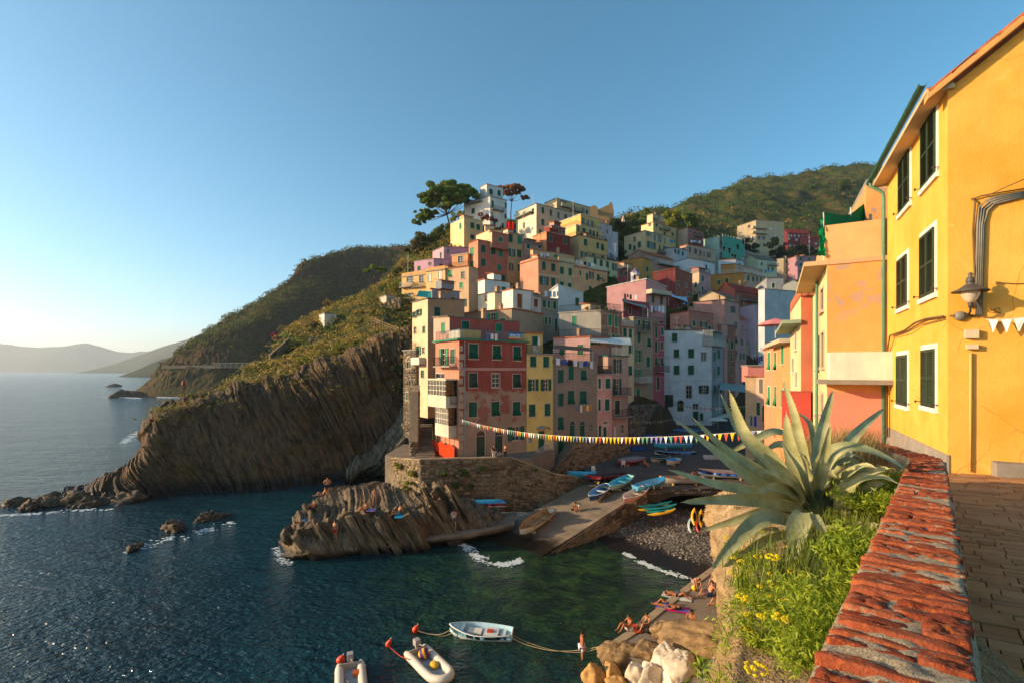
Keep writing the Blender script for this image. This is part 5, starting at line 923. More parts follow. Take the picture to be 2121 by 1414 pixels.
house('white house with rounded balconies crowning the hill beside the pine', 136, [961, 1015, 1050], 1, 407, 'd2ccc2', z=Z1, angs=[-34, AF], lcol='dcd4c6', wear=.12, roof=('plane', 0, 0, 0, 0), tile='slate', wins=[('s', 785, 242, 829, 322), ('s', 790, 362, 825, 420), ('s', 1000, 282, 1022, 355), ('d', 1000, 400, 1015, 470), ('s', 1140, 305, 1160, 362), ('s', 1136, 420, 1156, 470)], bals=[(760, 905, 325, {'depth': 1.2}), (990, 1118, 372, {'depth': 1.1})], chim=0, rail=False)  # lit left wall gets a brighter white, sunlight put into its colour
house('white square turret storey on top of the white house', 139, [994, 1008, 1042], 1, 381, 'd2ccc2', z=Z1, zbot=62, wear=.12, wins=[('s', 976, 160, 1014, 220)], chim=0, ov=.1)
house('big cream house with a green glass balcony high on the hill', 130, [1069, 1111, 1190], 1, 422, 'c8a482', z=ZB, lcol='d6ccb0', wear=.15, roof=('plane', 0, 0, 0, 0), tile='slate', wins=[('s', 546, 350, 591, 464), ('s', 694, 390, 741, 508, {'sh': 'r'}), ('s', 831, 436, 876, 552, {'sh': 'r'}), ('s', 961, 480, 1011, 562, {'sh': 'r'}), ('s', 540, 565, 592, 682), ('s', 686, 605, 736, 662), ('s', 205, 436, 241, 540, {'sh': 'm'}), ('s', 205, 632, 241, 736)], bals=[(100, 390, 560, {'depth': 1.2, 'rail': simple('green_rail', '6fa890', .5, .3, .1)})], chim=1)
house('long cream house with a slot window on the skyline', 146, [1128, 1153, 1222], 1, 411, 'ccaa78', z=ZB, lcol='d8bc8c', wear=.15, roof=('plane', 0, 0, 0, 0), tile='slate', wins=[('d', 885, 232, 1000, 266), ('d', 1105, 305, 1152, 365), ('d', 1285, 360, 1322, 382)], bals=[(880, 1050, 330, {'depth': 1., 'solid': plaster('ccaa78', .2)}), (1060, 1290, 400, {'depth': 1.})], chim=1)
house('lower block of the yellow villa with two shuttered windows', 117, [1172, 1199, 1257], 1, 487, 'd4a45c', z=ZB, lcol='c8a878', wear=.12, wins=[('s', 1316, 932, 1381, 1056), ('s', 1546, 992, 1600, 1110)], rail=True, chim=0)
house('golden yellow villa with rows of dark green shutters on the upper hill', 121, [1153, 1193, 1246], 1, 466, 'd8ac5c', z=ZB, lcol='e0bc74', wear=.1, wins=[('s', 1203, 702, 1235, 790), ('s', 1292, 732, 1350, 860), ('s', 1416, 762, 1460, 880), ('s', 1480, 780, 1520, 890), ('s', 1548, 800, 1580, 900), ('d', 1070, 592, 1100, 650)], zbot=38, rail=True, chim=0, roof=('flat',), cornice='d8d0c0')
house('set-back yellow top storey of the villa with blue glass doors', 124, [1160, 1203, 1241], 1, 444, 'd8ac5c', z=ZB, zbot=50, roof=('plane', -.0, 0, 0, 0), tile='white', wins=[('d', 1275, 545, 1340, 660), ('d', 1366, 582, 1421, 680), ('d', 1440, 602, 1500, 700)], chim=1, wear=.1)
house('lilac-white stepped house right of the yellow villa', 136, [1240, 1242, 1268], 1, 462, 'c0a8a8', z=ZB, wins=[('d', 1680, 615, 1720, 660), ('d', 1730, 760, 1770, 825)], rail=True, chim=1)
house('small white house with a terrace at the edge of the trees', 139, [1264, 1266, 1280], 1, 479, 'c4b4b8', z=ZB, wins=[('d', 1815, 810, 1842, 870)], chim=0)
# --- upper right
house('peach house with a columned loggia and blue shutters under the tall yellow house', 150, [1293, 1336, 1396], 1, 478, 'd0a670', z=ZC, lcol='c4ae84', roof=('plane', -0, 0, 0, 0), tile='slate', wear=.12, wins=[('o', 620, 515, 660, 600, {'sh': 'c'}), ('d', 750, 562, 800, 690), ('d', 830, 590, 915, 720), ('d', 955, 630, 1000, 760), ('s', 1085, 665, 1156, 750, {'sh': 'c'}), ('o', 655, 720, 740, 860), ('s', 855, 782, 890, 930), ('o', 990, 825, 1080, 965), ('s', 226, 766, 282, 890), ('s', 420, 716, 482, 840)], bals=[(810, 990, 940, {'depth': 1.2})], chim=0)
house('tall yellow house with a roof room against the trees', 165, [1328, 1353, 1401], 1, 460, 'c8a668', z=ZC, lcol='dcc088', roof=('flat',), wear=.15, wins=[('s', 786, 340, 830, 402), ('s', 936, 346, 1026, 446), ('s', 1125, 370, 1166, 440), ('s', 956, 510, 1000, 576), ('s', 1121, 526, 1166, 596), ('s', 640, 330, 690, 390, {'sh': 'r'})], bals=[(920, 1060, 460, {'depth': 1.}), ], chim=0, rail=False)
house('little roof room on the tall yellow house', 168, [1340, 1352, 1375], 1, 443, 'c8a878', z=ZC, lcol='dcc090', zbot=64, wins=[('d', 835, 180, 870, 250)], chim=1)
house('rose-red house with balconies of washing right of the tall yellow house', 170, [1403, 1424, 1457], 1, 472, 'b0605c', z=ZC, lcol='a89880', wear=.15, roof=('plane', 0, 0, 0, 0), wins=[('s', 1500, 460, 1536, 540), ('s', 1590, 490, 1622, 560), ('s', 1700, 510, 1731, 572), ('s', 1500, 610, 1531, 670), ('s', 1592, 625, 1622, 690), ('s', 1700, 660, 1731, 720)], bals=[(1575, 1730, 590, {'depth': 1.}), (1490, 1740, 720, {'depth': 1.})], chim=0)
house('orange house with a balcony of white sheets left of the green scaffold', 180, [1458, 1490], 0, 495, 'b07a38', z=ZD, D=9, wins=[('s', 195, 600, 225, 670), ('s', 258, 620, 285, 670), ('s', 320, 635, 345, 685)], bals=[(185, 385, 735, {'depth': 1.})], chim=0)
house('small pink house with a terrace right of the green scaffold', 192, [1543, 1568], 0, 524, 'b87a70', z=ZD, D=8, rail=RAILW, wins=[('s', 920, 840, 950, 890)], chim=0)
e_, fs_ = house('house wrapped in green scaffold netting on the hill', 183, [1490, 1536, 1543], 1, 500, '9cbcaa', angs=[32, 60], D=8, chim=0, wear=.2, name='scaffolded_house')
net = MB(); f = fs_[0]; NETM = simple('scaffold_net', '4a9a84', .8, .1, .2, .8)
for i in range(9): t = f.W*i/8; net.tube([f.P(t, -1.2, f.z0), f.P(t, -1.2, f.z1+.5)], .06, 4)
for zz in np.arange(f.z1-8, f.z1+.6, 2.): net.tube([f.P(0, -1.2, zz), f.P(f.W, -1.2, zz)], .06, 4); net.add([f.P(0, -1.2, zz-.1), f.P(f.W, -1.2, zz-.1), f.P(f.W, -.1, zz-.1), f.P(0, -.1, zz-.1)], ((0, 1, 2, 3), (3, 2, 1, 0)))
net.build('scaffold', RAILW, e_)
b = MB()
for i in range(8):
    for j in range(4):
        if rnd.random() < .82: t0, t1, z0_ = f.W*i/8, f.W*(i+1)/8, f.z1-8+j*2.; b.quad(f.P(t0, -1.3, z0_), f.P(t1, -1.3, z0_), f.P(t1, -1.3+rnd.uniform(-.1, .1), z0_+2), f.P(t0, -1.3, z0_+2))
b.build('netting', NETM, e_)
house('pale green-white house with black balcony rails on the right hillside', 190, [1538, 1571, 1609], 1, 537, 'c8c6a4', z=ZD, angs=[-35, 20], roof=('gl', 2.), tile='slate', wear=.15, wins=[('s', 1031, 922, 1056, 980), ('s', 1096, 922, 1130, 1000), ('s', 1180, 936, 1220, 1000), ('s', 1250, 942, 1280, 990), ('s', 1176, 1050, 1201, 1102), ('s', 1245, 1055, 1275, 1105)], bals=[(1170, 1330, 1020, {'depth': 1.})], chim=1)
house('cream house with stacked balconies left of the mauve house', 214, [1609, 1623, 1652], 1, 535, 'c4ac80', z=ZD, angs=[-40, 12], roof=('plane', 0, 0, 0, 0), tile='slate', lcol='a89878', wins=[('s', 1480, 926, 1510, 985), ('s', 1595, 926, 1622, 976), ('s', 1480, 1032, 1530, 1065), ('s', 1588, 1032, 1626, 1065), ('s', 1480, 1122, 1506, 1162), ('s', 1596, 1122, 1622, 1184)], bals=[(1465, 1560, 1000, {'depth': 1.}), (1460, 1655, 1100, {'depth': 1.}), (1570, 1655, 1198, {'depth': 1.})], chim=1)
house('mauve house with pale bands at the right end of the hillside', 208, [1652, 1700], 0, 530, 'a87a84', z=ZD, angs=[6], D=9, wins=[('s', 1702, 890, 1738, 940), ('s', 1842, 890, 1876, 940), ('s', 1702, 985, 1736, 1040), ('s', 1842, 985, 1876, 1040), ('s', 1690, 1095, 1750, 1145), ('s', 1825, 1095, 1860, 1145), ('s', 1695, 1195, 1736, 1240)], bands=[(0, 965, 'c8a0a8', .3), (0, 1075, 'c8a0a8', .3), (0, 1180, 'c8a0a8', .3)], chim=1)
house('large cream villa with sloping roofs on the green hillside', 270, [1527, 1566, 1624], 1, 464, 'cdb286', z=ZD, angs=[-30, 12], roof=('plane', -.0, 2.2, 2.2, .0), tile='slate', wear=.12, sh='w', zbot=70, wins=[('s', 935, 435, 1000, 470), ('s', 1040, 445, 1100, 480), ('d', 1015, 545, 1060, 600), ('s', 1200, 410, 1260, 450), ('s', 1280, 415, 1330, 455), ('s', 1200, 505, 1260, 545), ('s', 1280, 510, 1330, 550), ('s', 735, 420, 790, 450), ('d', 1090, 550, 1140, 600), ('d', 855, 365, 900, 405)], bals=[(910, 1150, 420, {'depth': 1.5, 'solid': plaster('cdb286', .2)}), (910, 1150, 500, {'depth': 1.5, 'solid': plaster('cdb286', .2)})], chim=2)
house('crimson house with white windows below the large cream villa', 280, [1613, 1632, 1677], 1, 482, '9a3f44', z=ZD, angs=[-25, 8], roof=('gl', 2.4), tile='red', sh='w', wear=.12, zbot=66, wins=[('s', 1495, 475, 1535, 515), ('s', 1570, 482, 1612, 522), ('s', 1495, 570, 1540, 605), ('s', 1625, 585, 1670, 620)], chim=0)
house('lower crimson house at the right of the first crimson one', 276, [1657, 1672, 1712], 1, 494, '9a3f44', z=ZD, angs=[-25, 8], roof=('gl', 1.8), tile='red', sh='w', wear=.12, zbot=60, wins=[('s', 1705, 570, 1755, 605), ('d', 1815, 540, 1860, 600), ('s', 1915, 570, 1950, 605), ('s', 1945, 650, 1980, 685)], chim=0)
# castle ruin
e = empty('castle_ruin', px(1240, 450, 185), 'ruined sandstone castle walls on the skyline', 'castle'); m_ = stonemat('castle_stone', '8a6844', 'c09a68', 'a8845a')
def slabwall(pts, Y, name, d=2.5):
    P = [px(u, v, Y) for u, v in pts]; n = len(P); b = MB(); b.add(P+[p_+Vector((0, d, 0)) for p_ in P], [tuple(range(n)), tuple(range(2*n-1, n-1, -1))]+[((i+1) % n, i, n+i, n+(i+1) % n) for i in range(n)]); b.build(name, m_, e)
slabwall([(1217, 460), (1270, 462), (1272, 440), (1268, 420), (1264, 419), (1261, 424), (1254, 427), (1246, 431), (1238, 434), (1232, 440), (1217, 445)], 186, 'ruined_wall'); slabwall([(1216, 452), (1240, 456), (1238, 430), (1232, 425), (1224, 428), (1216, 432)], 182, 'ruined_wall', 8); slabwall([(1222, 470), (1262, 474), (1262, 450), (1240, 446), (1222, 441)], 178, 'bastion', 10)
# white turret
e = empty('roof_turret', px(1316, 580, 106), 'little white turret with a pointed lilac roof above the big pink house', 'turret'); c_ = px(1316, 580, 106); b = MB(); b.lathe([(1.0, -1), (1.0, 1.4), (1.12, 1.42), (1.12, 1.55)], c_, 8); b.build('drum', plaster('c8c0c8', .2), e)
b = MB(); b.lathe([(1.15, 1.55), (.5, 2.2), (.06, 2.6), (.03, 3.2)], c_, 8); b.build('turret_roof', simple('turret_slate', '6a6078', .7, .2), e)
for a_ in (-.4, .4, 1.2, 2.): b = MB(); b.box(c_+Vector((math.sin(a_)*1.0, -math.cos(a_)*1.0, .5)), (.35, .14, .9), a_); b.build('turret_window', DARK, e)
# chapel spire among the trees
e = empty('chapel_spire', px(1291, 470, 195), 'small pale stone chapel spire among the dark trees', 'spire'); c_ = px(1291, 470, 195); b = MB(); b.lathe([(1.1, -3), (1.1, 1.2), (1.3, 1.3), (.7, 2.6), (.12, 4.6)], c_, 6); b.build('spire', plaster('c8a890', .3), e); b = MB(); b.box(c_+Vector((0, -1.05, .2)), (.5, .2, 1.2)); b.build('bell_opening', DARK, e)
# ================================================================ the street on the right: yellow house, its neighbours, path, parapet
SA, SB = -117.9, -27.9
def NP(c, w_=.2): return plaster(c, w_)
m = NM('yellow_render'); p = m.pos(); a = m.noise(p, .7, 5, .6); d = m.noise(p, 5, 5, .7); f = m.noise(m.pos((1.5, 1.5, .2)), 1.4, 4, .6)
col = m.mix(m.ramp(a, (.3, 0), (.7, 1)), lin('d89634'), lin('ebb052')); col = m.mix(m.ramp(f, (.5, 0), (.75, .35)), col, lin('dca858')); col = m.mix(m.ramp(d, (.64, 0), (.75, .35)), col, lin('c08a38'))
ck = m.n('TexVoronoi', i_Vector=m.mix(.25, p, m.n('TexNoise', i_Vector=p, i_Scale=1.5).outputs['Color']), i_Scale=.55, feature='DISTANCE_TO_EDGE').outputs['Distance']; col = m.mix(m.math('MULTIPLY', m.ramp(ck, (0, .6), (.006, 0)), m.ramp(m.noise(p, .4), (.5, 0), (.6, 1))), col, lin('8a6228')); col = m.mix(m.ramp(m.noise(m.pos((3, 3, .25)), 1.2, 5, .7), (.56, 0), (.74, .4)), col, lin('c99040')); col = m.mix(m.ramp(m.noise(p, 1.6, 6, .75, .6), (.6, 0), (.7, .35)), col, lin('f0cc80')); m.bump(m.math('ADD', m.noise(p, 25, 4, .7), m.math('MULTIPLY', a, 2)), .35, .03); YEL = m.fin(col, .9, .15)
YEL2 = YEL
ey, fy = house('bright yellow house with louvred green shutters at the end of the path', 11.5, [1838, 1963, 2504], 1, 186, 'e0a020', angs=[SA, SB], zbot=12.2, roof=('plane', 0, 0, 3.1, 3.1), mats=[YEL, YEL2], chim=0, group=None, ov=.02, wear=.1)
fl_, fr_ = fy; ztop = fl_.z1
SHY = simple('dark_green_louvre', '2a3a26', .55, .35, .2, 6); FRW = simple('white_window_surround', 'd8d2c4', .85, .2, .1, 3)
slat_key = {}
def louvre(e, f, u0, u1, v0, v1, sur=.13):
    um = (u0+u1)/2; (t0, _), (t1, _) = f.hit(u0, v0), f.hit(u1, v0); _, zt = f.hit(um, v0); _, zb = f.hit(um, v1); t0, t1 = min(t0, t1), max(t0, t1); w_, h_ = t1-t0, zt-zb
    b = MB()                                          # white surround, proud of the wall
    for x0, x1, a0, a1 in ((t0-sur, t0, zb, zt), (t1, t1+sur, zb, zt), (t0-sur, t1+sur, zt, zt+sur)): b.prism([xy(f.P(x_, y_, 0)) for x_, y_ in ((x0, -.025), (x1, -.025), (x1, .02), (x0, .02))], a0, a1)
    b.prism([xy(f.P(x_, y_, 0)) for x_, y_ in ((t0-sur-.03, -.07), (t1+sur+.03, -.07), (t1+sur+.03, .02), (t0-sur-.03, .02))], zb-.12, zb)
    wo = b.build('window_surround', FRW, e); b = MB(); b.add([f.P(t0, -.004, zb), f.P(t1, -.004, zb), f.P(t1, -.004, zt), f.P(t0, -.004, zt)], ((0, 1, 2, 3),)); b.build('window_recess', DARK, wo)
    for s in (0, 1):
        a0, a1 = t0+s*w_/2+.006, t0+(s+1)*w_/2-.006; b = MB(); fr = .05; y0, y1 = -.065, -.02
        for x0, x1, c0, c1 in ((a0, a0+fr, zb+.01, zt-.01), (a1-fr, a1, zb+.01, zt-.01), (a0+fr, a1-fr, zb+.01, zb+.08), (a0+fr, a1-fr, zt-.08, zt-.01), (a0+fr, a1-fr, (zb+zt)/2-.03, (zb+zt)/2+.03)): b.prism([xy(f.P(x_, y_, 0)) for x_, y_ in ((x0, y0), (x1, y0), (x1, y1), (x0, y1))], c0, c1)
        so = b.build('shutter', SHY, e); n = int((h_-.2)/.058); sw = round(a1-a0-2*fr, 3)
        if sw not in slat_key: slat_key[sw] = MB().box((sw/2, 0, 0), (sw, .05, .009)).mesh('slat', SHY)
        for half in (0, 1):
            c0, c1 = (zb+.08, (zb+zt)/2-.03) if half == 0 else ((zb+zt)/2+.03, zt-.08); n = int((c1-c0)/.052)
            for i in range(n): inst('slat', slat_key[sw], so, f.M(a0+fr, (y0+y1)/2, c0+(c1-c0)*(i+.5)/n) @ Matrix.Rotation(R(48), 4, 'X'))
    for s, x_ in ((-1, t0-sur-.06), (1, t1+sur+.06)):
        b = MB(); b.tube([f.P(x_, 0, zb+.1), f.P(x_, -.13, zb+.1)], .012, 5); b.box(f.P(x_, -.13, zb+.1), (.03, .03, .07)); b.build('shutter_catch', RAIL, e)
for q in [(1911, 1941, 242, 377), (1864, 1886, 324, 433), (1909, 1938, 481, 614), (1861, 1881, 533, 637), (1912, 1939, 723, 842), (1860, 1881, 735, 839)]: louvre(ey, fl_, *q)
# grey plinth, gutter, soffit, downpipe, tiles along the verge
b = MB(); b.prism([xy(fl_.P(x_, y_, 0)) for x_, y_ in ((-.1, -.03), (fl_.W+.03, -.03), (fl_.W+.03, .02), (-.1, .02))], 12.2, 13.5); b.build('plinth', simple('grey_plinth', '8f8578', .9, .15, .2, 2), ey)
b = MB(); b.prism([xy(fl_.P(x_, y_, 0)) for x_, y_ in ((-.2, -.42), (fl_.W+.1, -.42), (fl_.W+.1, .1), (-.2, .1))], ztop-.02, ztop+.1); b.build('soffit', NP('d0b890', .3), ey)
b = MB()
for i in range(24):
    a0, a1 = math.pi+math.pi*i/24, math.pi+math.pi*(i+1)/24
    for r_ in (.085,): b.add([fl_.P(-.3, -.5+r_*math.cos(a0), ztop+.2+r_*math.sin(a0)), fl_.P(fl_.W+.22, -.5+r_*math.cos(a0), ztop+.2+r_*math.sin(a0)), fl_.P(fl_.W+.22, -.5+r_*math.cos(a1), ztop+.2+r_*math.sin(a1)), fl_.P(-.3, -.5+r_*math.cos(a1), ztop+.2+r_*math.sin(a1))], ((0, 1, 2, 3), (3, 2, 1, 0)))
GUT = simple('green_gutter', '4f7a60', .5, .4, .15, 5); b.build('gutter', GUT, ey)
b = MB()
for i in range(9): b.add([fl_.P(.2+i*.75, -.6, ztop+.12), fl_.P(.24+i*.75, -.6, ztop+.12), fl_.P(.24+i*.75, -.6, ztop+.24), fl_.P(.2+i*.75, -.6, ztop+.24)], ((0, 1, 2, 3),))
b.build('gutter_brackets', GUT, ey)
b = MB(); b.tube([fl_.P(-.05, -.5, ztop+.15), fl_.P(-.05, -.48, ztop+.0), fl_.P(-.05, -.3, ztop-.12), fl_.P(-.05, -.12, ztop-.3), fl_.P(-.05, -.1, ztop-.5), fl_.P(-.05, -.1, 12.6)], .055, 8); b.build('downpipe', GUT, ey, True)
TER = simple('terracotta_tile', 'c8744c', .85, .2, .25, 5); TERL = simple('tile_mortar', 'd0b8a0', .9, .1, .2, 6)
sl = math.atan2(3.1, fr_.W); ntile = 11
for i in range(ntile):
    for row in (0, 1, 2):
        t0 = -.38+i*.40; n = 8; b = MB(); L = .46; r0, r1 = .105, .085; yy = -.12+row*.24+(0 if row else 0)
        for s in range(n):
            a0, a1 = math.pi*s/n, math.pi*(s+1)/n
            def q(t, r_, a): hgt_ = math.tan(sl)*t+.24+(.035 if t > t0+.1 else 0.); return fr_.P(t, yy+r_*math.cos(a), ztop+hgt_+r_*math.sin(a)*.9)
            b.add([q(t0, r0, a0), q(t0+L, r1, a0), q(t0+L, r1, a1), q(t0, r0, a1)], ((0, 1, 2, 3), (3, 2, 1, 0)))
            b.add([q(t0, r0, a0), q(t0, r0, a1), q(t0, r0-.02, a1), q(t0, r0-.02, a0)], ((0, 1, 2, 3), (3, 2, 1, 0)))
        b.build('roof_tile', TER, ey, True)
b = MB(); q = lambda t, y_, z_: fr_.P(t, y_, ztop+math.tan(sl)*t+z_); b.add([q(-.42, -.22, .1), q(4.2, -.22, .1), q(4.2, .1, .1), q(-.42, .1, .1), q(-.42, -.22, .26), q(4.2, -.22, .26), q(4.2, .1, .26), q(-.42, .1, .26)], ((3, 2, 1, 0), (4, 5, 6, 7), (0, 1, 5, 4), (2, 3, 7, 6), (3, 0, 4, 7))); b.build('verge_board', NP('d8a050', .3), ey)
# pipes, cables and boxes on the gable wall
CON = simple('grey_conduit', '7a7568', .5, .4, .15, 6); OLD = simple('old_cable', '6a5236', .8, .2, .2, 8)
def wp(u, v, y): t, z = fr_.hit(u, v); return fr_.P(t, y, z)
for i in range(4):
    d_ = i*6; b = MB(); b.tube([wp(2124, 399+d_*.5, -.05), wp(2060+d_, 410+d_*.5, -.05), wp(2040+d_, 417+d_*.4, -.05), wp(2027+d_*.9, 432+d_*.3, -.05), wp(2023+d_*.75, 470, -.05), wp(2020+d_*.6, 655, -.05)], .022, 6); b.build('conduit', CON, ey, True)
b = MB(); b.tube([wp(2012, 412, -.04), wp(2018, 420, -.06), wp(2014, 480, -.04), wp(2017, 560, -.05), wp(2013, 640, -.04)], .02, 5); b.tube([wp(2010, 415, -.04), wp(2030, 408, -.06), wp(2060, 402, -.05), wp(2124, 392, -.05)], .016, 5); b.build('cable', OLD, ey, True)
b = MB(); b.tube([wp(2042, 408, -.05), wp(2080, 392, -.2), wp(2124, 376, -.4)], .012, 5); b.build('cable', OLD, ey, True)
b = MB(); b.tube([wp(2060, 585, -.05), wp(2095, 588, -.04), wp(2124, 588, -.03)], .008, 4); b.tube([wp(2045, 640, -.05), wp(2070, 650, -.06), wp(2068, 638, -.05), wp(2050, 645, -.05)], .009, 4); b.build('cable', OLD, ey, True)
b = MB(); b.tube([wp(2009, 730, -.05), wp(2008, 975, -.05)], .026, 7); b.build('conduit', NP('e0a84a', .3), ey, True)
for u, v, s in ((2010, 692, (.24, .1, .2)), (2011, 718, (.2, .1, .11))):
    t, z = fr_.hit(u, v); b = MB(); b.box((0, 0, 0), s, m=fr_.M(t, -.07, z)); b.build('junction_box', NP('d0b890', .4), ey)
b = MB(); t, z = fr_.hit(2052, 978); b.prism([xy(fr_.P(x_, y_, 0)) for x_, y_ in ((t, -.35), (t+3, -.35), (t+3, 0), (t, 0))], z-.5, z+.28); b.build('doorstep', simple('grey_step', '8a8072', .9, .15, .2, 2), ey)
def lp(u, v, y): t, z = fl_.hit(u, v); return fl_.P(t, y, z)
b = MB(); b.tube([lp(1842, 905, -.07), lp(1844, 720, -.07), lp(1850, 695, -.09), lp(1880, 684, -.07), lp(1905, 668, -.1), lp(1925, 660, -.07), lp(1961, 655, -.07)], .028, 6); b.tube([lp(1846, 905, -.05), lp(1848, 725, -.05), lp(1858, 698, -.06), lp(1890, 688, -.12), lp(1915, 672, -.05), lp(1961, 660, -.05)], .014, 5)
b.tube([wp(1966, 655, -.07), wp(1985, 653, -.06), wp(2014, 655, -.07)], .026, 6); b.build('cable_bundle', OLD, ey, True)
# street lamp on its bracket
pl = wp(1996, 610, -.42); e = empty('street_lamp', wp(2004, 655, 0), 'old iron street lamp with a domed hood and glass globe on the yellow wall', 'lamp'); IRON = simple('lamp_iron', '4a443c', .55, .5, .2, 8)
b = MB(); b.lathe([(.025, .44), (.05, .40), (.03, .36), (.075, .30), (.085, .22), (.06, .20), (.13, .14), (.20, .08), (.33, .025), (.335, .0), (.31, .004), (.18, .05), (.05, .1)], pl, 20); b.build('hood', IRON, e, True)
GLB = bpy.data.materials.new('lamp_glass'); GLB.use_nodes = True; gb = GLB.node_tree.nodes['Principled BSDF']; gb.inputs['Base Color'].default_value = (.85, .75, .6, 1); gb.inputs['Roughness'].default_value = .25; gb.inputs['Transmission Weight'].default_value = .55; gb.inputs['IOR'].default_value = 1.1
b = MB(); b.lathe([(.15, .05), (.17, 0), (.16, -.08), (.12, -.17), (.07, -.23), (.03, -.25)], pl, 18); b.build('globe', GLB, e, True)
b = MB(); b.tube([pl+Vector((0, 0, -.25)), pl+Vector((0, 0, -.36))], [.05, .03], 8); b.tube([pl+Vector((0, 0, -.3)), wp(2000, 648, -.3), wp(2006, 652, -.02)], .022, 7); b.tube([wp(2012, 600, -.02), wp(2016, 640, -.18), pl+Vector((.05, 0, -.3))], .014, 6); b.build('bracket', IRON, e, True)
b = MB(); t, z = fr_.hit(1987, 655); b.lathe([(.11, 0), (.11, .05), (.06, .09)], (0, 0, 0), 14); b.v = [tuple(fr_.M(t, -.02, z) @ Matrix.Rotation(R(90), 4, 'X') @ Vector(v)) for v in b.v]; b.build('wall_plate', CON, e, True)
# --- the neighbours up the street
m = NM('orange_peeling'); p = m.pos(); a = m.noise(p, .8, 5, .65); d = m.noise(p, 1.9, 5, .62, .5); zc = m.n('SeparateXYZ', i_0=p).outputs[2]
col = m.mix(m.ramp(a, (.3, 0), (.7, 1)), lin('d08a4c'), lin('dc9c5e')); pe = m.math('MULTIPLY', m.ramp(d, (.53, 0), (.56, .85)), m.ramp(m.math('MULTIPLY', zc, .05), (.85, 0), (.9, 1))); col = m.mix(pe, col, lin('9a8a78'))
col = m.mix(m.ramp(m.math('MULTIPLY', m.math('ADD', zc, a), .05), (.755, 1), (.765, 0)), col, lin('d0806a')); m.bump(m.math('SUBTRACT', d, m.math('MULTIPLY', pe, .3)), .4, .05); ORP = m.fin(col, .9, .15)
eo, fo_ = house('orange house with peeling plaster and a white balcony next to the yellow house', 18.2, [1684, 1713, 1850], 1, 546, 'd89a5c', angs=[-118.5, SB], zbot=9, mats=[NP('e2c688', .2), ORP], roof=('flat',), cornice='b89a70', chim=0, group=None, ov=.05, sh='r', wins=[('s', 1701, 600, 1707, 645), ('s', 1702, 690, 1708, 760), ('s', 1692, 700, 1697, 765), ('s', 1702, 815, 1707, 860), ('s', 1691, 820, 1696, 862)])
fa, fb = fo_; zt = fa.z1
b = MB(); b.prism([xy(fa.P(x_, y_, 0)) for x_, y_ in ((0, -.75), (fa.W+.05, -.75), (fa.W+.05, 0), (0, 0))], zt-.05, zt+.12); b.build('eaves_slab', NP('c8a878', .4), eo)
b = MB(); b.prism([xy(fb.P(x_, y_, 0)) for x_, y_ in ((-.05, .05), (2.3, .05), (2.3, .25), (-.05, .25))], zt+.1, zt+1.45); b.prism([xy(fa.P(x_, y_, 0)) for x_, y_ in ((fa.W-6, .05), (fa.W-.1, .05), (fa.W-.1, .25), (fa.W-6, .25))], zt+.1, zt+1.45); b.build('terrace_parapet', NP('d8a468', .3), eo)
(t0, z0_), (_, z1_) = fb.hit(1714, 785), fb.hit(1714, 731); b = MB(); b.prism([xy(fb.P(x_, y_, 0)) for x_, y_ in ((0, -.9), (4, -.9), (4, 0), (0, 0))], z0_, z1_); b.build('balcony', NP('d8cdb8', .45), eo); b = MB(); b.prism([xy(fb.P(x_, y_, 0)) for x_, y_ in ((-.35, -1.05), (4, -1.05), (4, 0), (-.35, 0))], z0_-.16, z0_-.002); b.build('balcony_slab', simple('grey_slab', '847a6c', .9, .15), eo)
b = MB(); b.tube([fa.P(fa.W*.55, -.1, zt-.1), fa.P(fa.W*.55, -.12, 10)], .06, 7); b.build('downpipe', GUT, eo, True)
b = MB(); t, z = fb.hit(1830, 470); b.tube([fb.P(2.2, -.2, zt+.1), fb.P(2.25, -.25, zt+.6), fb.P(2.35, -.2, zt+1.2), fb.P(2.6, -.1, zt+1.3)], .14, 8); b.build('chimney_duct', NP('c89a80', .5), eo, True)
house('taller set-back orange block behind the terrace of the orange house', 19.6, [1794, 1850], 0, 378, 'd89a62', angs=[SB], D=6, zbot=19, mats=[ORP], chim=0, group=None, ov=.05)
e = empty('green_sun_net', fb.P(.4, .3, zt+1.3), 'bright green shade net stretched over poles on the orange house terrace', 'shade net'); NET = simple('green_net', '067a4a', .8, .1, .25, 2)
A_, B_, C_, D_ = px(1706, 440, 18.4), px(1797, 418, 20.2), px(1797, 452, 20.0), px(1712, 478, 18.2); n = 12; g_ = [[None]*(n+1) for _ in range(n+1)]
for i in range(n+1):
    for j in range(n+1):
        s, t = i/n, j/n; q = (A_*(1-s)+B_*s)*(1-t)+(D_*(1-s)+C_*s)*t; q = q+Vector((0, 0, -.3*math.sin(math.pi*s)*(1-.3*t)+.04*math.sin(9*s+4*t))); g_[i][j] = q
b = MB()
for i in range(n):
    for j in range(n): b.quad(g_[i][j], g_[i+1][j], g_[i+1][j+1], g_[i][j+1])
b.build('net', NET, e, True); b = MB()
A2 = px(1703, 445, 18.4); pts = [[A2.lerp(px(1693+6*s, 530, 18.2), s_/8)+Vector((.06*math.sin(s_*1.3+s*5), .05*math.cos(s_*2+s*4), 0)) for s_ in range(9)] for s in np.linspace(0, 3, 5)]
for p0, p1 in zip(pts, pts[1:]):
    for i in range(8): b.quad(p0[i], p1[i], p1[i+1], p0[i+1])
b.build('hanging_net', NET, e, True)
for u, v in ((1706, 440), (1762, 430), (1795, 420)): b = MB(); q = px(u, v, 18.5+(u-1706)*.017); b.tube([q, Vector((q.x, q.y, zt+.1))], .025, 5); b.build('pole', RAILW, e)
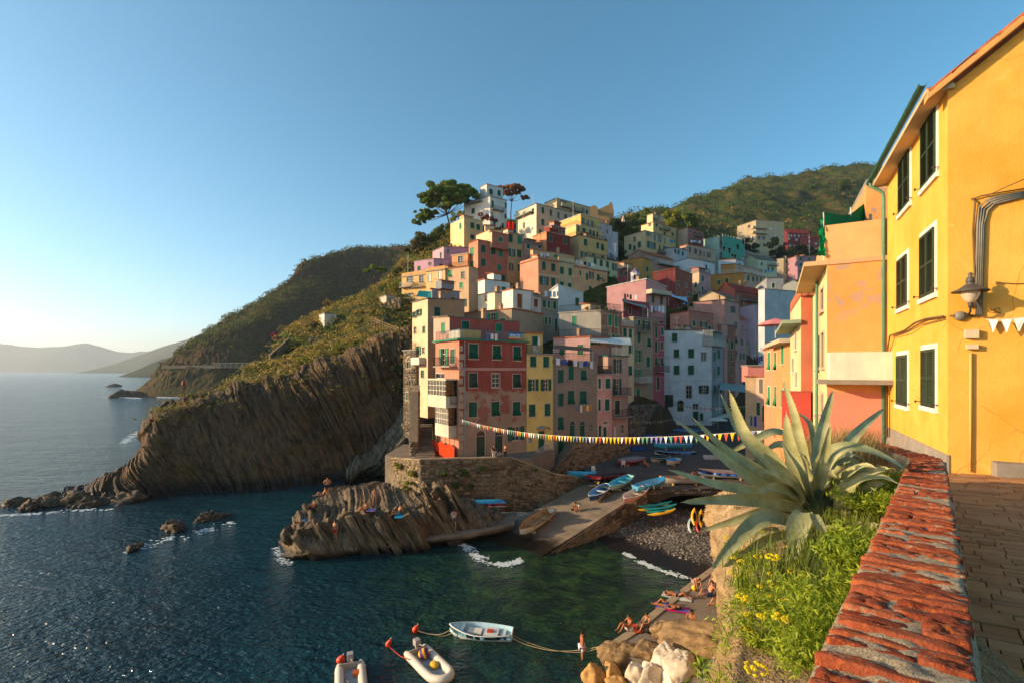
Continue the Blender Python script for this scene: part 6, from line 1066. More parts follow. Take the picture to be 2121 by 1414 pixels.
def street(label, Yc, us, vt, cols, wins=(), sa=-111.8, **kw): return house(label, Yc, us, 1, vt, cols[1], lcol=cols[0], fcol=cols[1], angs=[sa, SB] if len(us) == 3 else [sa], wins=wins, chim=kw.pop('chim', 0), group='houses along the sunlit street', **kw)
er, fr2 = street('orange-red house with a green gutter pipe beyond the peeling orange one', 26, [1637, 1659, 1690], 612, ['e0c48c', 'c8663c'], zbot=6, sa=-116.6, par=(.6, 'c8663c'), wins=[('s', 1647, 690, 1651, 724, {'sh': 'r'}), ('s', 1641, 742, 1645, 770, {'sh': 'r'}), ('s', 1648, 770, 1652, 800, {'sh': 'r'})])
b = MB(); f = fr2[0]; b.prism([xy(f.P(x_, y_, 0)) for x_, y_ in ((0, -.9), (f.W+.2, -.9), (f.W+.2, 0), (0, 0))], f.z1-1.5, f.z1-1.3); b.build('eaves_slab', NP('8aa088', .4), er)
b = MB(); f = fr2[1]; b.tube([f.P(f.W*.85, -.1, f.z1), f.P(f.W*.85, -.1, 8)], .06, 7); b.build('downpipe', GUT, er, True)
b = MB(); (t0, z0_), (t1, z1_) = f.hit(1645, 866), f.hit(1680, 800); b.prism([xy(f.P(x_, y_, 0)) for x_, y_ in ((-.9, -1.2), (f.W-.3, -1.2), (f.W-.3, 0), (-.9, 0))], z0_-1, z1_-.25); b.build('red_booth', NP('b03c30', .2), er)
es, fs3 = street('cream house with orange panels and light green shutters in the sunlit street', 34.5, [1602, 1640], 706, ['d89050', 'd89050'], zbot=5, sh='h', wins=[('s', 1618, 716, 1624, 754), ('t', 1604, 730, 1609, 766), ('s', 1617, 806, 1624, 842), ('t', 1604, 800, 1609, 840), ('s', 1632, 806, 1637, 842)], D=8)
b = MB(); f = fs3[0]; b.prism([xy(f.P(x_, y_, 0)) for x_, y_ in ((0, -.8), (f.W, -.8), (f.W, 0), (0, 0))], f.z1-.1, f.z1+.2); b.build('eaves_slab', NP('c0b090', .4), es)
street('narrow cream and orange house farther down the sunlit street', 47, [1583, 1602], 718, ['d8b484', 'd89060'], zbot=5, sh='h', wins=[('t', 1590, 730, 1596, 766), ('t', 1590, 800, 1596, 838)], D=7)
eg, fg = house('beige and pink house with dark green shutters at the corner of the square', 62, [1544, 1566, 1597], 1, 779, 'c89a88', lcol='c8a478', angs=[-28, -60], zbot=4, D=8, chim=0, group='houses along the sunlit street', z=ZG, wins=[('s', 332, 735, 350, 885, {'sh': 'r'}), ('s', 378, 730, 398, 880, {'sh': 'r'}), ('s', 445, 720, 465, 875, {'sh': 'k'}), ('s', 345, 975, 370, 1110), ('s', 378, 985, 392, 1110), ('s', 400, 1010, 440, 1180)])
house('salmon roof terrace with drying clothes on the beige and pink house', 63, [1549, 1582], 0, 757, 'd07c70', angs=[-15], D=4, zbot=14, chim=0, wear=.1, group='houses along the sunlit street')
# --- path paved with long stones
def pathz(Y): return H-1.62-.071*Y
dW = Vector((.66, .7513)); nW = Vector((.7513, -.66)); W0 = Vector((-.06, .053))
PAV = NM('path_paving'); p = PAV.pos(); r = PAV.n('NewGeometry').outputs['Random Per Island']; ro = PAV.n('ObjectInfo').outputs['Random']; a = PAV.noise(p, 3, 5, .7); d = PAV.noise(p, 40, 3, .7)
c_ = PAV.mix(ro, lin('8a5a36'), lin('b07c4e')); c_ = PAV.mix(PAV.ramp(a, (.4, 0), (.75, .6)), c_, lin('c09a6c')); PAV.bump(PAV.math('ADD', a, PAV.math('MULTIPLY', d, .5)), .5, .012); PAV = PAV.fin(c_, .85, .25)
e = tag(bpy.data.objects.new('path', None), kind='structure'); C.objects.link(e); e.location = (6, 6, 13); LOC[e.name] = Vector((6, 6, 13))
b = MB(); q = [W0+dW*-4+nW*.05, W0+dW*-4+nW*7, W0+dW*22+nW*9, W0+dW*22+nW*.05, W0+dW*7.5-nW*1.5]
q = [(W0+dW*-4+nW*.02), (W0+dW*-4+nW*8), (W0+dW*24+nW*8), (W0+dW*24-nW*4), (W0+dW*10-nW*1.2), (W0+dW*7.4+nW*.0)]
b.add([(v.x, v.y, pathz(v.y)-.03) for v in q], (tuple(range(len(q))),)); b.build('path_bed', simple('path_joint', '2c1f14', .95, .1, .3, 9), e)
s = -.6; ri = 0
while s < 15.5:
    hgt_ = rnd.uniform(.08, .2)*(1 if s < 9 else 2.2); n0 = .10+(rnd.uniform(-.4, 0)); nmax = 1.0+.13*max(s, 0)+.6
    while n0 < nmax:
        l = rnd.uniform(.16, .42)*(1 if s < 9 else 1.8); g = .0028; sk = .12; c4 = []
        for (ds, dn_) in ((g, g), (g, l-g), (hgt_-g, l-g), (hgt_-g, g)):
            v = W0+dW*(s+ds+sk*(n0+dn_)+rnd.uniform(-.006, .006))+nW*max(.1, n0+dn_); c4.append(Vector((v.x, v.y, pathz(v.y)+rnd.uniform(-.006, .007))))
        if (c4[1]-c4[0]).length > .05:
            cn = sum(c4, Vector())/4; tp_ = [v.lerp(cn, .02)+Vector((0, 0, .008)) for v in c4]; b = MB(); b.add([v-Vector((0, 0, .04)) for v in c4]+c4+tp_, ((8, 9, 10, 11), (4, 5, 9, 8), (5, 6, 10, 9), (6, 7, 11, 10), (7, 4, 8, 11), (0, 1, 5, 4), (1, 2, 6, 5), (2, 3, 7, 6), (3, 0, 4, 7))); b.build('paving_stone', PAV, e)
        n0 += l
    s += hgt_
# --- brick parapet
BR = NM('old_brick'); p = BR.pos(); ro = BR.n('ObjectInfo').outputs['Random']; a = BR.noise(p, 9, 5, .7); d = BR.noise(p, 70, 4, .75); f = BR.noise(p, 26, 5, .7)
c_ = BR.mix(ro, lin('88402a'), lin('aa5e3c')); c_ = BR.mix(BR.ramp(a, (.42, 0), (.7, .7)), c_, lin('6e2812')); c_ = BR.mix(BR.ramp(f, (.56, 0), (.66, .75)), c_, lin('b8642e')); c_ = BR.mix(BR.ramp(d, (.66, 0), (.72, .8)), c_, lin('cdb8a0')); c_ = BR.mix(BR.ramp(BR.noise(p, 15, 5, .7), (.58, 0), (.68, .7)), c_, lin('a89478')); c_ = BR.mix(BR.ramp(d, (.30, .7), (.36, 0)), c_, lin('2e140a'))
BR.bump(BR.math('ADD', BR.math('MULTIPLY', d, .7), f), .9, .012); BR = BR.fin(c_, .9, .15)
MO = NM('gritty_mortar'); p = MO.pos(); d = MO.noise(p, 130, 3, .8); a = MO.noise(p, 12, 4, .7); c_ = MO.mix(MO.ramp(d, (.35, 0), (.65, 1)), lin('8a745a'), lin('d6c2a0')); c_ = MO.mix(MO.ramp(a, (.45, 0), (.7, .6)), c_, lin('8a7058')); MO.bump(d, 1., .012); MO = MO.fin(c_, .95, .1)
BL_ = W0+dW*7.45; d2 = Vector((.42, .9075)); n2 = Vector((.9075, -.42))
def wallpt(s, n):                                  # along the wall, across it
    if s < 7.45: return W0+dW*s+nW*n
    k_ = s-7.45; bl = min(1, k_/.9); dd = (dW*(1-bl)+d2*bl).normalized(); nn_ = Vector((dd.y, -dd.x)); base = BL_+(dW*(min(k_, .9)-min(k_, .9)**2/1.8)+d2*(min(k_, .9)**2/1.8))+d2*max(0, k_-.9); return base+nn_*n
def topz(Y): return H-.66-.071*Y
e = empty('brick_parapet', (3, 3.3, 12.5), 'weathered red brick parapet along the path in the foreground', 'parapet')
ns, nn_ = 900, 26; SS = np.linspace(-1.6, 12, ns); prof = [(-.17, -1.3), (-.175, -.6), (-.172, -.06)]+[(-.155+.31*i/(nn_-7), -.014) for i in range(nn_-6)]+[(.172, -.06), (.175, -.6), (.17, -1.4)]
G = np.zeros((ns, len(prof), 3))
for i, s in enumerate(SS):
    for j, (n, z) in enumerate(prof): v = wallpt(s, n); G[i, j] = (v.x, v.y, topz(v.y)+z)
nz = fbm(G*30, 3, 3)*.008+fbm(G*4, 3, 5)*.012; G[..., 2] += nz; o = sheet('mortar_bed', G, MO, True, None, e)
bm_var = []
for k_ in range(14):
    bm = bmesh.new(); bmesh.ops.create_cube(bm, size=2); bmesh.ops.subdivide_edges(bm, edges=bm.edges[:], cuts=9, use_grid_fill=True); V = np.array([v.co[:] for v in bm.verts]); g = np.random.default_rng(k_)
    L_ = np.array((.15, .029, .045)); q = V*L_; mx = np.abs(V); edge = np.clip((np.sort(mx, 1)[:, 1]-.72)/.28, 0, 1); q = q*(1-.10*edge[:, None]**2*np.array((.35, 1.6, 1.3)))
    q = q+(fbm(q*28+k_*9.3, 3, k_)*.0055)[:, None]*V+np.stack([fbm(q*9+k_*3, 2, k_+40)]*3, -1)*np.array((.01, .003, .004))
    for _ in range(g.integers(0, 3)):                 # pits
        c_ = np.array((g.uniform(-.12, .12), g.uniform(-.02, .02), .045)); dd = np.linalg.norm((q-c_)/np.array((g.uniform(.012, .03), .012, .03)), axis=1); q[:, 2] -= np.where(dd < 1, .018*(1-dd**2), 0)*(V[:, 2] > .9)
    for v, n in zip(bm.verts, q): v.co = n
    me = bpy.data.meshes.new('brick'); bm.to_mesh(me); bm.free(); me.materials.append(BR); me.polygons.foreach_set('use_smooth', [True]*len(me.polygons)); bm_var.append(me)
s = -1.1
while s < 11.8:
    t_ = rnd.uniform(.058, .072)
    if rnd.random() < .9:
        parts = [(0, 1.04)] if rnd.random() < .5 else [(-.095, .38), (.07, .62)] if rnd.random() < .5 else [(-.06, .62), (.10, .36)]
        for n, k_ in parts:
            if len(parts) > 1 and rnd.random() < .12: continue
            v = wallpt(s+rnd.uniform(-.004, .004), n); v2 = wallpt(s+.05, n); a_ = math.atan2(v2.y-v.y, v2.x-v.x)-math.pi/2+rnd.uniform(-.05, .05)+.04
            M = Matrix.Translation((v.x, v.y, topz(v.y)-.0435+rnd.uniform(-.010, .007))) @ Matrix.Rotation(a_, 4, 'Z') @ Matrix.Rotation(rnd.uniform(-.03, .03), 4, 'Y') @ Matrix.Rotation(rnd.uniform(-.08, .08)-.07, 4, 'X') @ Matrix.Diagonal((k_*rnd.uniform(.95, 1.06), t_/.066*rnd.uniform(.92, 1.06), 1, 1)); inst('brick', rnd.choice(bm_var), e, M)
    s += t_+rnd.uniform(.002, .012)
# ribbed tile fragment bedded in the top
b = MB(); v = wallpt(.30, -.1); 
for i in range(6): b.box(Vector((v.x, v.y, topz(v.y)-.008))+Vector((dW.x*0, 0, 0))+Vector((nW.x, nW.y, 0))*(i*.021-.05), (.012, .085, .026), math.atan2(dW.y, dW.x)-math.pi/2)
b.box((v.x, v.y, topz(v.y)-.02), (.14, .09, .022), math.atan2(nW.y, nW.x)); b.build('ribbed_tile', BR, e)
# --- bunting from the red house across the harbour to the yellow house
FLC = [simple('flag_c%d' % i, c_, .8, .1, .05) for i, c_ in enumerate(['e0a81c', 'd8d4cc', 'c04a30', '7a78a8', '5a8a6a', 'd8d4cc', 'e0a81c'])]; STR = simple('string', 'c8c0b0', .8, .1)
def bunting(label, A, B, sag, n, fs, seed=1):
    g = random.Random(seed); A, B = Vector(A), Vector(B); e = empty('bunting', A, label, 'bunting'); P = lambda t: A.lerp(B, t)-Vector((0, 0, 4*sag*t*(1-t))); b = MB(); b.tube([P(i/80) for i in range(81)], .012, 4); b.build('string', STR, e)
    for i in range(n):
        t = (i+.5)/n; p0, p1 = P(t-.42*fs/(B-A).length), P(t+.42*fs/(B-A).length); sw = Vector((g.uniform(-.1, .1), g.uniform(-.1, .1), -1)).normalized()*fs*1.5; mid = (p0+p1)/2; q = mid+sw; nn2 = Vector((.01, -.01, 0)); b = MB()
        b.add([p0, p1, q, mid+sw*.45+Vector((g.uniform(-.04, .04), g.uniform(-.06, .06), 0)), p0+nn2, p1+nn2, q+nn2], ((0, 3, 2), (0, 1, 3), (1, 2, 3), (4, 6, 5))); b.build('flag', g.choice(FLC), e)
    return e
bunting('long string of small triangular flags from the red house across the harbour', F_r.P(.25, -.1, F_r.hit(957, 868)[1]), px(1660, 884, 21), 1.05, 100, .27, 3)
bunting('short flag string fixed to the yellow wall below the lamp', wp(2040, 662, -.08), wp(2160, 650, -.5), .06, 5, .2, 5)
bunting('shaded flag string hung low across the square in front of the big white house', px(1395, 835, 82), px(1560, 838, 66), .6, 26, .3, 7)
bunting('faded flag string across the back of the square above the stored boats', px(1305, 872, 68), px(1425, 858, 84), .5, 22, .3, 8)
# ================================================================ boats, kayaks, buoys, ropes
def paint(c, r=.45): return simple('paint_'+c, c, r, .4, .12, 4)
WOOD = simple('varnished_wood', '8a5628', .4, .4, .25, 6); PALEW = simple('pale_wood', 'b0946c', .7, .2, .2, 6)
def hull_grid(L, B, D, n=22, mcol=9, transom=.62, inset=0., sheer=.28, bow=1.):
    """hull sections from stern (x=-L/2) to bow (x=+L/2); returns grid (n, mcol, 3)"""
    G = np.zeros((n, mcol, 3))
    for i in range(n):
        s = i/(n-1); x = -L/2+L*s; wd = B/2*(transom+(1-transom)*math.sin(min(1, s/.5)*math.pi/2) if s < .5 else math.cos((s-.5)/.5*math.pi/2)**.72)
        wd = max(wd-inset, .012); top = D*(1+sheer*(abs(s-.4)/.6)**2*(1.25 if s > .4 else .5)); keel = D*.0+(D*.55*max(0, (s-.82)/.18)**2)
        for j in range(mcol):
            a = -1+2*j/(mcol-1); y = wd*np.sign(a)*abs(a)**.75; z = keel+(top-keel)*abs(a)**2.2; G[i, j] = (x+bow*.12*max(0, s-.8)*abs(a), y, z+inset)
    return G
def boat(label, c, L, B, yaw, hull='d8d4cc', inner='5aa6c8', rim=None, band=None, benches=3, pitch=0., roll=0., name='rowing_boat', tarp=None, extras=(), group='boats of the harbour', flip=False, prop=True, bench=None):
    D = .56+.06*(L-4); e = empty(name, c, label, 'boat', group); M = Matrix.Translation(c) @ Matrix.Rotation(yaw, 4, 'Z') @ Matrix.Rotation(pitch, 4, 'Y') @ Matrix.Rotation(roll, 4, 'X')
    if prop and not flip: M = Matrix.Translation((0, 0, .1)) @ M
    if flip: M = M @ Matrix.Translation((0, 0, D*1.1)) @ Matrix.Rotation(math.pi, 4, 'X')
    A = np.array(M); tr = lambda P: np.asarray(P, float).reshape(-1, 3) @ A[:3, :3].T+A[:3, 3]
    G = hull_grid(L, B, D); n, mc = G.shape[:2]; npmesh('hull', tr(G), gridq(n, mc), paint(hull), True, e)
    st = MB(); st.add(tr(G[0]), (tuple(range(mc)),)); st.build('transom', paint(hull), e)
    I = hull_grid(L*.985, B, D, inset=.035); npmesh('inner_hull', tr(I), gridq(n, mc)[:, ::-1], paint(inner, .6), True, e)
    r = rim or hull; b = MB()
    for j in (0, mc-1): b.tube(tr(G[:, j]), .032, 5)
    b.tube(tr(G[0][[0, -1]]), .032, 5); b.build('gunwale', WOOD if r == 'wood' else paint(r), e, True)
    if band:
        b = MB()
        for j in (1, mc-2): q = tr(G[:, j]*np.array((1, 1.03, 1))); q2 = tr(G[:, 0 if j == 1 else mc-1]*np.array((1, 1.012, .97))); b.add(list(q)+list(q2), [(i, i+1, n+i+1, n+i) for i in range(n-1)]+[(n+i, n+i+1, i+1, i) for i in range(n-1)])
        b.build('painted_band', paint(band), e, True)
    if not tarp and not flip:
        for k_ in range(benches):
            i = int((.18+.27*k_)*(n-1)); w_ = abs(G[i, -1, 1])*1.8; q = MB(); q.box((G[i, 0, 0], 0, D*.72), (.26, w_, .035)); q.v = [tuple(v) for v in tr(q.v)]; q.build('bench', WOOD if bench == 'wood' else paint(bench or inner, .6), e)
        q = MB(); q.box((-L*.02, 0, D*.22), (L*.66, B*.5, .02)); q.v = [tuple(v) for v in tr(q.v)]; q.build('floorboard', PALEW, e)
    if tarp:
        T = []
        for i in range(n):
            hw = abs(G[i, -1, 1])+.05; zt = G[i, -1, 2]
            T.append([(G[i, 0, 0], hw*a_, zt+.03+.32*math.sin(math.pi*min(1, max(0, i/(n-1))))*(1-abs(a_)**1.5)+.03*math.sin(i*1.9+a_*3)-(.16 if abs(a_) > .95 else 0)) for a_ in np.linspace(-1, 1, 9)])
        npmesh('tarpaulin', tr(T), gridq(n, 9), simple('tarp_'+tarp, tarp, .6, .25, .25, 2), True, e)
    for ex in extras:
        q = MB()
        if ex == 'engine':
            q.box((-L/2-.12, 0, D*.9), (.3, .3, .42)); q.box((-L/2-.16, 0, D*.2), (.12, .12, .9)); q.v = [tuple(v) for v in tr(q.v)]; q.build('outboard_engine', simple('engine_black', '1c1c1e', .4, .5, .1), e)
        elif ex == 'oars':
            for s in (-1, 1): o_ = MB(); o_.tube([(-L*.3, s*.25, D*.8), (L*.2, s*.3, D*.85)], .022, 5); o_.box((L*.24, s*.3, D*.85), (.4, .12, .02)); o_.v = [tuple(v) for v in tr(o_.v)]; o_.build('oar', PALEW, e)
        elif ex == 'foredeck':
            i0 = int(n*.74); V = [G[i, j] for i in range(i0, n) for j in (0, mc-1)]; q.add(tr(np.array(V)+np.array((0, 0, .01))), [(2*i, 2*i+1, 2*i+3, 2*i+2) for i in range(n-i0-1)]+[(2*i+2, 2*i+3, 2*i+1, 2*i) for i in range(n-i0-1)]); q.build('foredeck', paint(inner), e)
        elif ex == 'hatch':
            q.box((L*.1, -.08, D*.75), (L*.22, B*.36, .1)); q.v = [tuple(v) for v in tr(q.v)]; q.build('hatch', paint('d8d0c0'), e); q = MB(); q.box((-L*.17, 0, D*.62), (L*.22, B*.6, .3)); q.v = [tuple(v) for v in tr(q.v)]; q.build('engine_box', paint('c8c8c0'), e); q = MB(); q.box((-L*.15, .02, D*.62+.16), (.34, .3, .12)); q.v = [tuple(v) for v in tr(q.v)]; q.build('red_bag', paint('b03a1c', .8), e)
        elif ex == 'fenders':
            for s in (-.1, .36): o_ = MB(); o_.tube([(L*s, -B*.44, D*.95), (L*s, -B*.52, D*.65), (L*s, -B*.52, D*.3)], [.02, .07, .06], 6); o_.v = [tuple(v) for v in tr(o_.v)]; o_.build('fender', paint('c8c0ac', .7), e)
    if prop and not flip:
        for s in (-.28, .22): q = MB(); q.box((L*s, 0, .0), (.14, B*.7, .26)); q.v = [tuple(v) for v in tr(q.v)]; q.build('chock', PALEW, e)
    return e
sq = 3.5
def bp(u, v, z): return pz(u, v, z)
boat('white and pale blue dinghy floating in the harbour on two ropes', pz(996, 1322, -.12), 3.7, 1.5, R(172), 'c8dfe4', 'a8ccd8', 'd8d8d4', '7ab8d0', 1, prop=False, extras=('hatch', 'fenders', 'foredeck'), bench='c8c8c0')
rp = R(48)
def ramp_z(x_, y_):
    a = (LR+LL)/2; d = ((LT+RT)/2-a); t = ((x_-a.x)*d.x+(y_-a.y)*d.y)/(d.x**2+d.y**2); return a.z+d.z*t
def rb(u, v):
    z = 1.5
    for _ in range(12): q = pz(u, v, z); z = ramp_z(q.x, q.y)
    return pz(u, v, z+.1)
RPIT = -math.atan2(3.6, 14.8)
boat('white boat with varnished wood rims at the foot of the slipway', rb(1112, 1090), 5.2, 1.8, R(232), 'd8d0c0', 'a07a4c', 'wood', None, 3, pitch=-RPIT*.7, extras=('oars',), bench='wood')
boat('dark blue boat with white benches on the slipway', rb(1242, 1028), 3.9, 1.5, R(230), '1c4a86', '3a86b8', 'c8d0d4', None, 3, pitch=-RPIT*.7, bench='c8ccd0')
boat('turquoise boat with a pale hull above the dark blue one on the slipway', rb(1286, 1008), 4.1, 1.6, R(226), '9ab4a8', '34a4c0', '58b8cc', None, 3, pitch=-RPIT*.6)
boat('pink boat lying near the outer edge of the slipway', rb(1316, 1034), 4., 1.5, R(226), 'd89a8c', 'c8b8ac', 'd8ccc4', None, 2, pitch=-RPIT*.6, extras=('oars',))
boat('sky blue boat full of gear at the top edge of the slipway', rb(1348, 1012), 4.3, 1.6, R(30), '4a90ac', '3aa0cc', '5ab0d4', None, 2, pitch=RPIT*.3, extras=('oars', 'fenders'))
boat('navy boat with red trim and an outboard engine beside the stone wall', bp(1253, 997, 3.5), 4.8, 1.7, R(200), '181a2c', '2a2030', '7a2430', '7a2430', 3, extras=('engine',))
boat('turquoise boat peeping over the stone wall end', bp(1205, 990, 3.5), 3.2, 1.4, R(180), '3aa0b8', '3aa8c8', None, None, 2)
boat('red boat under a grey cover propped by the niche wall', bp(1306, 962, 3.8), 4.6, 1.7, R(215), '8a2a24', '8a2a24', '8a2a24', None, 2, tarp='7c7a7c')
boat('boat hidden under a dark green tarpaulin on the square', bp(1366, 957, 3.8), 3.6, 1.6, R(220), 'b8b0a0', '3a4a44', None, None, 2, tarp='1c3430')
boat('small white boat with a bright blue inside on the square', bp(1394, 962, 3.8), 3.2, 1.5, R(228), 'c8c0b0', '3a90c4', '9ac0d0', None, 2)
boat('turquoise boat stacked on top of a white and blue one', bp(1396, 945, 3.8)+Vector((0, .6, .95)), 5.2, 1.8, R(184), '3fa8c0', '2a88a8', 'c0d4d8', None, 2, tarp=None, prop=True)
boat('white and blue boat carrying the turquoise one', bp(1397, 948, 3.8)+Vector((.2, .6, 0)), 5.4, 1.8, R(182), 'c0b8a8', '2a6a9a', None, '2a6aa0', 2)
boat('white boat with red lifebuoys partly behind the agave leaf', bp(1412, 1002, 3.45), 4.8, 1.6, R(182), 'c0b8a8', '8a7a68', 'wood', None, 2)
boat('white and royal blue boat at the right side of the square behind the agave', bp(1500, 990, 3.5), 5.6, 1.9, R(170), 'c8c4bc', 'b0a898', 'wood', '2a5aa8', 2)
boat('plain white boat above the royal blue one behind the agave', bp(1492, 955, 3.7), 4.6, 1.7, R(186), 'c0beb8', 'a8a8a4', None, None, 2)
boat('boat under a pale blue tarpaulin in the middle of the square', bp(1412, 918, 4.3), 5.2, 1.8, R(188), '3a8ab0', '3a8ab0', None, None, 2, tarp='3a8cb4')
boat('white boat with a blue cover behind the pale blue tarpaulin', bp(1424, 900, 4.8), 5.2, 1.8, R(192), 'b8b4ac', '2a5a98', None, '2a5a98', 2, tarp='34689c')
boat('rust red and white boat farthest back on the square', bp(1424, 884, 5.3), 4.8, 1.7, R(180), '8a4a40', '5a3430', None, 'b0a8a0', 2, tarp='5a2a28')
boat('blue and white boat at the left back of the square', bp(1336, 912, 4.6), 4.6, 1.6, R(190), 'b0aca4', '2a5a9c', None, '24508c', 2, tarp='2a5090')
boat('crimson boat standing tilted behind the left boats on the square', bp(1336, 896, 5.1), 4.2, 1.6, R(160), '8a2430', '6a2028', None, None, 2, tarp='7a1c2c', roll=.2)
boat('small pinkish boat right under the long flag string on the square', bp(1312, 926, 4.3), 3.4, 1.4, R(205), 'a08880', '7a5a50', None, None, 2)
boat('little blue boat leaning behind the red covered boat', bp(1322, 938, 4.0), 2.8, 1.2, R(200), '243c78', '2a4a86', None, None, 1, tarp='24407a')
boat('upturned boat with a red bottom and blue side racked on the terrace wall', px(1011, 1046, 48.2), 3.6, 1.3, R(8), '2f86b0', '2f86b0', 'c8c8c4', 'b83a34', 0, flip=True, prop=False, name='upturned_boat')
for s in (-1.2, 1.2):
    q = px(1011, 1046, 48.2)+Vector((s, .2, 0)); b = MB(); b.box(q+Vector((0, .5, .1)), (.1, 1.6, .1)); tag(b.build('boat_bracket', PALEW), 'wooden bracket %s under the upturned boat on the terrace wall' % ('at the left' if s < 0 else 'at the right'), 'bracket')
# inflatable dinghies
def inflatable(label, c, yaw, L=3.1, B=1.5):
    e = empty('inflatable_dinghy', c, label, 'dinghy', 'inflatable dinghies'); M = Matrix.Translation(c) @ Matrix.Rotation(yaw, 4, 'Z'); r = .21
    pts = [(-L/2-.25, -B/2+r, .2), (-L/2, -B/2+r, .21), (L*.15, -B/2+r, .22), (L*.34, -B/2+r*1.3, .26), (L*.46, -B*.17, .32), (L*.49, 0, .34), (L*.46, B*.17, .32), (L*.34, B/2-r*1.3, .26), (L*.15, B/2-r, .22), (-L/2, B/2-r, .21), (-L/2-.25, B/2-r, .2)]
    P = cr(np.array(pts), 44); rr = [r*min(1, .35+.13*min(i, 43-i)*2.2) if min(i, 43-i) < 3 else r for i in range(44)]; b = MB(); b.tube([M @ Vector(p_) for p_ in P], rr, 12); b.build('tube', simple('dinghy_pvc', 'c8beac', .5, .4, .06, 3), e, True)
    b = MB(); b.tube([M @ Vector((p_[0]*1.02, p_[1]*1.17, p_[2]-.03)) for p_ in P[3:41]], .03, 6); b.build('rubbing_strake', simple('strake_grey', '8a8478', .6, .3), e, True)
    b = MB(); b.box((0, 0, .12), (L*.86, B-2*r, .06), m=M @ Matrix.Translation((-.12, 0, .12))); b.build('floor', simple('dinghy_floor', '8f9498', .7, .2), e)
    b = MB(); b.box((0, 0, 0), (.06, B-2*r, .42), m=M @ Matrix.Translation((-L/2+.12, 0, .26))); b.build('transom', paint('9a948a'), e)
    b = MB(); b.box((0, 0, 0), (.34, .3, .34), m=M @ Matrix.Translation((-L/2-.02, 0, .72))); b.box((0, 0, 0), (.13, .13, .9), m=M @ Matrix.Translation((-L/2-.02, 0, .2))); b.tube([M @ Vector((-L/2+.1, 0, .7)), M @ Vector((-L/2+.55, .1, .72))], .025, 6)
    o = b.build('outboard_engine', simple('engine_grey', '9a9690', .4, .4, .1), e); bv = o.modifiers.new('Bevel', 'BEVEL'); bv.width = .06; bv.segments = 3
    return e, M
e, M = inflatable('white inflatable dinghy with a colourful bag moored in the harbour', pz(893, 1386, 0), R(-52), 3.2)
b = MB(); b.lathe([(.05, .0), (.24, .05), (.3, .2), (.25, .38), (.1, .46), (.03, .47)], (0, 0, 0), 14); b.v = [tuple(M @ Matrix.Translation((-.9, .05, .2)) @ Vector(v)) for v in b.v]
m = NM('colour_bag'); a = m.n('TexWave', i_Vector=m.pos((1, 1, 1), (R(30), R(20), 0)), i_Scale=1.1, i_Distortion=1.); m.fin(m.ramp(a.outputs['Fac'], (.2, lin('4a2a7a')), (.45, lin('c8501c')), (.7, lin('e8b81c')), mode='CONSTANT'), .6, .3); tag(b.build('beach_bag', m.m, None, True), 'round bag striped purple, orange and yellow in the white dinghy', 'bag')
b = MB(); b.lathe([(.04, 0), (.2, .03), (.24, .1), (.18, .2), (.05, .24)], (0, 0, 0), 12); b.v = [tuple(M @ Matrix.Translation((.1, .15, .16)) @ Matrix.Rotation(.4, 4, 'X') @ Vector((v[0]*1.3, v[1], v[2]))) for v in b.v]; tag(b.build('rope_coil', simple('yellow_rope', 'c8a03c', .8, .1, .3, 30), None, True), 'heap of yellow rope on the floor of the white dinghy', 'rope')
inflatable('inflatable dinghy with an orange seat cut off by the bottom edge', pz(727, 1424, 0), R(-70), 3.)
q = pz(727, 1424, 0); b = MB(); b.box(q+Vector((.1, .75, .3)), (.5, .35, .14), .3); b.build('seat', paint('b8521c', .7), bpy.data.objects['inflatable_dinghy.001'])
# buoys and mooring lines
BUO = simple('orange_buoy', 'c83a14', .45, .4, .12, 6)
for i, (u, v, s, lb) in enumerate([(859, 1306, .2, 'orange cone buoy left of the pale blue dinghy'), (803, 1336, .17, 'small orange buoy on the line of the white inflatable'), (704, 1370, .24, 'round orange buoy above the dinghy at the bottom edge')]):
    c_ = pz(u, v, .05); e = empty('mooring_buoy', c_, lb, 'buoy', 'orange mooring buoys'); b = MB(); b.lathe([(.02, -.1), (s*.8, -.02), (s, .1), (s*.75, .24), (s*.3, .36), (.04, .42)], (0, 0, 0), 16); b.v = [tuple(Matrix.Translation(c_) @ Matrix.Rotation(R(25), 4, 'Y') @ Vector(v_)) for v_ in b.v]; b.build('float', BUO, e, True); b = MB(); b.tube([c_+Vector((.15, 0, .36)), c_+Vector((.2, 0, .45))], .025, 6); b.build('buoy_ring', RAILW, e)
ROPE = simple('mooring_rope', 'a08f6c', .9, .1, .2, 20); ROPER = simple('red_rope', 'b04430', .8, .1, .2, 20)
def rope(label, pts, r=.02, mat=None):
    P = cr(np.array([tuple(p_) for p_ in pts]), 40); b = MB(); b.tube([Vector(p_) for p_ in P], r, 5); return tag(b.build('mooring_line', mat or ROPE, None, True), label, 'rope')
rope('mooring line from the dinghy bow to the orange cone buoy', [pz(938, 1300, .55), pz(915, 1312, .2), pz(890, 1312, .05), pz(866, 1305, .2)])
rope('second slack line under the bow of the pale blue dinghy', [pz(940, 1308, .4), pz(920, 1316, .05), pz(895, 1313, .03), pz(868, 1307, .1)], .016)
rope('long rope from the dinghy stern to the quay corner', [pz(1056, 1316, .5), pz(1085, 1332, .1), pz(1140, 1346, .06), pz(1195, 1346, .25), pz(1240, 1338, .9), pz(1262, 1330, 1.35)])
rope('second rope running beside the long stern rope to the quay', [pz(1056, 1310, .45), pz(1085, 1326, .08), pz(1140, 1344, .05), pz(1195, 1350, .2), pz(1240, 1342, .8), pz(1264, 1334, 1.25)], .014)
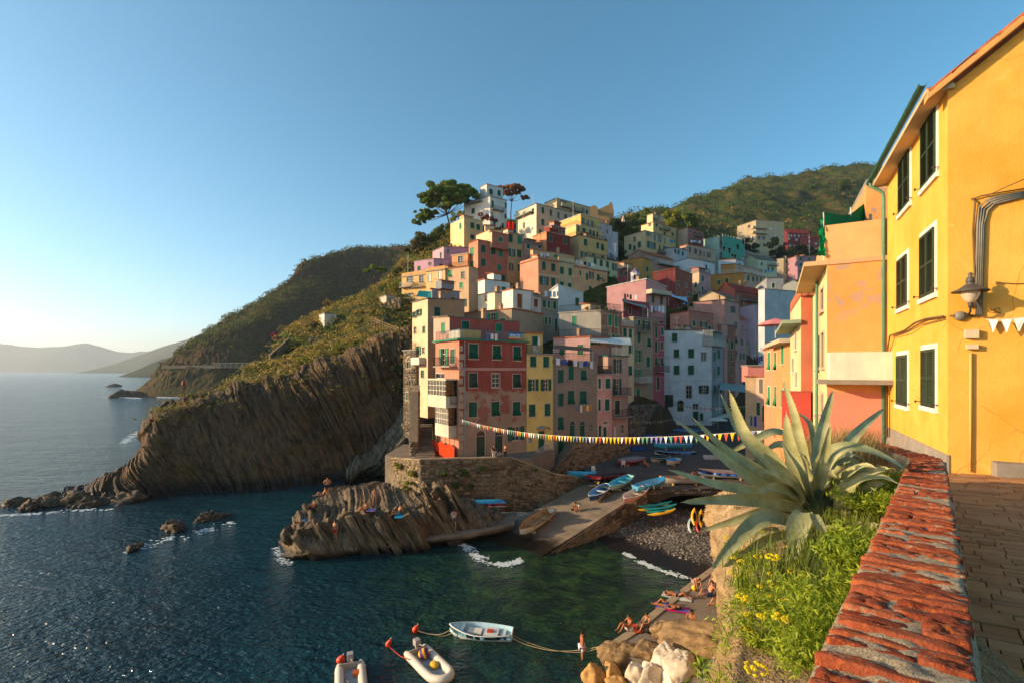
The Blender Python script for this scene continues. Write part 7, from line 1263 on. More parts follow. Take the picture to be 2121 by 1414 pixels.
rope('red line from the small buoy to the white inflatable', [pz(804, 1336, .2), pz(815, 1346, .06), pz(830, 1358, .1), pz(846, 1364, .4)], .026, ROPER)
rope('white line from the round buoy to the dinghy at the bottom edge', [pz(706, 1372, .2), pz(709, 1385, .05), pz(712, 1400, .1), pz(722, 1412, .4)], .018)
rope('worn rope sagging along the shore ledge below the white boat', [pz(965, 1110, 1.0), pz(990, 1106, .85), pz(1020, 1096, .8), pz(1052, 1082, 1.3)], .02)
# kayaks slung under the arch and standing on the beach
def kayak(label, a, b_, wd, mat, up=Vector((0, 0, 1))):
    a, b_ = Vector(a), Vector(b_); d = b_-a; L = d.length; d.normalize(); s_ = d.cross(up).normalized(); u_ = s_.cross(d); n, k_ = 18, 10; V = []
    for i in range(n):
        t = i/(n-1); w_ = wd/2*math.sin(math.pi*(.02+.96*t))**.75; h_ = .17*math.sin(math.pi*(.03+.94*t))**.5; c_ = a+d*(L*t)+u_*(.16*(2*t-1)**4)
        V += [tuple(c_+s_*w_*math.cos(j*2*math.pi/k_)+u_*h_*(math.sin(j*2*math.pi/k_)*(1 if math.sin(j*2*math.pi/k_) > 0 else .8))) for j in range(k_)]
    Q = [(i*k_+j, i*k_+(j+1) % k_, (i+1)*k_+(j+1) % k_, (i+1)*k_+j) for i in range(n-1) for j in range(k_)]; e = empty('kayak', a, label, 'kayak', 'kayaks at the vault'); npmesh('hull', V, Q, mat, True, e)
    c_ = a+d*L*.5+u_*.16; r = [tuple(c_+d*.42*math.cos(t)+s_*wd*.26*math.sin(t)+u_*.01) for t in np.linspace(0, 2*math.pi, 14)[:-1]]; q = MB(); q.add(r, (tuple(range(13)),)); q.build('cockpit', DARK, e); return e
TQ, YL, RD, WH = (simple('kayak_'+n, c_, .35, .5, .08, 3) for n, c_ in (('teal', '0f8a80'), ('yellow', 'd8a010'), ('red', 'a01c1c'), ('white', '9aa4a4')))
for i, (u0, v0, u1, v1, y0, mt, lb) in enumerate([(1322, 1050, 1392, 1040, 46.8, TQ, 'teal kayak slung highest under the vault'), (1322, 1058, 1385, 1047, 46.4, YL, 'yellow kayak slung under the highest teal one'), (1332, 1056, 1402, 1046, 46.0, TQ, 'second teal kayak slung under the vault'), (1338, 1062, 1398, 1054, 45.8, TQ, 'lowest teal kayak slung under the vault'), (1341, 1068, 1400, 1056, 45.5, YL, 'bright orange-yellow kayak slung lowest under the vault')]): kayak(lb, px(u0, v0, y0), px(u1, v1, y0+.5), .62, mt)
for u, v0, v1, mt, lb in ((1437, 1052, 1088, YL, 'left yellow kayak standing on end by the beach wall'), (1451, 1055, 1092, YL, 'right yellow kayak standing on end by the beach wall'), (1430, 1072, 1104, WH, 'pale grey kayak leaning in front of the yellow ones'), (1446, 1074, 1103, RD, 'red kayak leaning in front of the yellow ones')): kayak(lb, px(u, v1, 43.4), px(u, v0, 44.2), .56, mt, Vector((0, -1, 0)))
# ================================================================ people
SKIN = simple('skin', 'b07a56', .6, .3, .08, 20); SKINT = simple('tanned_skin', '9a5f3c', .6, .3, .08, 20)
HAIR = simple('dark_hair', '1f150f', .7, .3, .2, 30); CL = {}
def cloth(c): return simple('cloth_'+c, c, .85, .1, .12, 12)
POSE = {}
def J(**k): return {a: Vector(b) for a, b in k.items()}
# right and left joints in metres for a 1.72 m figure facing -y
POSE['stand'] = J(pel=(0, 0, .93), spi=(0, .01, 1.12), che=(0, .0, 1.30), nek=(0, .01, 1.47), hed=(0, -.02, 1.58), top=(0, -.01, 1.68), shL=(.19, .01, 1.41), elL=(.25, .03, 1.14), wrL=(.24, -.06, .91), shR=(-.19, .01, 1.41), elR=(-.25, .03, 1.14), wrR=(-.24, -.06, .91), hiL=(.1, 0, .87), knL=(.11, -.02, .49), anL=(.12, .02, .09), toL=(.13, -.15, .03), hiR=(-.1, 0, .87), knR=(-.12, .0, .49), anR=(-.14, .05, .09), toR=(-.16, -.11, .03))
POSE['walk'] = {**POSE['stand'], **J(knL=(.11, -.16, .51), anL=(.11, -.2, .09), toL=(.11, -.37, .04), knR=(-.11, .08, .49), anR=(-.11, .27, .14), toR=(-.11, .15, .03), elL=(.24, .14, 1.15), wrL=(.22, .08, .93), elR=(-.24, -.1, 1.15), wrR=(-.2, -.26, 1.0))}
POSE['hips'] = {**POSE['stand'], **J(elL=(.36, .12, 1.18), wrL=(.19, .0, .99), elR=(-.36, .12, 1.18), wrR=(-.19, .0, .99))}
POSE['sit'] = J(pel=(0, .0, .13), spi=(0, .06, .32), che=(0, .08, .5), nek=(0, .03, .67), hed=(0, -.03, .77), top=(0, -.04, .88), shL=(.19, .06, .61), elL=(.24, -.12, .43), wrL=(.12, -.32, .42), shR=(-.19, .06, .61), elR=(-.24, -.12, .43), wrR=(-.12, -.32, .42), hiL=(.1, -.02, .13), knL=(.13, -.42, .46), anL=(.12, -.66, .09), toL=(.12, -.83, .05), hiR=(-.1, -.02, .13), knR=(-.13, -.44, .44), anR=(-.12, -.7, .09), toR=(-.12, -.87, .05))
POSE['lean'] = J(pel=(0, .0, .13), spi=(0, .12, .3), che=(0, .22, .46), nek=(0, .27, .62), hed=(0, .25, .73), top=(0, .26, .84), shL=(.19, .26, .56), elL=(.27, .4, .33), wrL=(.25, .46, .06), shR=(-.19, .26, .56), elR=(-.27, .4, .33), wrR=(-.25, .46, .06), hiL=(.1, -.02, .12), knL=(.12, -.45, .2), anL=(.12, -.86, .09), toL=(.13, -.93, .22), hiR=(-.1, -.02, .12), knR=(-.13, -.4, .4), anR=(-.12, -.6, .08), toR=(-.12, -.77, .04))
POSE['lie'] = J(pel=(0, 0, .11), spi=(0, .2, .11), che=(0, .38, .12), nek=(0, .56, .13), hed=(0, .68, .15), top=(0, .79, .13), shL=(.19, .48, .11), elL=(.3, .25, .08), wrL=(.26, .02, .06), shR=(-.19, .48, .11), elR=(-.36, .62, .08), wrR=(-.16, .78, .08), hiL=(.1, -.06, .1), knL=(.13, -.46, .12), anL=(.13, -.86, .08), toL=(.15, -.93, .2), hiR=(-.1, -.06, .1), knR=(-.13, -.36, .38), anR=(-.12, -.62, .08), toR=(-.12, -.78, .04))
POSE['prone'] = {**POSE['lie'], **J(hed=(0, .68, .2), top=(0, .78, .24), knR=(-.12, -.46, .09), anR=(-.1, -.7, .3), toR=(-.1, -.62, .42), elL=(.3, .62, .06), wrL=(.14, .74, .06), toL=(.15, -.98, .05))}
POSE['bend'] = {**POSE['stand'], **J(pel=(0, .1, .78), spi=(0, -.02, .93), che=(0, -.18, 1.03), nek=(0, -.34, 1.08), hed=(0, -.44, 1.1), top=(0, -.53, 1.12), shL=(.18, -.3, 1.05), elL=(.22, -.36, .8), wrL=(.2, -.42, .55), shR=(-.18, -.3, 1.05), elR=(-.22, -.36, .8), wrR=(-.2, -.42, .55), hiL=(.1, .1, .74), knL=(.13, -.14, .46), anL=(.12, .04, .09), toL=(.13, -.13, .03), hiR=(-.1, .1, .74), knR=(-.13, -.14, .46), anR=(-.12, .04, .09), toR=(-.13, -.13, .03))}
POSE['crouch'] = {**POSE['sit'], **J(pel=(0, .05, .34), spi=(0, .03, .5), che=(0, -.06, .66), nek=(0, -.16, .8), hed=(0, -.22, .9), top=(0, -.24, 1.0), shL=(.18, -.1, .74), elL=(.24, -.28, .5), wrL=(.14, -.42, .3), shR=(-.18, -.1, .74), elR=(-.24, -.28, .5), wrR=(-.14, -.42, .3), hiL=(.1, .02, .3), knL=(.14, -.34, .5), anL=(.12, -.14, .09), toL=(.12, -.3, .03), hiR=(-.1, .02, .3), knR=(-.14, -.34, .5), anR=(-.12, -.14, .09), toR=(-.12, -.3, .03))}
RAD = dict(pel=.15, spi=.13, che=.15, nek=.058, hed=.098, top=.07, sh=.062, el=.045, wr=.032, hi=.095, kn=.062, an=.042, to=.034)
EDG = [('pel', 'spi'), ('spi', 'che'), ('che', 'nek'), ('nek', 'hed'), ('hed', 'top')]+[e_ for s in 'LR' for e_ in (('che', 'sh'+s), ('sh'+s, 'el'+s), ('el'+s, 'wr'+s), ('pel', 'hi'+s), ('hi'+s, 'kn'+s), ('kn'+s, 'an'+s), ('an'+s, 'to'+s))]
def skin(name, V, E, rad, mat, parent, root=0, lv=1):
    me = bpy.data.meshes.new(name); me.from_pydata([tuple(v) for v in V], E, []); o = bpy.data.objects.new(name, me); C.objects.link(o); o.parent = parent; md = o.modifiers.new('Skin', 'SKIN'); md.use_smooth_shade = True
    for i, r in enumerate(rad): me.skin_vertices[0].data[i].radius = (r, r) if not isinstance(r, tuple) else r
    me.skin_vertices[0].data[root].use_root = True; sb = o.modifiers.new('Sub', 'SUBSURF'); sb.levels = lv; sb.render_levels = lv; me.materials.append(mat); LOC[o.name] = worldloc(parent); return o
def person(label, at, pose, yaw, wear, size=1., hair=HAIR, sk=None, girl=False):
    """at: where the feet or the seat rest; wear: list of (garment, colour)"""
    Jt = POSE[pose]; e = empty('person', at, label, 'person', 'people around the harbour'); e.rotation_euler = (0, 0, yaw); e.scale = (size,)*3; mt = sk or SKIN
    names = list(Jt); V = [Jt[n] for n in names]; rad = []
    for n in names: r = RAD.get(n) or RAD[n[:2]]; rad.append((r*1.15, r*.8) if n in ('pel', 'che', 'spi') else r*(.9 if girl else 1))
    E = [(names.index(a), names.index(b)) for a, b in EDG]
    for s in 'LR':                                    # hands: palm, four fingers and a thumb
        w_, el = Jt['wr'+s], Jt['el'+s]; d = (w_-el).normalized(); sd = d.cross(Vector((0, 0, 1)) if abs(d.z) < .9 else Vector((0, 1, 0))).normalized(); iw = names.index('wr'+s); V.append(w_+d*.07); rad.append(.034); E.append((iw, len(V)-1)); ip = len(V)-1
        for k_, l in enumerate((.075, .085, .08, .065)): V.append(w_+d*(.08+l)+sd*(k_-1.5)*.02-Vector((0, 0, .015))); rad.append(.0095); E.append((ip, len(V)-1))
        V.append(w_+d*.07+sd*-.065); rad.append(.011); E.append((ip, len(V)-1))
    skin('body', V, E, rad, mt, e, names.index('pel'))
    def part(name, ks, es, f, col, cut=None):
        vv = [Jt[k_] for k_ in ks]; rr = [(RAD.get(k_) or RAD[k_[:2]])*f for k_ in ks]; rr = [(r*1.15, r*.85) if k_ in ('pel', 'che', 'spi') else r for r, k_ in zip(rr, ks)]
        if cut:
            for k_, (a, t) in cut.items(): vv[ks.index(k_)] = Jt[a].lerp(Jt[k_], t); rr[ks.index(k_)] = ((RAD.get(a) or RAD[a[:2]])*(1-t)+(RAD.get(k_) or RAD[k_[:2]])*t)*f*1.05
        skin(name, vv, [(ks.index(a), ks.index(b)) for a, b in es], rr, cloth(col), e)
    for g_, col in wear:
        if g_ == 'shorts': part('shorts', ['pel', 'hiL', 'hiR', 'knL', 'knR'], [('pel', 'hiL'), ('pel', 'hiR'), ('hiL', 'knL'), ('hiR', 'knR')], 1.14, col, {'knL': ('hiL', .6), 'knR': ('hiR', .6)})
        elif g_ == 'trunks': part('swim_trunks', ['pel', 'hiL', 'hiR', 'knL', 'knR'], [('pel', 'hiL'), ('pel', 'hiR'), ('hiL', 'knL'), ('hiR', 'knR')], 1.1, col, {'knL': ('hiL', .28), 'knR': ('hiR', .28)})
        elif g_ == 'trousers': part('trousers', ['pel', 'hiL', 'hiR', 'knL', 'knR', 'anL', 'anR'], [('pel', 'hiL'), ('pel', 'hiR'), ('hiL', 'knL'), ('hiR', 'knR'), ('knL', 'anL'), ('knR', 'anR')], 1.15, col)
        elif g_ == 'shirt': part('shirt', ['che', 'spi', 'pel', 'shL', 'shR', 'elL', 'elR'], [('che', 'spi'), ('spi', 'pel'), ('che', 'shL'), ('che', 'shR'), ('shL', 'elL'), ('shR', 'elR')], 1.13, col, {'elL': ('shL', .6), 'elR': ('shR', .6), 'pel': ('spi', .7)})
        elif g_ == 'suit': part('swimsuit', ['che', 'spi', 'pel', 'hiL', 'hiR'], [('che', 'spi'), ('spi', 'pel'), ('pel', 'hiL'), ('pel', 'hiR')], 1.08, col, {'hiL': ('pel', .75), 'hiR': ('pel', .75)})
        elif g_ == 'top': part('bikini_top', ['che', 'spi'], [('che', 'spi')], 1.08, col, {'spi': ('che', .35)})
    up = (Jt['top']-Jt['hed']).normalized(); fw = Vector((0, -1, 0)); fw = (fw-up*fw.dot(up)).normalized() if abs(up.y) < .9 else Vector((0, 0, 1)); hd = Jt['hed']+up*.04
    th, ph = np.meshgrid(np.linspace(0, 2*np.pi, 14, endpoint=False), np.linspace(.05, 1.75, 7), indexing='ij'); sd = up.cross(fw); D = np.stack([np.sin(ph)*np.cos(th), np.sin(ph)*np.sin(th), np.cos(ph)], -1); base = np.array(hd)-np.array(fw)*.02
    V = base+D[..., :1]*np.array(sd)*.096+D[..., 1:2]*np.array(fw)*.108*np.where(D[..., 1:2] > .2, .8, 1.)+D[..., 2:]*np.array(up)*.105
    def child(name, V, Q, mat): me = bpy.data.meshes.new(name); me.from_pydata([tuple(v) for v in V], [], [tuple(int(i) for i in q) for q in Q]); me.materials.append(mat); o = bpy.data.objects.new(name, me); C.objects.link(o); o.parent = e; me.polygons.foreach_set('use_smooth', [True]*len(me.polygons)); return o
    child('hair', V.reshape(-1, 3), gridq(14, 7, True), hair)
    fb_ = MB(); f0 = Jt['hed']+fw*.094; fb_.add([f0+up*.03, f0+sd*.016-up*.012, f0-sd*.016-up*.012, f0+fw*.026-up*.006], ((0, 3, 1), (0, 2, 3), (1, 3, 2)))
    for s in (-1, 1): fb_.box(Jt['hed']+sd*s*.098+up*.005, (.02, .03, .05))
    child('face', fb_.v, fb_.f, mt); fb_ = MB()
    for s in (-1, 1): fb_.box(f0+sd*s*.034+up*.026-fw*.006, (.022, .012, .01))
    fb_.box(f0-up*.04-fw*.006, (.04, .012, .008)); child('eyes_and_mouth', fb_.v, fb_.f, HAIR)
    return e
def onz(u, v, z): return tuple(pz(u, v, z))
# on the quay
qz = 1.14
person('man in pale swim shorts standing knee-deep in the water by the quay', onz(1206, 1372, -.28), 'stand', R(95), [('shorts', 'c8c0cc')], 1., sk=SKINT)
person('boy sitting at the quay edge with an orange towel', onz(1303, 1303, 1.14), 'sit', R(-70), [('trunks', 'd0c8c0')], .95, sk=SKINT)
person('woman with knees drawn up beside the boy at the quay edge', onz(1340, 1300, 1.14), 'sit', R(-60), [('suit', '2a2a30')], .98, girl=True)
person('woman in a white wrap sitting on the outcrop at the quay end', onz(1432, 1296, 2.0), 'sit', R(-40), [('shorts', 'e0dcd0')], 1., girl=True, sk=SKINT)
person('person lying on a bright pink mat', onz(1382, 1256, qz+.05), 'lie', R(-115), [('trunks', '5a5a8a')], 1., sk=SKINT)
person('person lying with raised knees on a pale towel nearest the quay edge', onz(1404, 1234, qz), 'lie', R(60), [('trunks', '3a4450')], 1., sk=SKINT)
person('child bending over beside the yellow ball', onz(1440, 1222, qz), 'bend', R(20), [('trunks', 'c8a090')], .82)
person('woman in black sitting farthest back against the wall', onz(1482, 1208, qz), 'sit', R(-50), [('suit', '1c1a1e')], .98, girl=True)
person('man in blue shorts sitting with legs stretched towards the water', onz(1468, 1232, qz), 'lean', R(-75), [('shorts', '4a5a80')], 1.)
person('woman in dark top sitting close beside the man in blue shorts', onz(1490, 1226, qz), 'sit', R(-55), [('suit', '242028'), ('shorts', '8a8078')], .96, girl=True, sk=SKINT)
person('woman in a red swimsuit leaning back on her hands', onz(1492, 1252, qz), 'lean', R(-80), [('suit', 'b0281c')], 1., girl=True)
# rocks on the left: feet on the rock actually seen there
from mathutils.bvhtree import BVHTree
bv_, bf_ = [], []
for o in [RP]+list(RP.children)+[o for o in C.objects if o.name.startswith('boulder') or o.name == 'shore_ledge']:
    k_ = len(bv_); L_ = Vector(LOC.get(o.name, (0, 0, 0))) if o.parent is None else worldloc(o); bv_ += [v.co+L_ for v in o.data.vertices]; bf_ += [tuple(i+k_ for i in p_.vertices) for p_ in o.data.polygons]
ROCKS = BVHTree.FromPolygons(bv_, bf_)
def onz2(u, v, z):
    h_ = ROCKS.ray_cast(Vector((0, 0, H)), Vector((X(u), 1, -(v-HV)/F)).normalized())[0]; return tuple(h_-Vector((0, 0, .03))) if h_ else onz(u, v, z)
onz0, onz = onz, onz2
person('man in dark trunks standing highest on the rocks', onz(678, 1022, 3.5), 'hips', R(30), [('shorts', '1c1c24')], 1.04)
person('person sitting with stretched legs at the feet of the standing man', onz(668, 1026, 3.4), 'lean', R(-75), [('trunks', '6a4a40')], 1.)
person('person sitting on the seaward rock step', onz(651, 1052, 2.9), 'sit', R(-60), [('trunks', '7a3a30')], 1.)
person('sunbather with a blue towel crawling on the outer rocks', onz(628, 1080, 2.0), 'prone', R(150), [('trunks', '2a6ab0')], 1.)
person('person in red shorts standing on the flat boulder', onz(694, 1117, 1.35), 'stand', R(-20), [('shorts', 'c02820')], .98)
person('person in a pale pink swimsuit standing on the middle of the rocks', onz(776, 1048, 3.4), 'stand', R(10), [('suit', 'c8908a')], 1., girl=True)
person('person sitting left of the pale pink swimsuit', onz(757, 1058, 3.2), 'sit', R(-60), [('trunks', '8a3a28')], 1.)
person('person reclining on a turquoise towel below the wall corner', onz(824, 1064, 3.3), 'lean', R(-50), [('trunks', '2a90b0'), ('top', '6aa83a')], .95)
person('man in a white shirt and blue shorts standing on the shore ledge', onz(940, 1094, 1.12), 'walk', R(20), [('shirt', 'd0c8b8'), ('shorts', '3c4a6a')], 1.02)
onz = onz0
# slipway and terrace
def rz(u, v): q = rb(u, v); return (q.x, q.y, q.z-.05)
person('boy in a green shirt bending on the slipway', rz(1199, 1058), 'bend', R(-60), [('shirt', '1c7a44'), ('shorts', 'b0b0b8')], .88)
person('dark-clothed child crouching beside the boy in green', rz(1188, 1058), 'crouch', R(60), [('shirt', '2a2430'), ('shorts', '3a2a2a')], .85)
tp3 = [px(1023, 951, 50.9), px(1034, 951, 51.1), px(1047, 950, 51.3)]
person('person in a black top standing by the red house door', (tp3[0].x, tp3[0].y, 6.05), 'stand', R(40), [('shirt', '1a181c'), ('trousers', 'b8b4b0')], 1.)
person('person in a white shirt sitting on the terrace wall', (tp3[1].x, tp3[1].y, 6.2), 'sit', R(0), [('shirt', 'b0aca4'), ('trousers', '3a3638')], 1.)
person('person in a dull red shirt standing right of the seated one', (tp3[2].x, tp3[2].y, 6.05), 'stand', R(-30), [('shirt', '7a3a3c'), ('trousers', '3a3430')], .97)
person('person sitting among the boats on the square', onz(1335, 965, 3.8), 'sit', R(30), [('shirt', '8a4a40'), ('shorts', '5a4a44')], 1.)
# towels, mats, bags, ball
def towel(label, c, L, W, yaw, col, name='towel', stripe=None):
    g_ = MB(); n, k_ = 10, 5; M = Matrix.Translation(c) @ Matrix.Rotation(yaw, 4, 'Z'); V = [[M @ Vector((-W/2+W*j/(k_-1), -L/2+L*i/(n-1), .02+.012*math.sin(i*1.7+j*2.3)+.01*math.cos(i*.8-j*1.1))) for j in range(k_)] for i in range(n)]
    for i in range(n-1):
        for j in range(k_-1): g_.add([V[i][j], V[i][j+1], V[i+1][j+1], V[i+1][j]], ((0, 1, 2, 3),), 1 if stripe and j in (1, 2) else 0)
    return tag(g_.build(name, [cloth(col)]+([cloth(stripe)] if stripe else []), None, True), label, name.replace('_', ' '))
Vz = lambda u, v, z: pz(u, v, z)
towel('bright pink air mat with a blue stripe on the quay', Vz(1394, 1260, qz+.02), 2.0, .75, R(-112), 'c8186a', 'air_mat', '5a5a98')
towel('pale patterned towel nearest the quay edge', Vz(1402, 1235, qz), 1.8, .8, R(62), 'c0c4b8'); towel('orange towel behind the boy at the quay edge', Vz(1316, 1301, qz+.03), .9, .6, .4, 'd0481c'); towel('white and green towel under the woman on the outcrop', Vz(1440, 1294, 2.), 1.1, .7, .6, 'c8d0b8'); towel('lilac towel on the rocks between the two sunbathers', Vz(768, 1054, 3.3), 1.4, .8, .3, '8a78a8'); towel('turquoise towel below the wall corner', Vz(826, 1068, 3.2), 1.2, .7, .2, '2a8aa8'); towel('blue towel on the outer rocks', Vz(634, 1074, 2.3), 1.2, .7, -.4, '2a6ab8')
c_ = Vz(1438, 1216, qz+.17); b = MB(); b.lathe([(.01, -.18), (.1, -.15), (.16, -.08), (.18, 0), (.16, .08), (.1, .15), (.01, .18)], c_, 14); tag(b.build('beach_ball', simple('yellow_ball', 'd8b80c', .4, .4, .06), None, True), 'yellow ball at the feet of the bending child', 'ball')
c_ = Vz(1343, 1309, qz); b = MB(); b.lathe([(.12, 0), (.2, .04), (.19, .22), (.1, .3), (.04, .34)], c_, 10); tag(b.build('beach_bag', simple('black_bag', '1c1a1c', .7, .2), None, True), 'black beach bag in front of the seated woman', 'bag')
c_ = Vz(1404, 1228, qz); b = MB(); b.lathe([(.1, 0), (.17, .04), (.15, .16), (.05, .22)], c_, 10); tag(b.build('beach_bag', simple('blue_bag', '2c4a5c', .7, .2), None, True), 'dark blue beach bag beside the pale towel', 'bag')
# ================================================================ plants
BARK = simple('bark', '5a4636', .95, .1, .3, 6)
def blob(g, c, r, n, flat=.75, shell=.55):
    d = g.normal(0, 1, (n, 3)); d /= np.linalg.norm(d, axis=1, keepdims=True); k_ = r*(shell+(1-shell)*g.random(n))[:, None]**.6
    return np.array(c)+d*k_*np.array((1, 1, flat)), d
def tree(label, base, Y, blobs, mat, trunk, leaf=.28, dens=1., name='tree', cat='tree', group=None, tr=.22, depth=.8, seed=1, flat=.75, sub=5):
    """blobs: (u, v, r) in photo pixels at distance Y; each is broken into leafy clumps"""
    g = np.random.default_rng(seed); base = Vector(base); e = empty(name, base, label, cat, group); P = []; N = []; cs = []
    for u, v, r in blobs:
        R_ = r/F*Y; c0 = np.array(px(u, v, Y+g.uniform(-1, 1)*R_*depth)); cs.append(c0)
        for _ in range(sub):
            o = g.normal(0, .48, 3)*R_*np.array((1, depth, flat*.8)); rr = R_*(g.uniform(.28, .55) if sub > 8 else g.uniform(.34, .66)); n = max(14, int(dens*26*(rr/leaf)**2*.55)); p_, d_ = blob(g, c0+o, rr, n, flat); P.append(p_); N.append(d_)
    leaves('crown', np.concatenate(P), np.concatenate(N), leaf, mat, e, .25, 1.5, seed, False, .6)
    b = MB(); tp_ = [Vector(q) for q in trunk] if trunk else [base, Vector(np.mean(cs, 0))]; n = len(tp_); b.tube(tp_, [tr*(1-.55*i/max(1, n-1)) for i in range(n)], 7)
    for c0 in cs: c0 = Vector(c0); s = tp_[-1] if n < 3 else tp_[-2]; m_ = s.lerp(c0, .5)+Vector((0, 0, -.08*(c0-s).length)); b.tube([s, m_, c0], [tr*.4, tr*.25, tr*.08], 5)
    b.build('trunk', BARK, e, True); return e
PINE = leafmat('pine_needles', '4a6420', '8a9c34'); PINEB = leafmat('brown_pine', '855438', 'a8744c', .3); DKG = leafmat('dark_evergreen', '16240c', '34461a'); MID = leafmat('mid_green', '33491a', '6d7c2c'); YGR = leafmat('yellow_green', '66711f', 'a09a34'); OLV = leafmat('olive_scrub', '4a4c26', '77703c'); MAG = leafmat('bougainvillea', '7a1c4a', 'a83c6a'); RSH = leafmat('red_shrub', '5a2020', '8a3a34'); DRY = leafmat('dry_scrub', '6e5a34', 'a08650')
tree('umbrella pine with a broad green crown leaning over the slope at the hilltop', px(940, 500, 140), 139, [(902, 398, 20), (925, 390, 22), (950, 392, 20), (968, 398, 12), (888, 410, 17), (912, 412, 20), (940, 408, 22), (895, 422, 14), (925, 424, 16), (872, 447, 14), (868, 458, 11), (886, 448, 13), (898, 440, 9), (882, 436, 10), (976, 401, 13), (984, 407, 9), (958, 410, 17), (945, 398, 18), (915, 400, 18)], PINE, [px(940, 500, 140), px(932, 470, 139.5), px(926, 445, 139), px(924, 425, 139)], .25, 1.5, 'pine_tree', tr=.3, seed=3, sub=15, flat=.6)
tree('brown withering pine right of the white house on the skyline', px(1058, 470, 150), 148, [(1040, 392, 11), (1052, 388, 12), (1066, 388, 12), (1078, 394, 9), (1032, 398, 8), (1086, 408, 7), (1050, 400, 10), (1068, 400, 8)], PINEB, [px(1058, 470, 150), px(1058, 440, 149), px(1060, 418, 148.5), px(1060, 405, 148)], .24, 1.7, 'pine_tree', tr=.2, seed=4, sub=13, flat=.6)
tree('small umbrella pine on the garden slope of the left hillside', px(776, 590, 121), 120, [(762, 560, 9), (772, 556, 10), (784, 556, 10), (794, 561, 8)], PINE, [px(776, 590, 121), px(776, 572, 120.5), px(777, 562, 120)], .3, 1., 'pine_tree', tr=.16, seed=5, flat=.5)
for i, (lb, u, v, Y, bl, mt) in enumerate([
    ('dark rounded evergreen on the skyline right of the castle ruin', 1285, 500, 178, [(1278, 462, 12), (1288, 470, 12), (1280, 480, 12), (1284, 495, 13), (1292, 488, 10)], DKG),
    ('bright sunlit tree beside the chapel spire', 1310, 490, 185, [(1308, 455, 12), (1318, 458, 12), (1304, 468, 12), (1316, 472, 13), (1312, 484, 12)], MID),
    ('tall feathery conifer behind the tall yellow house', 1340, 480, 190, [(1338, 434, 6), (1336, 442, 8), (1341, 450, 9), (1336, 460, 10), (1344, 468, 11)], PINE),
    ('leafy yellow-green tree right behind the tall yellow house', 1390, 480, 200, [(1380, 448, 12), (1392, 440, 12), (1404, 444, 12), (1388, 458, 13), (1402, 460, 13), (1412, 452, 10)], YGR),
    ('pale-trunked trees in shade below the ridge', 1425, 490, 215, [(1418, 452, 12), (1430, 446, 12), (1442, 452, 12), (1424, 464, 12), (1440, 466, 12)], MID),
    ('round light green tree alone on the upper ridge', 1745, 420, 430, [(1740, 383, 9), (1750, 380, 9), (1757, 387, 8), (1744, 391, 8)], MID),
    ('round light green tree left of the lone tree on the ridge', 1684, 420, 440, [(1680, 388, 7), (1689, 386, 7), (1685, 394, 7)], MID),
    ('dark leafy tree in front of the cream villa', 1545, 540, 255, [(1528, 505, 12), (1545, 498, 12), (1560, 508, 12), (1540, 518, 14), (1556, 522, 12)], DKG),
    ('dark leafy tree between the villa and the crimson houses', 1600, 545, 258, [(1592, 508, 12), (1606, 502, 12), (1618, 512, 12), (1600, 522, 13), (1620, 526, 12)], DKG),
    ('dark clump of trees under the crimson houses', 1655, 550, 255, [(1640, 520, 12), (1656, 514, 12), (1672, 520, 12), (1650, 530, 12), (1668, 534, 12)], DKG),
    ('dark tree squeezed between the yellow villa and the peach loggia house', 1272, 560, 146, [(1268, 520, 12), (1278, 512, 13), (1288, 524, 12), (1272, 536, 13), (1286, 542, 12)], DKG),
    ('olive green tree at the crest left of the lilac cottage', 868, 540, 126, [(862, 498, 13), (872, 492, 13), (852, 508, 12), (866, 512, 14), (846, 520, 11)], OLV),
    ('sunlit leafy shrub tree below the umbrella pine', 900, 520, 128, [(908, 478, 11), (898, 486, 12), (916, 470, 11), (890, 496, 11), (904, 496, 10)], MID),
    ('leafy shrub between the pine and the white house', 950, 470, 133, [(945, 448, 9), (954, 440, 9), (938, 455, 8), (958, 450, 8)], YGR)]):
    tree(lb, px(u, v, Y), Y, bl, mt, None, .3 if Y < 200 else .55, .9, seed=20+i, tr=.2)
def shrub(label, blobs, Y, mat, leaf=.2, seed=1, dens=.9, name='shrub', base=None, group=None, sub=4, flat=.8):
    u, v, r = blobs[0]; return tree(label, base or px(u, v+r, Y), Y, blobs, mat, None, leaf, dens, name, 'shrub', group, .06, .8, seed, flat, sub)
shrub('dark red shrub on the terrace in front of the white house', [(1002, 450, 9), (1012, 446, 10), (1020, 453, 8)], 132, RSH, .25, 50)
shrub('magenta bougainvillea on the edge of the garden slope', [(568, 694, 6), (574, 700, 5)], 100, MAG, .16, 51)
shrub('magenta bougainvillea beside the white hut', [(712, 640, 7), (719, 645, 5)], 113, MAG, .2, 52)
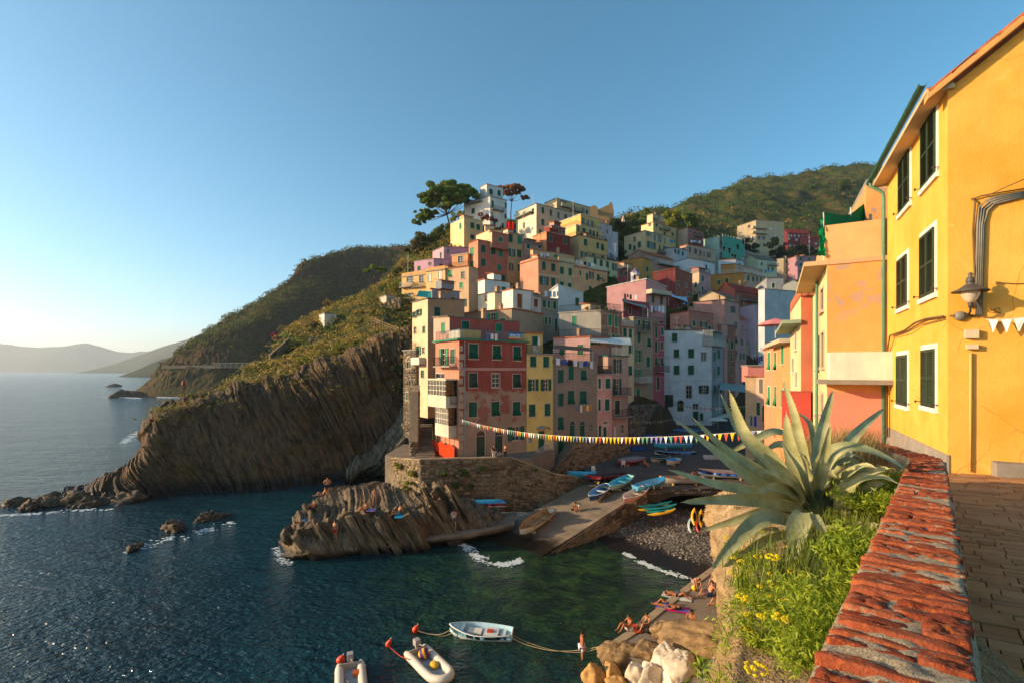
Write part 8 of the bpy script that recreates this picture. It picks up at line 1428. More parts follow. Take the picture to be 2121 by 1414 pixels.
for i, (u, v, Y, r, mt, lb) in enumerate([(640, 745, 79, 14, YGR, 'sunlit yellow-green broom bush at the cliff edge'), (575, 790, 74, 13, YGR, 'yellow-green bush on the cliff edge left of the broom bush'), (600, 700, 106, 14, DKG, 'dark bush left of the white hut'), (640, 690, 104, 15, DKG, 'dark bush below the white hut'), (690, 690, 98, 13, MID, 'green bush under the garden fence'), (676, 677, 101, 9, MID, 'leafy bush growing against the white hut wall'), (655, 672, 104, 9, DKG, 'dark bush left against the white hut'), (735, 655, 108, 14, MID, 'green bush right of the magenta bougainvillea'), (760, 630, 112, 14, DKG, 'dark bush below the small umbrella pine'), (800, 600, 114, 14, MID, 'leafy bush left of the golden row house'), (815, 590, 112, 12, YGR, 'light bush touching the golden row house'), (700, 718, 84, 12, YGR, 'pale green bush on the slope above the cliff'), (660, 722, 90, 13, OLV, 'olive bush above the broom bush'), (745, 700, 92, 11, DRY, 'dry bush under the garden terraces'), (840, 545, 118, 10, DRY, 'dry bush above the golden row house'), (825, 560, 120, 10, OLV, 'olive bush at the skyline left of the golden row house'), (725, 620, 122, 12, OLV, 'olive bush on the skyline above the white hut'), (680, 625, 124, 10, DRY, 'dry bush on the skyline left of the olive one'), (830, 760, 74, 16, DKG, 'dark bush in the shaded corner of the cliff beside the houses'), (836, 800, 73, 14, DKG, 'dark climbing bush low in the shaded cliff corner')]): shrub(lb, [(u, v, r), (u+r*.7, v+r*.25, r*.7), (u-r*.7, v+r*.3, r*.7)], Y, mt, .17 if Y < 95 else .22, 60+i, .8)
for i, (u, v, r, Y, lb) in enumerate([(823, 962, 8, 50.6, 'sunlit caper bush at the top left of the terrace wall'), (852, 978, 9, 48.6, 'sunlit caper bush hanging at the wall corner, upper tuft'), (850, 995, 9, 48.4, 'sunlit caper bush hanging at the wall corner, lower tuft'), (843, 1010, 6, 48.9, 'small sunlit tuft under the corner caper bush'), (918, 978, 9, 48.3, 'dark caper bush hanging on the wall below the red house door'), (963, 976, 9, 48.9, 'caper bush in the middle of the shaded wall'), (997, 968, 7, 49.5, 'caper tuft high on the wall right of the middle'), (975, 1008, 8, 48.9, 'caper bush low on the shaded wall'), (942, 1003, 8, 48.6, 'caper bush low on the wall above the rocks'), (1110, 972, 4, 51, 'small weed on the sloping end of the terrace wall')]): shrub(lb, [(u, v, r), (u+r*.3, v+r*.6, r*.7)], Y, YGR if u < 860 else MID, .11, 90+i, 1., 'caper_bush')  # lit tufts painted yellow-green, shaded ones darker: light put into the leaf colour
for i, (u, v, r, Y, lb) in enumerate([(1338, 838, 11, 80, 'dark shrub on the shaded bank left of the big white house'), (1366, 836, 12, 83, 'dark palm-like shrub against the big white house')]): shrub(lb, [(u, v, r), (u-4, v+8, r), (u+6, v+6, r*.9)], Y, DKG, .2, 110+i)
# planted roof terrace
shrub('row of potted plants and geraniums on the concrete house terrace', [(1215, 638, 5), (1235, 637, 5), (1255, 640, 5), (1272, 644, 4)], 69.5, OLV, .13, 120)
# --- scrub and woods too dense to count
def scrubstuff(name, label, grid, mask, n, r, leaf, mat, seed, per=26):
    g = np.random.default_rng(seed); nu, nv = grid.shape[:2]; P = []; N = []; idx = np.argwhere(mask)
    for i, j in idx[g.integers(0, len(idx), n)]:
        c0 = grid[i, j]+g.normal(0, .5, 3)*[1, 1, 0]; rr = g.uniform(*r); p_, d_ = blob(g, c0+[0, 0, rr*.25], rr, per, .7, .8); k_ = d_[:, 2] > -.25; P.append(p_[k_]); N.append(d_[k_])
    P = np.concatenate(P); leaves(name, P, np.concatenate(N), leaf, mat, None, .3, 1.4, seed); o = bpy.data.objects[name]; tag(o, label, 'scrub', kind='stuff')
nv_ = GV[..., 1]
vis = (GV[..., 1] > 225) & (GV[..., 2]/GV[..., 1] > .08)
scrubstuff('ridge_woodland', 'dense green scrub and trees covering the ridge behind the village', GV, vis, 5200, (1.6, 4.4), .8, leafmat('ridge_leaf', '28381a', '5c6a26'), 5, 50)
scrubstuff('ridge_dry_scrub', 'brown dry scrub scattered on the ridge behind the village', GV, vis & (fbm(GV*[.012, .012, 0], 3, 77) > .15), 900, (1.5, 3.5), .75, DRY, 6, 44)
lm = (GV[..., 0] < -12) & (GV[..., 1] > 74) & (GV[..., 1] < 150) & (GV[..., 2] > 10)
scrubstuff('garden_scrub', 'mixed scrub and garden greenery on the slope left of the village', GV, lm, 900, (.5, 1.5), .26, leafmat('slope_leaf', '47501f', '8a8434'), 7, 44)
scrubstuff('garden_dry_grass', 'dry golden grass on the slope left of the village', GV, lm, 700, (.4, 1.), .24, DRY, 8, 30)
scrubstuff('golden_grass', 'sunlit golden grass and broom on the slope left of the village', GV, lm & (GV[..., 1] < 125), 1100, (.4, 1.2), .22, leafmat('golden_leaf', '94803a', 'c4a450'), 12, 40)  # dry growth, with the golden light on the slope put into its leaf colour
vm = (GV[..., 0] > -16) & (GV[..., 1] < 225) & (GV[..., 1] > 90) & (GV[..., 2] > 22)
scrubstuff('village_greenery', 'dark garden greenery in the gaps between the houses', GV, vm, 1300, (.8, 1.8), .36, DKG, 9, 34)
nb = normals(GB); up = abs(nb[..., 2]); mB = (GB[..., 2] > 26) & (up > .42) & (GB[..., 1] < 520)
scrubstuff('headland_scrub', 'green scrub on the upper slopes of the far headland', GB, mB, 3600, (1.2, 3.4), .6, leafmat('headland_leaf', '38461c', '6c6e2e'), 10, 52)
nh = normals(GN); mN = (abs(nh[..., 2]) > .5) & (GN[..., 2] > 9)
scrubstuff('cliff_top_grass', 'tufts of grass and herbs along the cliff top', GN, mN, 420, (.25, .7), .15, leafmat('clifftop_leaf', '5f6126', '98883c'), 11, 26)
# --- agave
AG = NM('agave_leaf'); p = AG.pos(); a = AG.noise(p, 5, 4, .6); s_ = AG.noise(p, 45, 3, .6)
col = AG.mix(AG.ramp(a, (.35, 0), (.7, 1)), lin('8b8a58'), lin('bab583')); col = AG.mix(AG.ramp(AG.noise(p, 16, 5, .8), (.62, 0), (.72, .6)), col, lin('6a5c38')); col = AG.mix(AG.ramp(s_, (.55, 0), (.75, .3)), col, lin('c8c096')); AG.bump(s_, .15, .004); AG.fin(col, .5, .4)
tl = AG.n('BsdfTranslucent', i_Color=col); mx = AG.n('MixShader', i_0=.12, i_1=AG.b.outputs[0], i_2=tl); AG.t.links.new(mx.outputs[0], AG.t.nodes['Material Output'].inputs[0]); AG = AG.m
AGM = simple('agave_margin', 'b9ae82', .6, .2, .1, 10)
ea = empty('agave', px(1690, 1110, 5.), 'large grey-green agave with sprawling leaves beside the brick parapet', 'plant')
def agave_leaf(pts, W, Y0, Y1, seed):
    g = np.random.default_rng(seed); n = 22; uv = cr(np.array([(1380+.3678*x_, 780+.3678*y_, 0) for x_, y_ in pts]), n); t = np.linspace(0, 1, n); Ys = Y0+(Y1-Y0)*t
    P = np.array([px(u, v, y) for (u, v, _), y in zip(uv, Ys)]); T = np.gradient(P, axis=0); T /= np.linalg.norm(T, axis=1, keepdims=True)
    n0 = np.array((-.25+g.uniform(-.25, .25), -.72, .62+g.uniform(-.2, .2))); S_ = np.cross(T, n0); S_ /= np.linalg.norm(S_, axis=1, keepdims=True); Nn = np.cross(S_, T)
    tw = g.uniform(-.5, .5); a = tw*t[:, None]; S_, Nn = S_*np.cos(a)+Nn*np.sin(a), Nn*np.cos(a)-S_*np.sin(a)
    w_ = 1.02*W*.3678/F*Y0*(.62+.55*np.sin(np.clip(t/.62, 0, 1)*math.pi*.5+.1))*np.clip((1-t)**.62*1.12, 0, 1)*.95; m_ = 9; V = []
    for i in range(n):
        for j in range(m_): s = -1+2*j/(m_-1); V.append(P[i]+S_[i]*s*w_[i]/2+Nn[i]*(.17*w_[i]*(s*s-.3)))
    for i in range(n):
        for j in range(m_): s = -1+2*j/(m_-1); V.append(P[i]+S_[i]*s*w_[i]/2+Nn[i]*(.17*w_[i]*(s*s-.3)-(.02*(1-t[i])+.002)*(1-s*s)-.0015))
    Q = gridq(n, m_); Q2 = gridq(n, m_)[:, ::-1]+n*m_; o = npmesh('leaf', V, np.concatenate([Q, Q2]), AG, True, ea); V = np.array(V); b = MB()
    for j in (0, m_-1):
        s = -1 if j == 0 else 1
        for i in range(2, n-2):
            for h in (0, .5):
                q = V[i*m_+j]*(1-h)+V[(i+1)*m_+j]*h; b.add([q-T[i]*.006, q+T[i]*.006, q+S_[i]*s*.009+T[i]*.004], ((0, 1, 2), (2, 1, 0)))
    tip = P[-1]; b.tube([Vector(P[-2]), Vector(tip+T[-1]*.03)], [.005, .001], 4); b.build('spines', AGM, o)
LV = [((760, 700), (600, 480), (450, 330), (358, 85), 100, 4.9, 5.1), ((700, 680), (520, 450), (400, 300), (312, 108), 80, 5.0, 5.3), ((730, 720), (450, 560), (250, 400), (70, 255), 92, 4.85, 4.7), ((720, 690), (500, 520), (320, 400), (160, 240), 84, 4.95, 5.1), ((740, 730), (480, 650), (250, 600), (20, 525), 84, 4.8, 4.4), ((770, 745), (560, 705), (350, 692), (90, 705), 80, 4.75, 4.2), ((960, 790), (840, 620), (770, 430), (720, 200), (655, 10), 80, 4.9, 5.1), ((810, 760), (750, 560), (700, 400), (676, 205), 105, 4.9, 4.9), ((850, 700), (852, 520), (878, 300), (938, 75), 92, 5.1, 5.5), ((890, 660), (960, 500), (1060, 330), (1228, 176), 84, 5.2, 5.8), ((840, 690), (880, 500), (980, 405), (1110, 405), (1250, 460), (1350, 522), 95, 4.9, 4.6), ((985, 795), (1010, 650), (1080, 575), (1200, 560), (1290, 592), 95, 4.7, 4.3), ((950, 775), (960, 610), (985, 495), (1050, 475), (1112, 525), 85, 4.9, 4.8), ((1080, 760), (1120, 665), (1170, 605), (1225, 600), 76, 4.6, 4.5), ((750, 830), (580, 790), (480, 840), (400, 920), (258, 1082), 98, 4.5, 3.8), ((720, 880), (570, 925), (430, 1005), (320, 1070), 66, 4.6, 4.2), ((775, 760), (745, 850), (732, 930), (720, 1035), 120, 4.2, 3.5), ((900, 890), (830, 975), (720, 1060), (578, 1092), 105, 4.0, 3.3), ((960, 950), (905, 1050), (820, 1150), (708, 1248), 95, 3.8, 2.9), ((860, 870), (950, 845), (1005, 890), (1088, 952), 66, 4.1, 3.5), ((830, 770), (870, 860), (920, 915), (948, 955), 66, 4.1, 3.7), ((720, 770), (560, 765), (430, 800), (205, 866), 66, 4.8, 4.6), ((700, 330), (600, 310), (480, 365), (350, 432), 52, 5.4, 5.2), ((760, 720), (680, 570), (600, 480), (540, 425), 78, 4.75, 4.7), ((860, 560), (840, 380), (805, 260), (742, 203), 66, 5.4, 5.6), ((690, 960), (700, 1080), (715, 1210), 66, 3.9, 3.3), ((600, 870), (580, 950), (578, 1005), 40, 4.6, 4.5), ((800, 640), (740, 440), (640, 380), (565, 410), 90, 5.2, 5.0), ((820, 690), (740, 600), (690, 500), (700, 425), 70, 5.0, 5.0), ((1050, 820), (1110, 850), (1190, 830), 60, 4.3, 4.1), ((900, 800), (930, 660), (990, 560), (1040, 440), (1115, 470), 60, 5.2, 5.1), ((640, 860), (540, 880), (500, 940), (520, 1000), 46, 4.7, 4.5)]
ga = random.Random(9)
for i in range(16):                                 # more leaves of the rosette, between the ones picked out
    a_ = R(-20+i*14+ga.uniform(-5, 5)); l_ = ga.uniform(330, 560); cx_, cy_ = 850, 740; dr = ga.uniform(0, 130)
    LV.append(((cx_+60*math.cos(a_), cy_-50*math.sin(a_)), (cx_+l_*.45*math.cos(a_), cy_-l_*.48*math.sin(a_)), (cx_+l_*.8*math.cos(a_), cy_-l_*.75*math.sin(a_)+dr*.3), (cx_+l_*math.cos(a_), cy_-l_*.9*math.sin(a_)+dr), ga.uniform(52, 78), 4.9, 4.7+ga.uniform(-.5, .5)))
for i, q in enumerate(LV): agave_leaf(q[:-3], q[-3], q[-2], q[-1], 400+i)
b = MB(); b.lathe([(.12, -.5), (.2, -.2), (.24, 0), (.16, .25), (.05, .4)], px(1695, 1075, 4.95), 12); b.build('heart', simple('agave_heart', '4a5238', .8, .2), ea, True)
# --- flowering samphire bushes along the outer side of the parapet
SAM = leafmat('samphire_leaf', '657f1c', 'b0ba38', .4); FLW = leafmat('yellow_umbel', 'c0a80c', 'e0cc20', .3)
def herb(label, spots, seed, n=900, hgt=(.25, .5), leaf=.022, heads=10, spread=.22):
    g = np.random.default_rng(seed); c0 = Vector(spots[0]); e = empty('flowering_bush', c0, label, 'bush', 'yellow flowered bushes by the parapet'); P = []; N = []; b = MB(); tips = []
    for sp in spots:
        for _ in range(26):
            a_ = g.uniform(0, 6.28); r_ = spread*math.sqrt(g.random()); q0 = np.array(sp)+[math.cos(a_)*r_*.5, math.sin(a_)*r_*.5, 0]; h_ = g.uniform(*hgt); q1 = q0+[math.cos(a_)*r_*.9+g.normal(0, .05)-.04, math.sin(a_)*r_*.9+g.normal(0, .05)-.04, h_]; qm = (q0+q1)/2+[math.cos(a_)*.04, math.sin(a_)*.04, .03]
            b.tube([Vector(q0), Vector(qm), Vector(q1)], [.004, .003, .002], 3, cap=False); tips.append(q1); k_ = n//13; t = g.uniform(.25, 1, k_)[:, None]; pp = q0*(1-t)**2+2*qm*t*(1-t)+q1*t**2; P.append(pp+g.normal(0, .028, (k_, 3))); N.append(np.tile((q1-q0)/h_, (k_, 1))*.2+g.normal(0, .7, (k_, 3)))
    leaves('foliage', np.concatenate(P), np.concatenate(N), leaf*.62, SAM, e, .2, 4.6, seed); b.build('stems', simple('green_stem', '6a7a2c', .8, .2), e)
    for q in [tips[i] for i in g.choice(len(tips), min(heads, len(tips)), replace=False)]:
        q = q+[0, 0, g.uniform(.05, .14)]; b = MB(); r_ = g.uniform(.016, .034)
        for _ in range(26):
            o = g.normal(0, 1, 3); o[2] = abs(o[2])*.6; o = q+o/np.linalg.norm(o)*r_*np.array((1, 1, .6)); s = .006; b.add([o+[-s, -s, 0], o+[s, -s, .002], o+[s, s, 0], o+[-s, s, .002], o+[0, 0, s*1.2]], ((0, 1, 4), (1, 2, 4), (2, 3, 4), (3, 0, 4), (3, 2, 1, 0)))
        b.tube([Vector(q-[0, 0, .09]), Vector(q)], .002, 3, cap=False); b.build('flower_head', FLW, e)
def gw(s, n, dz=0.): v = wallpt(s, n); return (v.x, v.y, topz(v.y)-dz)
herb('lowest flowering bush at the bottom edge left of the parapet', [gw(.05, -.3, .6), gw(-.12, -.38, .72), gw(.3, -.3, .55), gw(.2, -.42, .75), gw(-.05, -.52, .95), gw(.1, -.6, 1.05)], 1, 2600, (.2, .42), .0085, 26, .15)
herb('thick yellow-green bush against the middle of the parapet', [gw(.62, -.28, .5), gw(.5, -.42, .66), gw(.85, -.28, .48), gw(.72, -.44, .66), gw(.4, -.5, .85)], 2, 2600, (.16, .36), .0085, 16, .15)
herb('bright green bush hanging outside the parapet under the agave', [gw(1.2, -.27, .42), gw(1.45, -.28, .42), gw(1.1, -.42, .6)], 3, 2400, (.12, .28), .010, 8, .15)
herb('light green bush between the agave and the parapet', [gw(2.2, -.27, .36), gw(2.7, -.27, .36)], 4, 1800, (.1, .24), .012, 3, .16)
herb('green tuft at the far bend of the parapet', [gw(5.6, -.35, .34), gw(6.4, -.35, .32), gw(7.2, -.4, .34)], 5, 1500, (.12, .26), .016, 0, .24)
herb('sparse flowering plant clinging to the cliff below the agave', [tuple(px(1560, 1180, 4.4)), tuple(px(1590, 1240, 4.0)), tuple(px(1600, 1210, 4.2))], 6, 1200, (.1, .25), .012, 10, .16)
herb('tangle of flowering stems on the cliff edge left of the parapet', [tuple(px(1585, 1300, 3.3)), tuple(px(1600, 1360, 2.9)), tuple(px(1625, 1310, 3.0)), tuple(px(1640, 1390, 2.5)), tuple(px(1580, 1400, 2.7)), tuple(px(1610, 1260, 3.4))], 8, 2000, (.12, .3), .011, 24, .17)
herb('leafy sprig bush rising behind the parapet middle', [gw(3.4, -.26, .34)], 7, 1500, (.15, .3), .016, 0, .12)
# dry grass round the agave
def grass(name, label, spots, n, h, mat, seed, wd=.006):
    g = np.random.default_rng(seed); V = []; Q = []
    for _ in range(n):
        sp = np.array(spots[g.integers(0, len(spots))])+g.normal(0, .13, 3)*[1, 1, .1]; a_ = g.uniform(0, 6.28); hh_ = g.uniform(*h); d = np.array((math.cos(a_), math.sin(a_), 0)); s = np.array((-d[1], d[0], 0))*wd; o = len(V); ln = g.uniform(.1, .55)*hh_
        for t in (0, .4, .75, 1): q = sp+d*ln*t*t+np.array((0, 0, hh_*(t-.18*t*t*g.uniform(.5, 1.5)))); V += [q-s*(1-t*.9), q+s*(1-t*.9)]
        Q += [(o+2*i, o+2*i+1, o+2*i+3, o+2*i+2) for i in range(3)]
    tag(npmesh(name, V, Q, mat, False), label, 'grass', kind='stuff')
DG = leafmat('dry_grass_blade', '8a7444', 'c0a468', .3); GG = leafmat('green_grass_blade', '4a5a1c', '87913a', .35)
sp = [tuple(px(u, 990+(u-1690)*-.3, Y_)) for u, Y_ in ((1680, 5.8), (1700, 6.), (1725, 6.2), (1745, 6.4), (1770, 6.8), (1790, 7.2))]
grass('dry_grass', 'tall dry straw-coloured grass behind the agave', sp, 2600, (.25, .75), DG, 3)
sp = [gw(s, n, .42) for s in np.arange(3.2, 8.4, .3) for n in (-.28, -.45, -.65)]
grass('green_grass', 'rough green grass between the agave and the parapet', sp, 5200, (.06, .18), GG, 4, .004)
sp = [tuple(px(u, v, Y_)) for u, v, Y_ in ((1640, 1120, 4.8), (1680, 1150, 4.5), (1720, 1130, 4.3), (1760, 1080, 4.6), (1700, 1090, 4.8), (1800, 1040, 5))]
grass('agave_undergrowth', 'tangled dry leaves and grass under the agave', sp, 1200, (.05, .14), DG, 5, .004)
# ================================================================ small things about the village
def line_of_cloths(label, u0, v0, u1, v1, Y0, Y1, items, seed=1, drop=1.):
    """washing on a line between two picked points; items: colours left to right"""
    g = random.Random(seed); A, B = px(u0, v0, Y0), px(u1, v1, Y1); e = empty('washing_line', A, label, 'laundry', 'washing on the village houses'); b = MB(); b.tube([A, A.lerp(B, .5)-Vector((0, 0, .08)), B], .015, 4); b.build('line', STR, e); n = len(items); d = (B-A)
    for i, c_ in enumerate(items):
        p0, p1 = A+d*((i+.12)/n), A+d*((i+.12+g.uniform(.6, .8))/n); h_ = drop*g.uniform(.6, 1.1); b = MB(); V = [[p0.lerp(p1, s/4)+Vector((.04*math.sin(3*s+i), -.05*math.cos(2.2*s+t)*t/3, -h_*t/3-.04)) for t in range(4)] for s in range(5)]
        for s in range(4):
            for t in range(3): b.quad(V[s][t], V[s+1][t], V[s+1][t+1], V[s][t+1])
        b.build('cloth', cloth(c_), e, True)
W_, B_, L_, K_ = 'd8d4d0', '3a5a9a', 'b8a8c8', '242228'
for i, q in enumerate([('white and orange washing hung under the grey-brown house window', 1201, 838, 1226, 838, 59.5, 61, [W_, 'c8721c', 'd8c8a0', 'c8801c']), ('white sheets hung from the big pink house', 1347, 633, 1377, 634, 92, 93.5, [W_, L_, W_, W_]), ('dark clothes and a towel on the big pink house side', 1292, 608, 1320, 611, 87, 86, [K_, K_, K_, 'c8a898', W_]), ('white washing on the orange house roof terrace', 1119, 523, 1138, 525, 97.5, 98.5, [W_, L_, W_]), ('lilac and grey washing on the peach terrace', 1192, 538, 1232, 546, 103.5, 105, [L_, W_, K_, '6a7488', W_]), ('blue and white cloths above the grey-beige house', 1127, 602, 1160, 604, 79, 80.5, [W_, '7a94c8', W_, W_]), ('white washing on the rose-red house balcony', 1430, 497, 1452, 499, 169.5, 170, [W_, W_, '5a7ab0', W_]), ('white sheets on the orange house balcony by the scaffold', 1467, 505, 1484, 508, 179.5, 180, [W_, W_, W_]), ('blue cloths on the pale green-white house', 1583, 558, 1602, 560, 189, 190, ['3a7ab0', '4a8ac0', '3a7ab0']), ('orange and blue clothes under the awning in the shaded row', 1407, 622, 1424, 624, 106, 107, ['c04a1c', '5a8ab0', W_, B_]), ('dark clothes on the salmon roof terrace', 1560, 738, 1580, 736, 62, 62.5, [K_, '5a2a34', B_, K_]), ('towels drying on the grey-brown house terrace rail', 1150, 741, 1232, 748, 58.4, 62.5, [W_, '3a5aa0', K_, W_, 'a8a49c', '2a4a9a', W_]), ('white towels on the red house terrace railing', 1006, 690, 1032, 691, 52.6, 53.6, ['5a6a90', W_, W_]), ('blue and green towels below the green shutters by the square', 1553, 860, 1568, 860, 60.5, 60.5, ['1c7a8a', '1c4aa0'])]): line_of_cloths(*q, seed=i, drop=1.3 if i in (1, 13) else .9)
b = MB(); A = px(1049, 459, 112)
for i in range(6): b.quad(px(1049+i*2.6, 459+.3*i, 112+.15*math.sin(i*2)), px(1051.6+i*2.6, 459.3+.3*i, 112+.15*math.sin(i*2+2)), px(1051.6+i*2.6, 476+.3*i, 112), px(1049+i*2.6, 476+.3*i, 112))
tag(b.build('red_sheet', cloth('d8281c')), 'bright red sheet hung out above the salmon tower', 'sheet')
def canopy(label, pts, mat, name='awning', post=2.2, cat='awning'):
    e = empty(name, pts[0], label, cat); b = MB(); n = 8; a, b_, c_, d = map(Vector, pts); g_ = [[(a.lerp(b_, i/n)).lerp(d.lerp(c_, i/n), j/4)-Vector((0, 0, .12*math.sin(math.pi*i/n)*math.sin(math.pi*j/4))) for j in range(5)] for i in range(n+1)]
    for i in range(n):
        for j in range(4): b.quad(g_[i][j], g_[i+1][j], g_[i+1][j+1], g_[i][j+1])
    b.build('canvas', mat, e, True)
    for p_ in (a, b_): b = MB(); b.tube([p_, p_-Vector((0, 0, post))], .035, 5); b.build('post', RAILW, e)
WC = cloth('d8d0c4'); GC = cloth('6a9080')
canopy('white canvas canopy on the pink wall house terrace', [px(1222, 708, 64), px(1308, 714, 67), px(1305, 700, 70), px(1225, 698, 67)], WC); canopy('striped reed awning over the raspberry terrace', [px(1288, 624, 82), px(1342, 640, 84), px(1338, 632, 88), px(1290, 618, 86)], cloth('8a8a80')); canopy('blue-white plastic awning below the dark red house', [px(1385, 612, 104), px(1425, 626, 106), px(1420, 608, 110), px(1386, 600, 108)], cloth('a8bcc8')); canopy('teal sheet shading the terrace of the tall sunlit house', [px(862, 614, 71), px(893, 618, 72), px(893, 604, 75), px(868, 602, 74)], cloth('4aa890')); canopy('brown sunshade over the grey-brown house terrace', [px(1146, 722, 59), px(1228, 728, 62), px(1226, 720, 66), px(1148, 714, 63)], cloth('7a5a44')); canopy('pale roof awning of the restaurant beyond the big white house', [px(1490, 806, 84), px(1545, 812, 82), px(1545, 796, 88), px(1492, 792, 90)], cloth('8a9a98'), post=4)
def parasol(label, c, r, mat, closed=False, h=2.2):
    c = Vector(c); e = empty('parasol', c, label, 'parasol'); b = MB(); b.tube([c, c+Vector((0, 0, h+.2))], .03, 6); b.build('pole', RAILW, e); b = MB(); b.lathe([(r, h-.35), (r*.55, h), (.02, h+.22)] if not closed else [(.16, h-.9), (.12, h-.3), (.02, h+.2)], c, 8); b.build('canopy', mat, e)
parasol('closed white parasol on the narrow yellow house terrace', px(1116, 733, 57.5), 1, WC, True, 1.9)
for i, (u, v, lb) in enumerate([(1487, 880, 'left white cafe parasol by the big white house'), (1503, 872, 'middle white cafe parasol by the big white house'), (1518, 866, 'right white cafe parasol by the big white house')]): q = pz(u, v+12, 5.3); parasol(lb, q, 1.7, WC)
parasol('red and white parasol on a roof terrace of the sunlit street', px(1606, 700, 40), 1.5, cloth('c87a78'), h=1.4)
# lifebuoy, chairs, mast, hut, fences, net
def ring(label, c, r, mat, name='lifebuoy', cat='lifebuoy'):
    b = MB(); P = [Vector(c)+Vector((r*math.cos(a_), .02*math.cos(a_), r*math.sin(a_))) for a_ in np.linspace(0, 2*math.pi, 17)]; b.tube(P, .07, 6); tag(b.build(name, mat, None, True), label, cat)
ring('pink lifebuoy hung beside the yellow house door', px(1131, 926, 56.9), .28, paint('b86a60')); ring('red lifebuoy on the white boat behind the agave', px(1437, 984, 50.3), .28, paint('a84a40'))
def chair(label, c, yaw, mat):
    c = Vector(c); e = empty('plastic_chair', c, label, 'chair', 'white plastic chairs'); M = Matrix.Translation(c) @ Matrix.Rotation(yaw, 4, 'Z')
    def pt(name, p_, s): b = MB(); b.box((0, 0, 0), s, m=M @ Matrix.Translation(p_)); b.build(name, mat, e)
    pt('seat', (0, 0, .44), (.46, .44, .04)); pt('backrest', (0, .21, .72), (.46, .04, .5))
    for sx in (-.2, .2):
        for sy in (-.18, .18): pt('leg', (sx, sy, .21), (.045, .045, .42))
        pt('armrest', (sx*1.15, 0, .64), (.05, .4, .03))
PLW = paint('c8c4bc'); chair('white plastic chair by the niche wall', pz(1230, 982, 3.6), R(10), PLW); chair('white plastic chair under the red covered boat', pz(1291, 968, 3.7), R(170), PLW); chair('white plastic chair on the narrow yellow house terrace', px(1119, 733, 57)-Vector((.6, 0, 0)), R(20), PLW)
b = MB(); c_ = px(380, 836, 67); RED = paint('8a2a20'); e = empty('beacon_mast', c_, 'red lattice beacon mast on the tip of the near headland', 'mast')
for s in ((-.2, -.2), (.2, -.2), (0, .2)): b.tube([c_+Vector((*s, -1)), c_+Vector((0, 0, 3))], .035, 5)
for z in (.3, 1., 1.7, 2.3): b.box(c_+Vector((0, 0, z)), (.34-.08*z, .34-.08*z, .05))
b.build('lattice', RED, e); b = MB(); b.lathe([(.18, 2.6), (.22, 2.7), (.22, 3.0), (.1, 3.2), (.02, 3.3)], c_, 8); b.build('lantern', RED, e)
house('small white hut on the garden slope below the ridge', 103, [661, 672, 697], 1, 649, 'd0c8bc', zbot=15, wear=.1, chim=0, wins=[('D', 675, 655, 681, 668, {'sh': 'w'}), ('d', 686, 654, 692, 662)], group='huts on the garden slope')
house('long pale garden shed left of the golden row house', 105, [786, 800, 822], 1, 612, 'c0b098', zbot=26, wear=.4, chim=0, wins=[('d', 803, 616, 809, 624)], group='huts on the garden slope')
for lb, a_, b2, n in (('wooden rail fence on the slope above the cliff', (690, 716, 90), (780, 676, 92), 14), ('rail of the garden terrace near the golden row house', (770, 668, 92), (826, 690, 88), 10), ('fence along the path on the near headland', (470, 800, 72), (545, 790, 73.5), 9)):
    A, B = px(*a_), px(*b2); e = empty('rail_fence', A, lb, 'fence'); b = MB(); b.tube([A+Vector((0, 0, .9)), B+Vector((0, 0, .9))], .04, 5); b.build('top_rail', PALEW, e); b = MB(); b.tube([A+Vector((0, 0, .45)), B+Vector((0, 0, .45))], .035, 5); b.build('mid_rail', PALEW, e)
    for i in range(n+1): q = A.lerp(B, i/n); b = MB(); b.tube([q-Vector((0, 0, .8)), q+Vector((0, 0, 1.))], .05, 5); b.build('post', PALEW, e)
for i, (u0, v0, u1, v1, Y0, Y1, lb) in enumerate([(640, 700, 760, 668, 100, 102, 'dry stone garden wall across the slope under the hut'), (705, 690, 800, 655, 98, 100, 'dry stone terrace wall above the rail fence'), (760, 640, 830, 615, 106, 104, 'dry stone terrace wall near the garden shed'), (560, 735, 600, 700, 98, 102, 'stone wall at the left end of the gardens')]):
    A, B = px(u0, v0, Y0), px(u1, v1, Y1); stonewall('garden_wall', [xy(A), xy(B)], [A.z, B.z], [A.z-2.5, B.z-2.5], lb, seed=300+i, coping=False, rh=(.3, .5), ln=(.5, 1.2))
e = empty('safety_net', F_l.P(F_l.W-3, -.3, 6.1), 'orange safety netting along the foot of the red house side', 'netting'); f = F_l; b = MB(); n = 14
V = [[f.P(f.W-5.5+5.3*i/n, -.45+.06*math.sin(i*2.1), 6.05+j*.5+.05*math.sin(i*1.3)*j) for j in range(4)] for i in range(n+1)]
for i in range(n):
    for j in range(3): b.quad(V[i][j], V[i+1][j], V[i+1][j+1], V[i][j+1])
b.build('net', cloth('d83a14'), e, True)
for i in range(6): q = f.P(f.W-5.4+i*1.02, -.42, 6.05); b = MB(); b.tube([q, q+Vector((0, 0, 2.6))], .04, 5); b.build('post', PALEW, e)
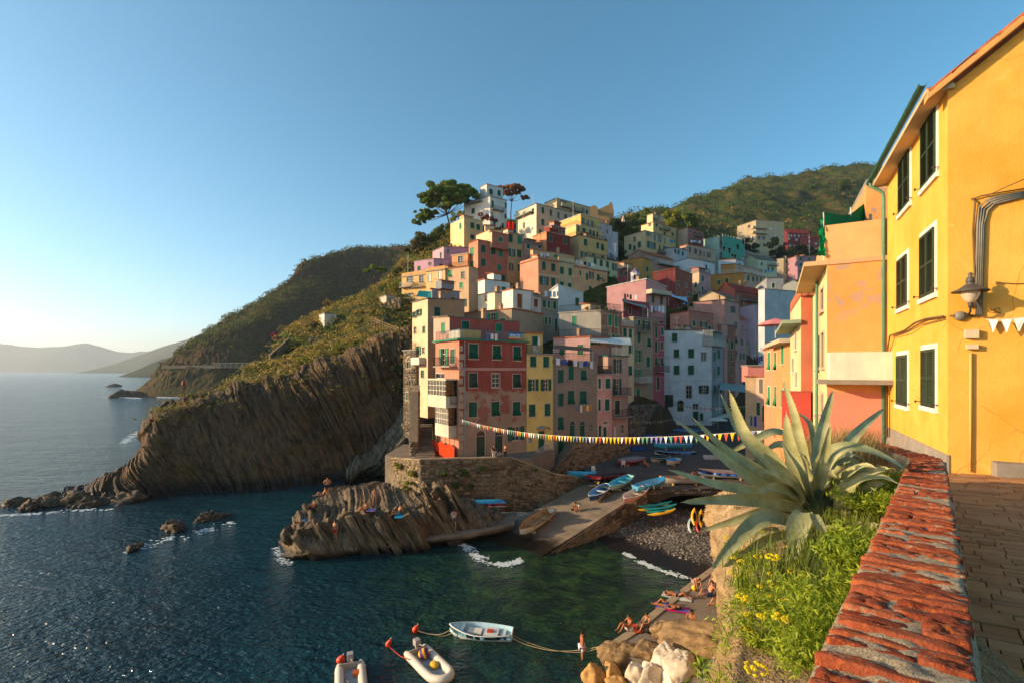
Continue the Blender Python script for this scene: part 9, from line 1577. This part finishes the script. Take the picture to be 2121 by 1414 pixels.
# stairs and railing at the yellow house door
f = f2; t_, z_ = f.hit(1122, 930); e = empty('door_steps', f.P(t_, -.6, 4), 'stone steps with a thin railing up to the yellow house door', 'stairs')
for i in range(8): b = MB(); b.prism([xy(f.P(x_, y_, 0)) for x_, y_ in ((t_-.5-i*.3, -1.1), (t_-.2-i*.3, -1.1), (t_-.2-i*.3, -.02), (t_-.5-i*.3, -.02))], 3.6, z_-i*.19); b.build('step', CONC, e)
b = MB(); b.prism([xy(f.P(x_, y_, 0)) for x_, y_ in ((t_-.2, -1.1), (t_+1.1, -1.1), (t_+1.1, -.02), (t_-.2, -.02))], 3.6, z_); b.build('landing', CONC, e); railing([f.P(t_-2.7, -1.05, z_-1.5), f.P(t_-.2, -1.05, z_), f.P(t_+1.05, -1.05, z_)], .9).build('railing', RAILW, e)
# aerials on the roofs
for i, (u, v, Y, h_, lb) in enumerate([(1274, 530, 113, 3, 'aerial mast on the pale green-cream house'), (1084, 476, 107, 3.5, 'aerial mast between the narrow yellow-beige and pink houses'), (1187, 440, 124, 3, 'aerial on the yellow villa roof'), (1104, 425, 131, 3, 'aerial on the big cream house'), (1676, 530, 205, 9, 'tall thin pole at the right end of the hillside'), (845, 565, 108, 4, 'washing pole on the golden row house terrace'), (1300, 575, 108, 3, 'aerial beside the crimson house'), (1402, 684, 85.5, 2.5, 'aerial on the big white house')]):
    q = px(u, v, Y); e = empty('roof_aerial', q, lb, 'aerial', 'aerials on the roofs'); b = MB(); b.tube([q-Vector((0, 0, 1)), q+Vector((0, 0, h_))], .035, 4); b.build('mast', RAILW, e); b = MB(); z = h_*.85
    b.tube([q+Vector((-.5, 0, z)), q+Vector((.5, 0, z))], .02, 4)
    for k_ in range(5): b.tube([q+Vector((-.45+.22*k_, -.3, z)), q+Vector((-.45+.22*k_, .3, z))], .014, 3)
    b.build('antenna', RAILW, e)
# ================================================================ haze
HZ = bpy.data.materials.new('haze_air'); HZ.use_nodes = True; t_ = HZ.node_tree; t_.nodes.remove(t_.nodes['Principled BSDF'])
pv = t_.nodes.new('ShaderNodeVolumePrincipled'); pv.inputs['Density'].default_value = 1.1e-4; pv.inputs['Color'].default_value = (.80, .90, 1, 1); pv.inputs['Anisotropy'].default_value = .35
t_.links.new(pv.outputs[0], t_.nodes['Material Output'].inputs['Volume'])
b = MB(); b.box((0, 4650, 243), (18400, 9900, 490))
tag(b.build('haze', HZ, loc=(0, 0, 0)), 'thin evening haze over the sea and the coast', 'haze', kind='stuff')
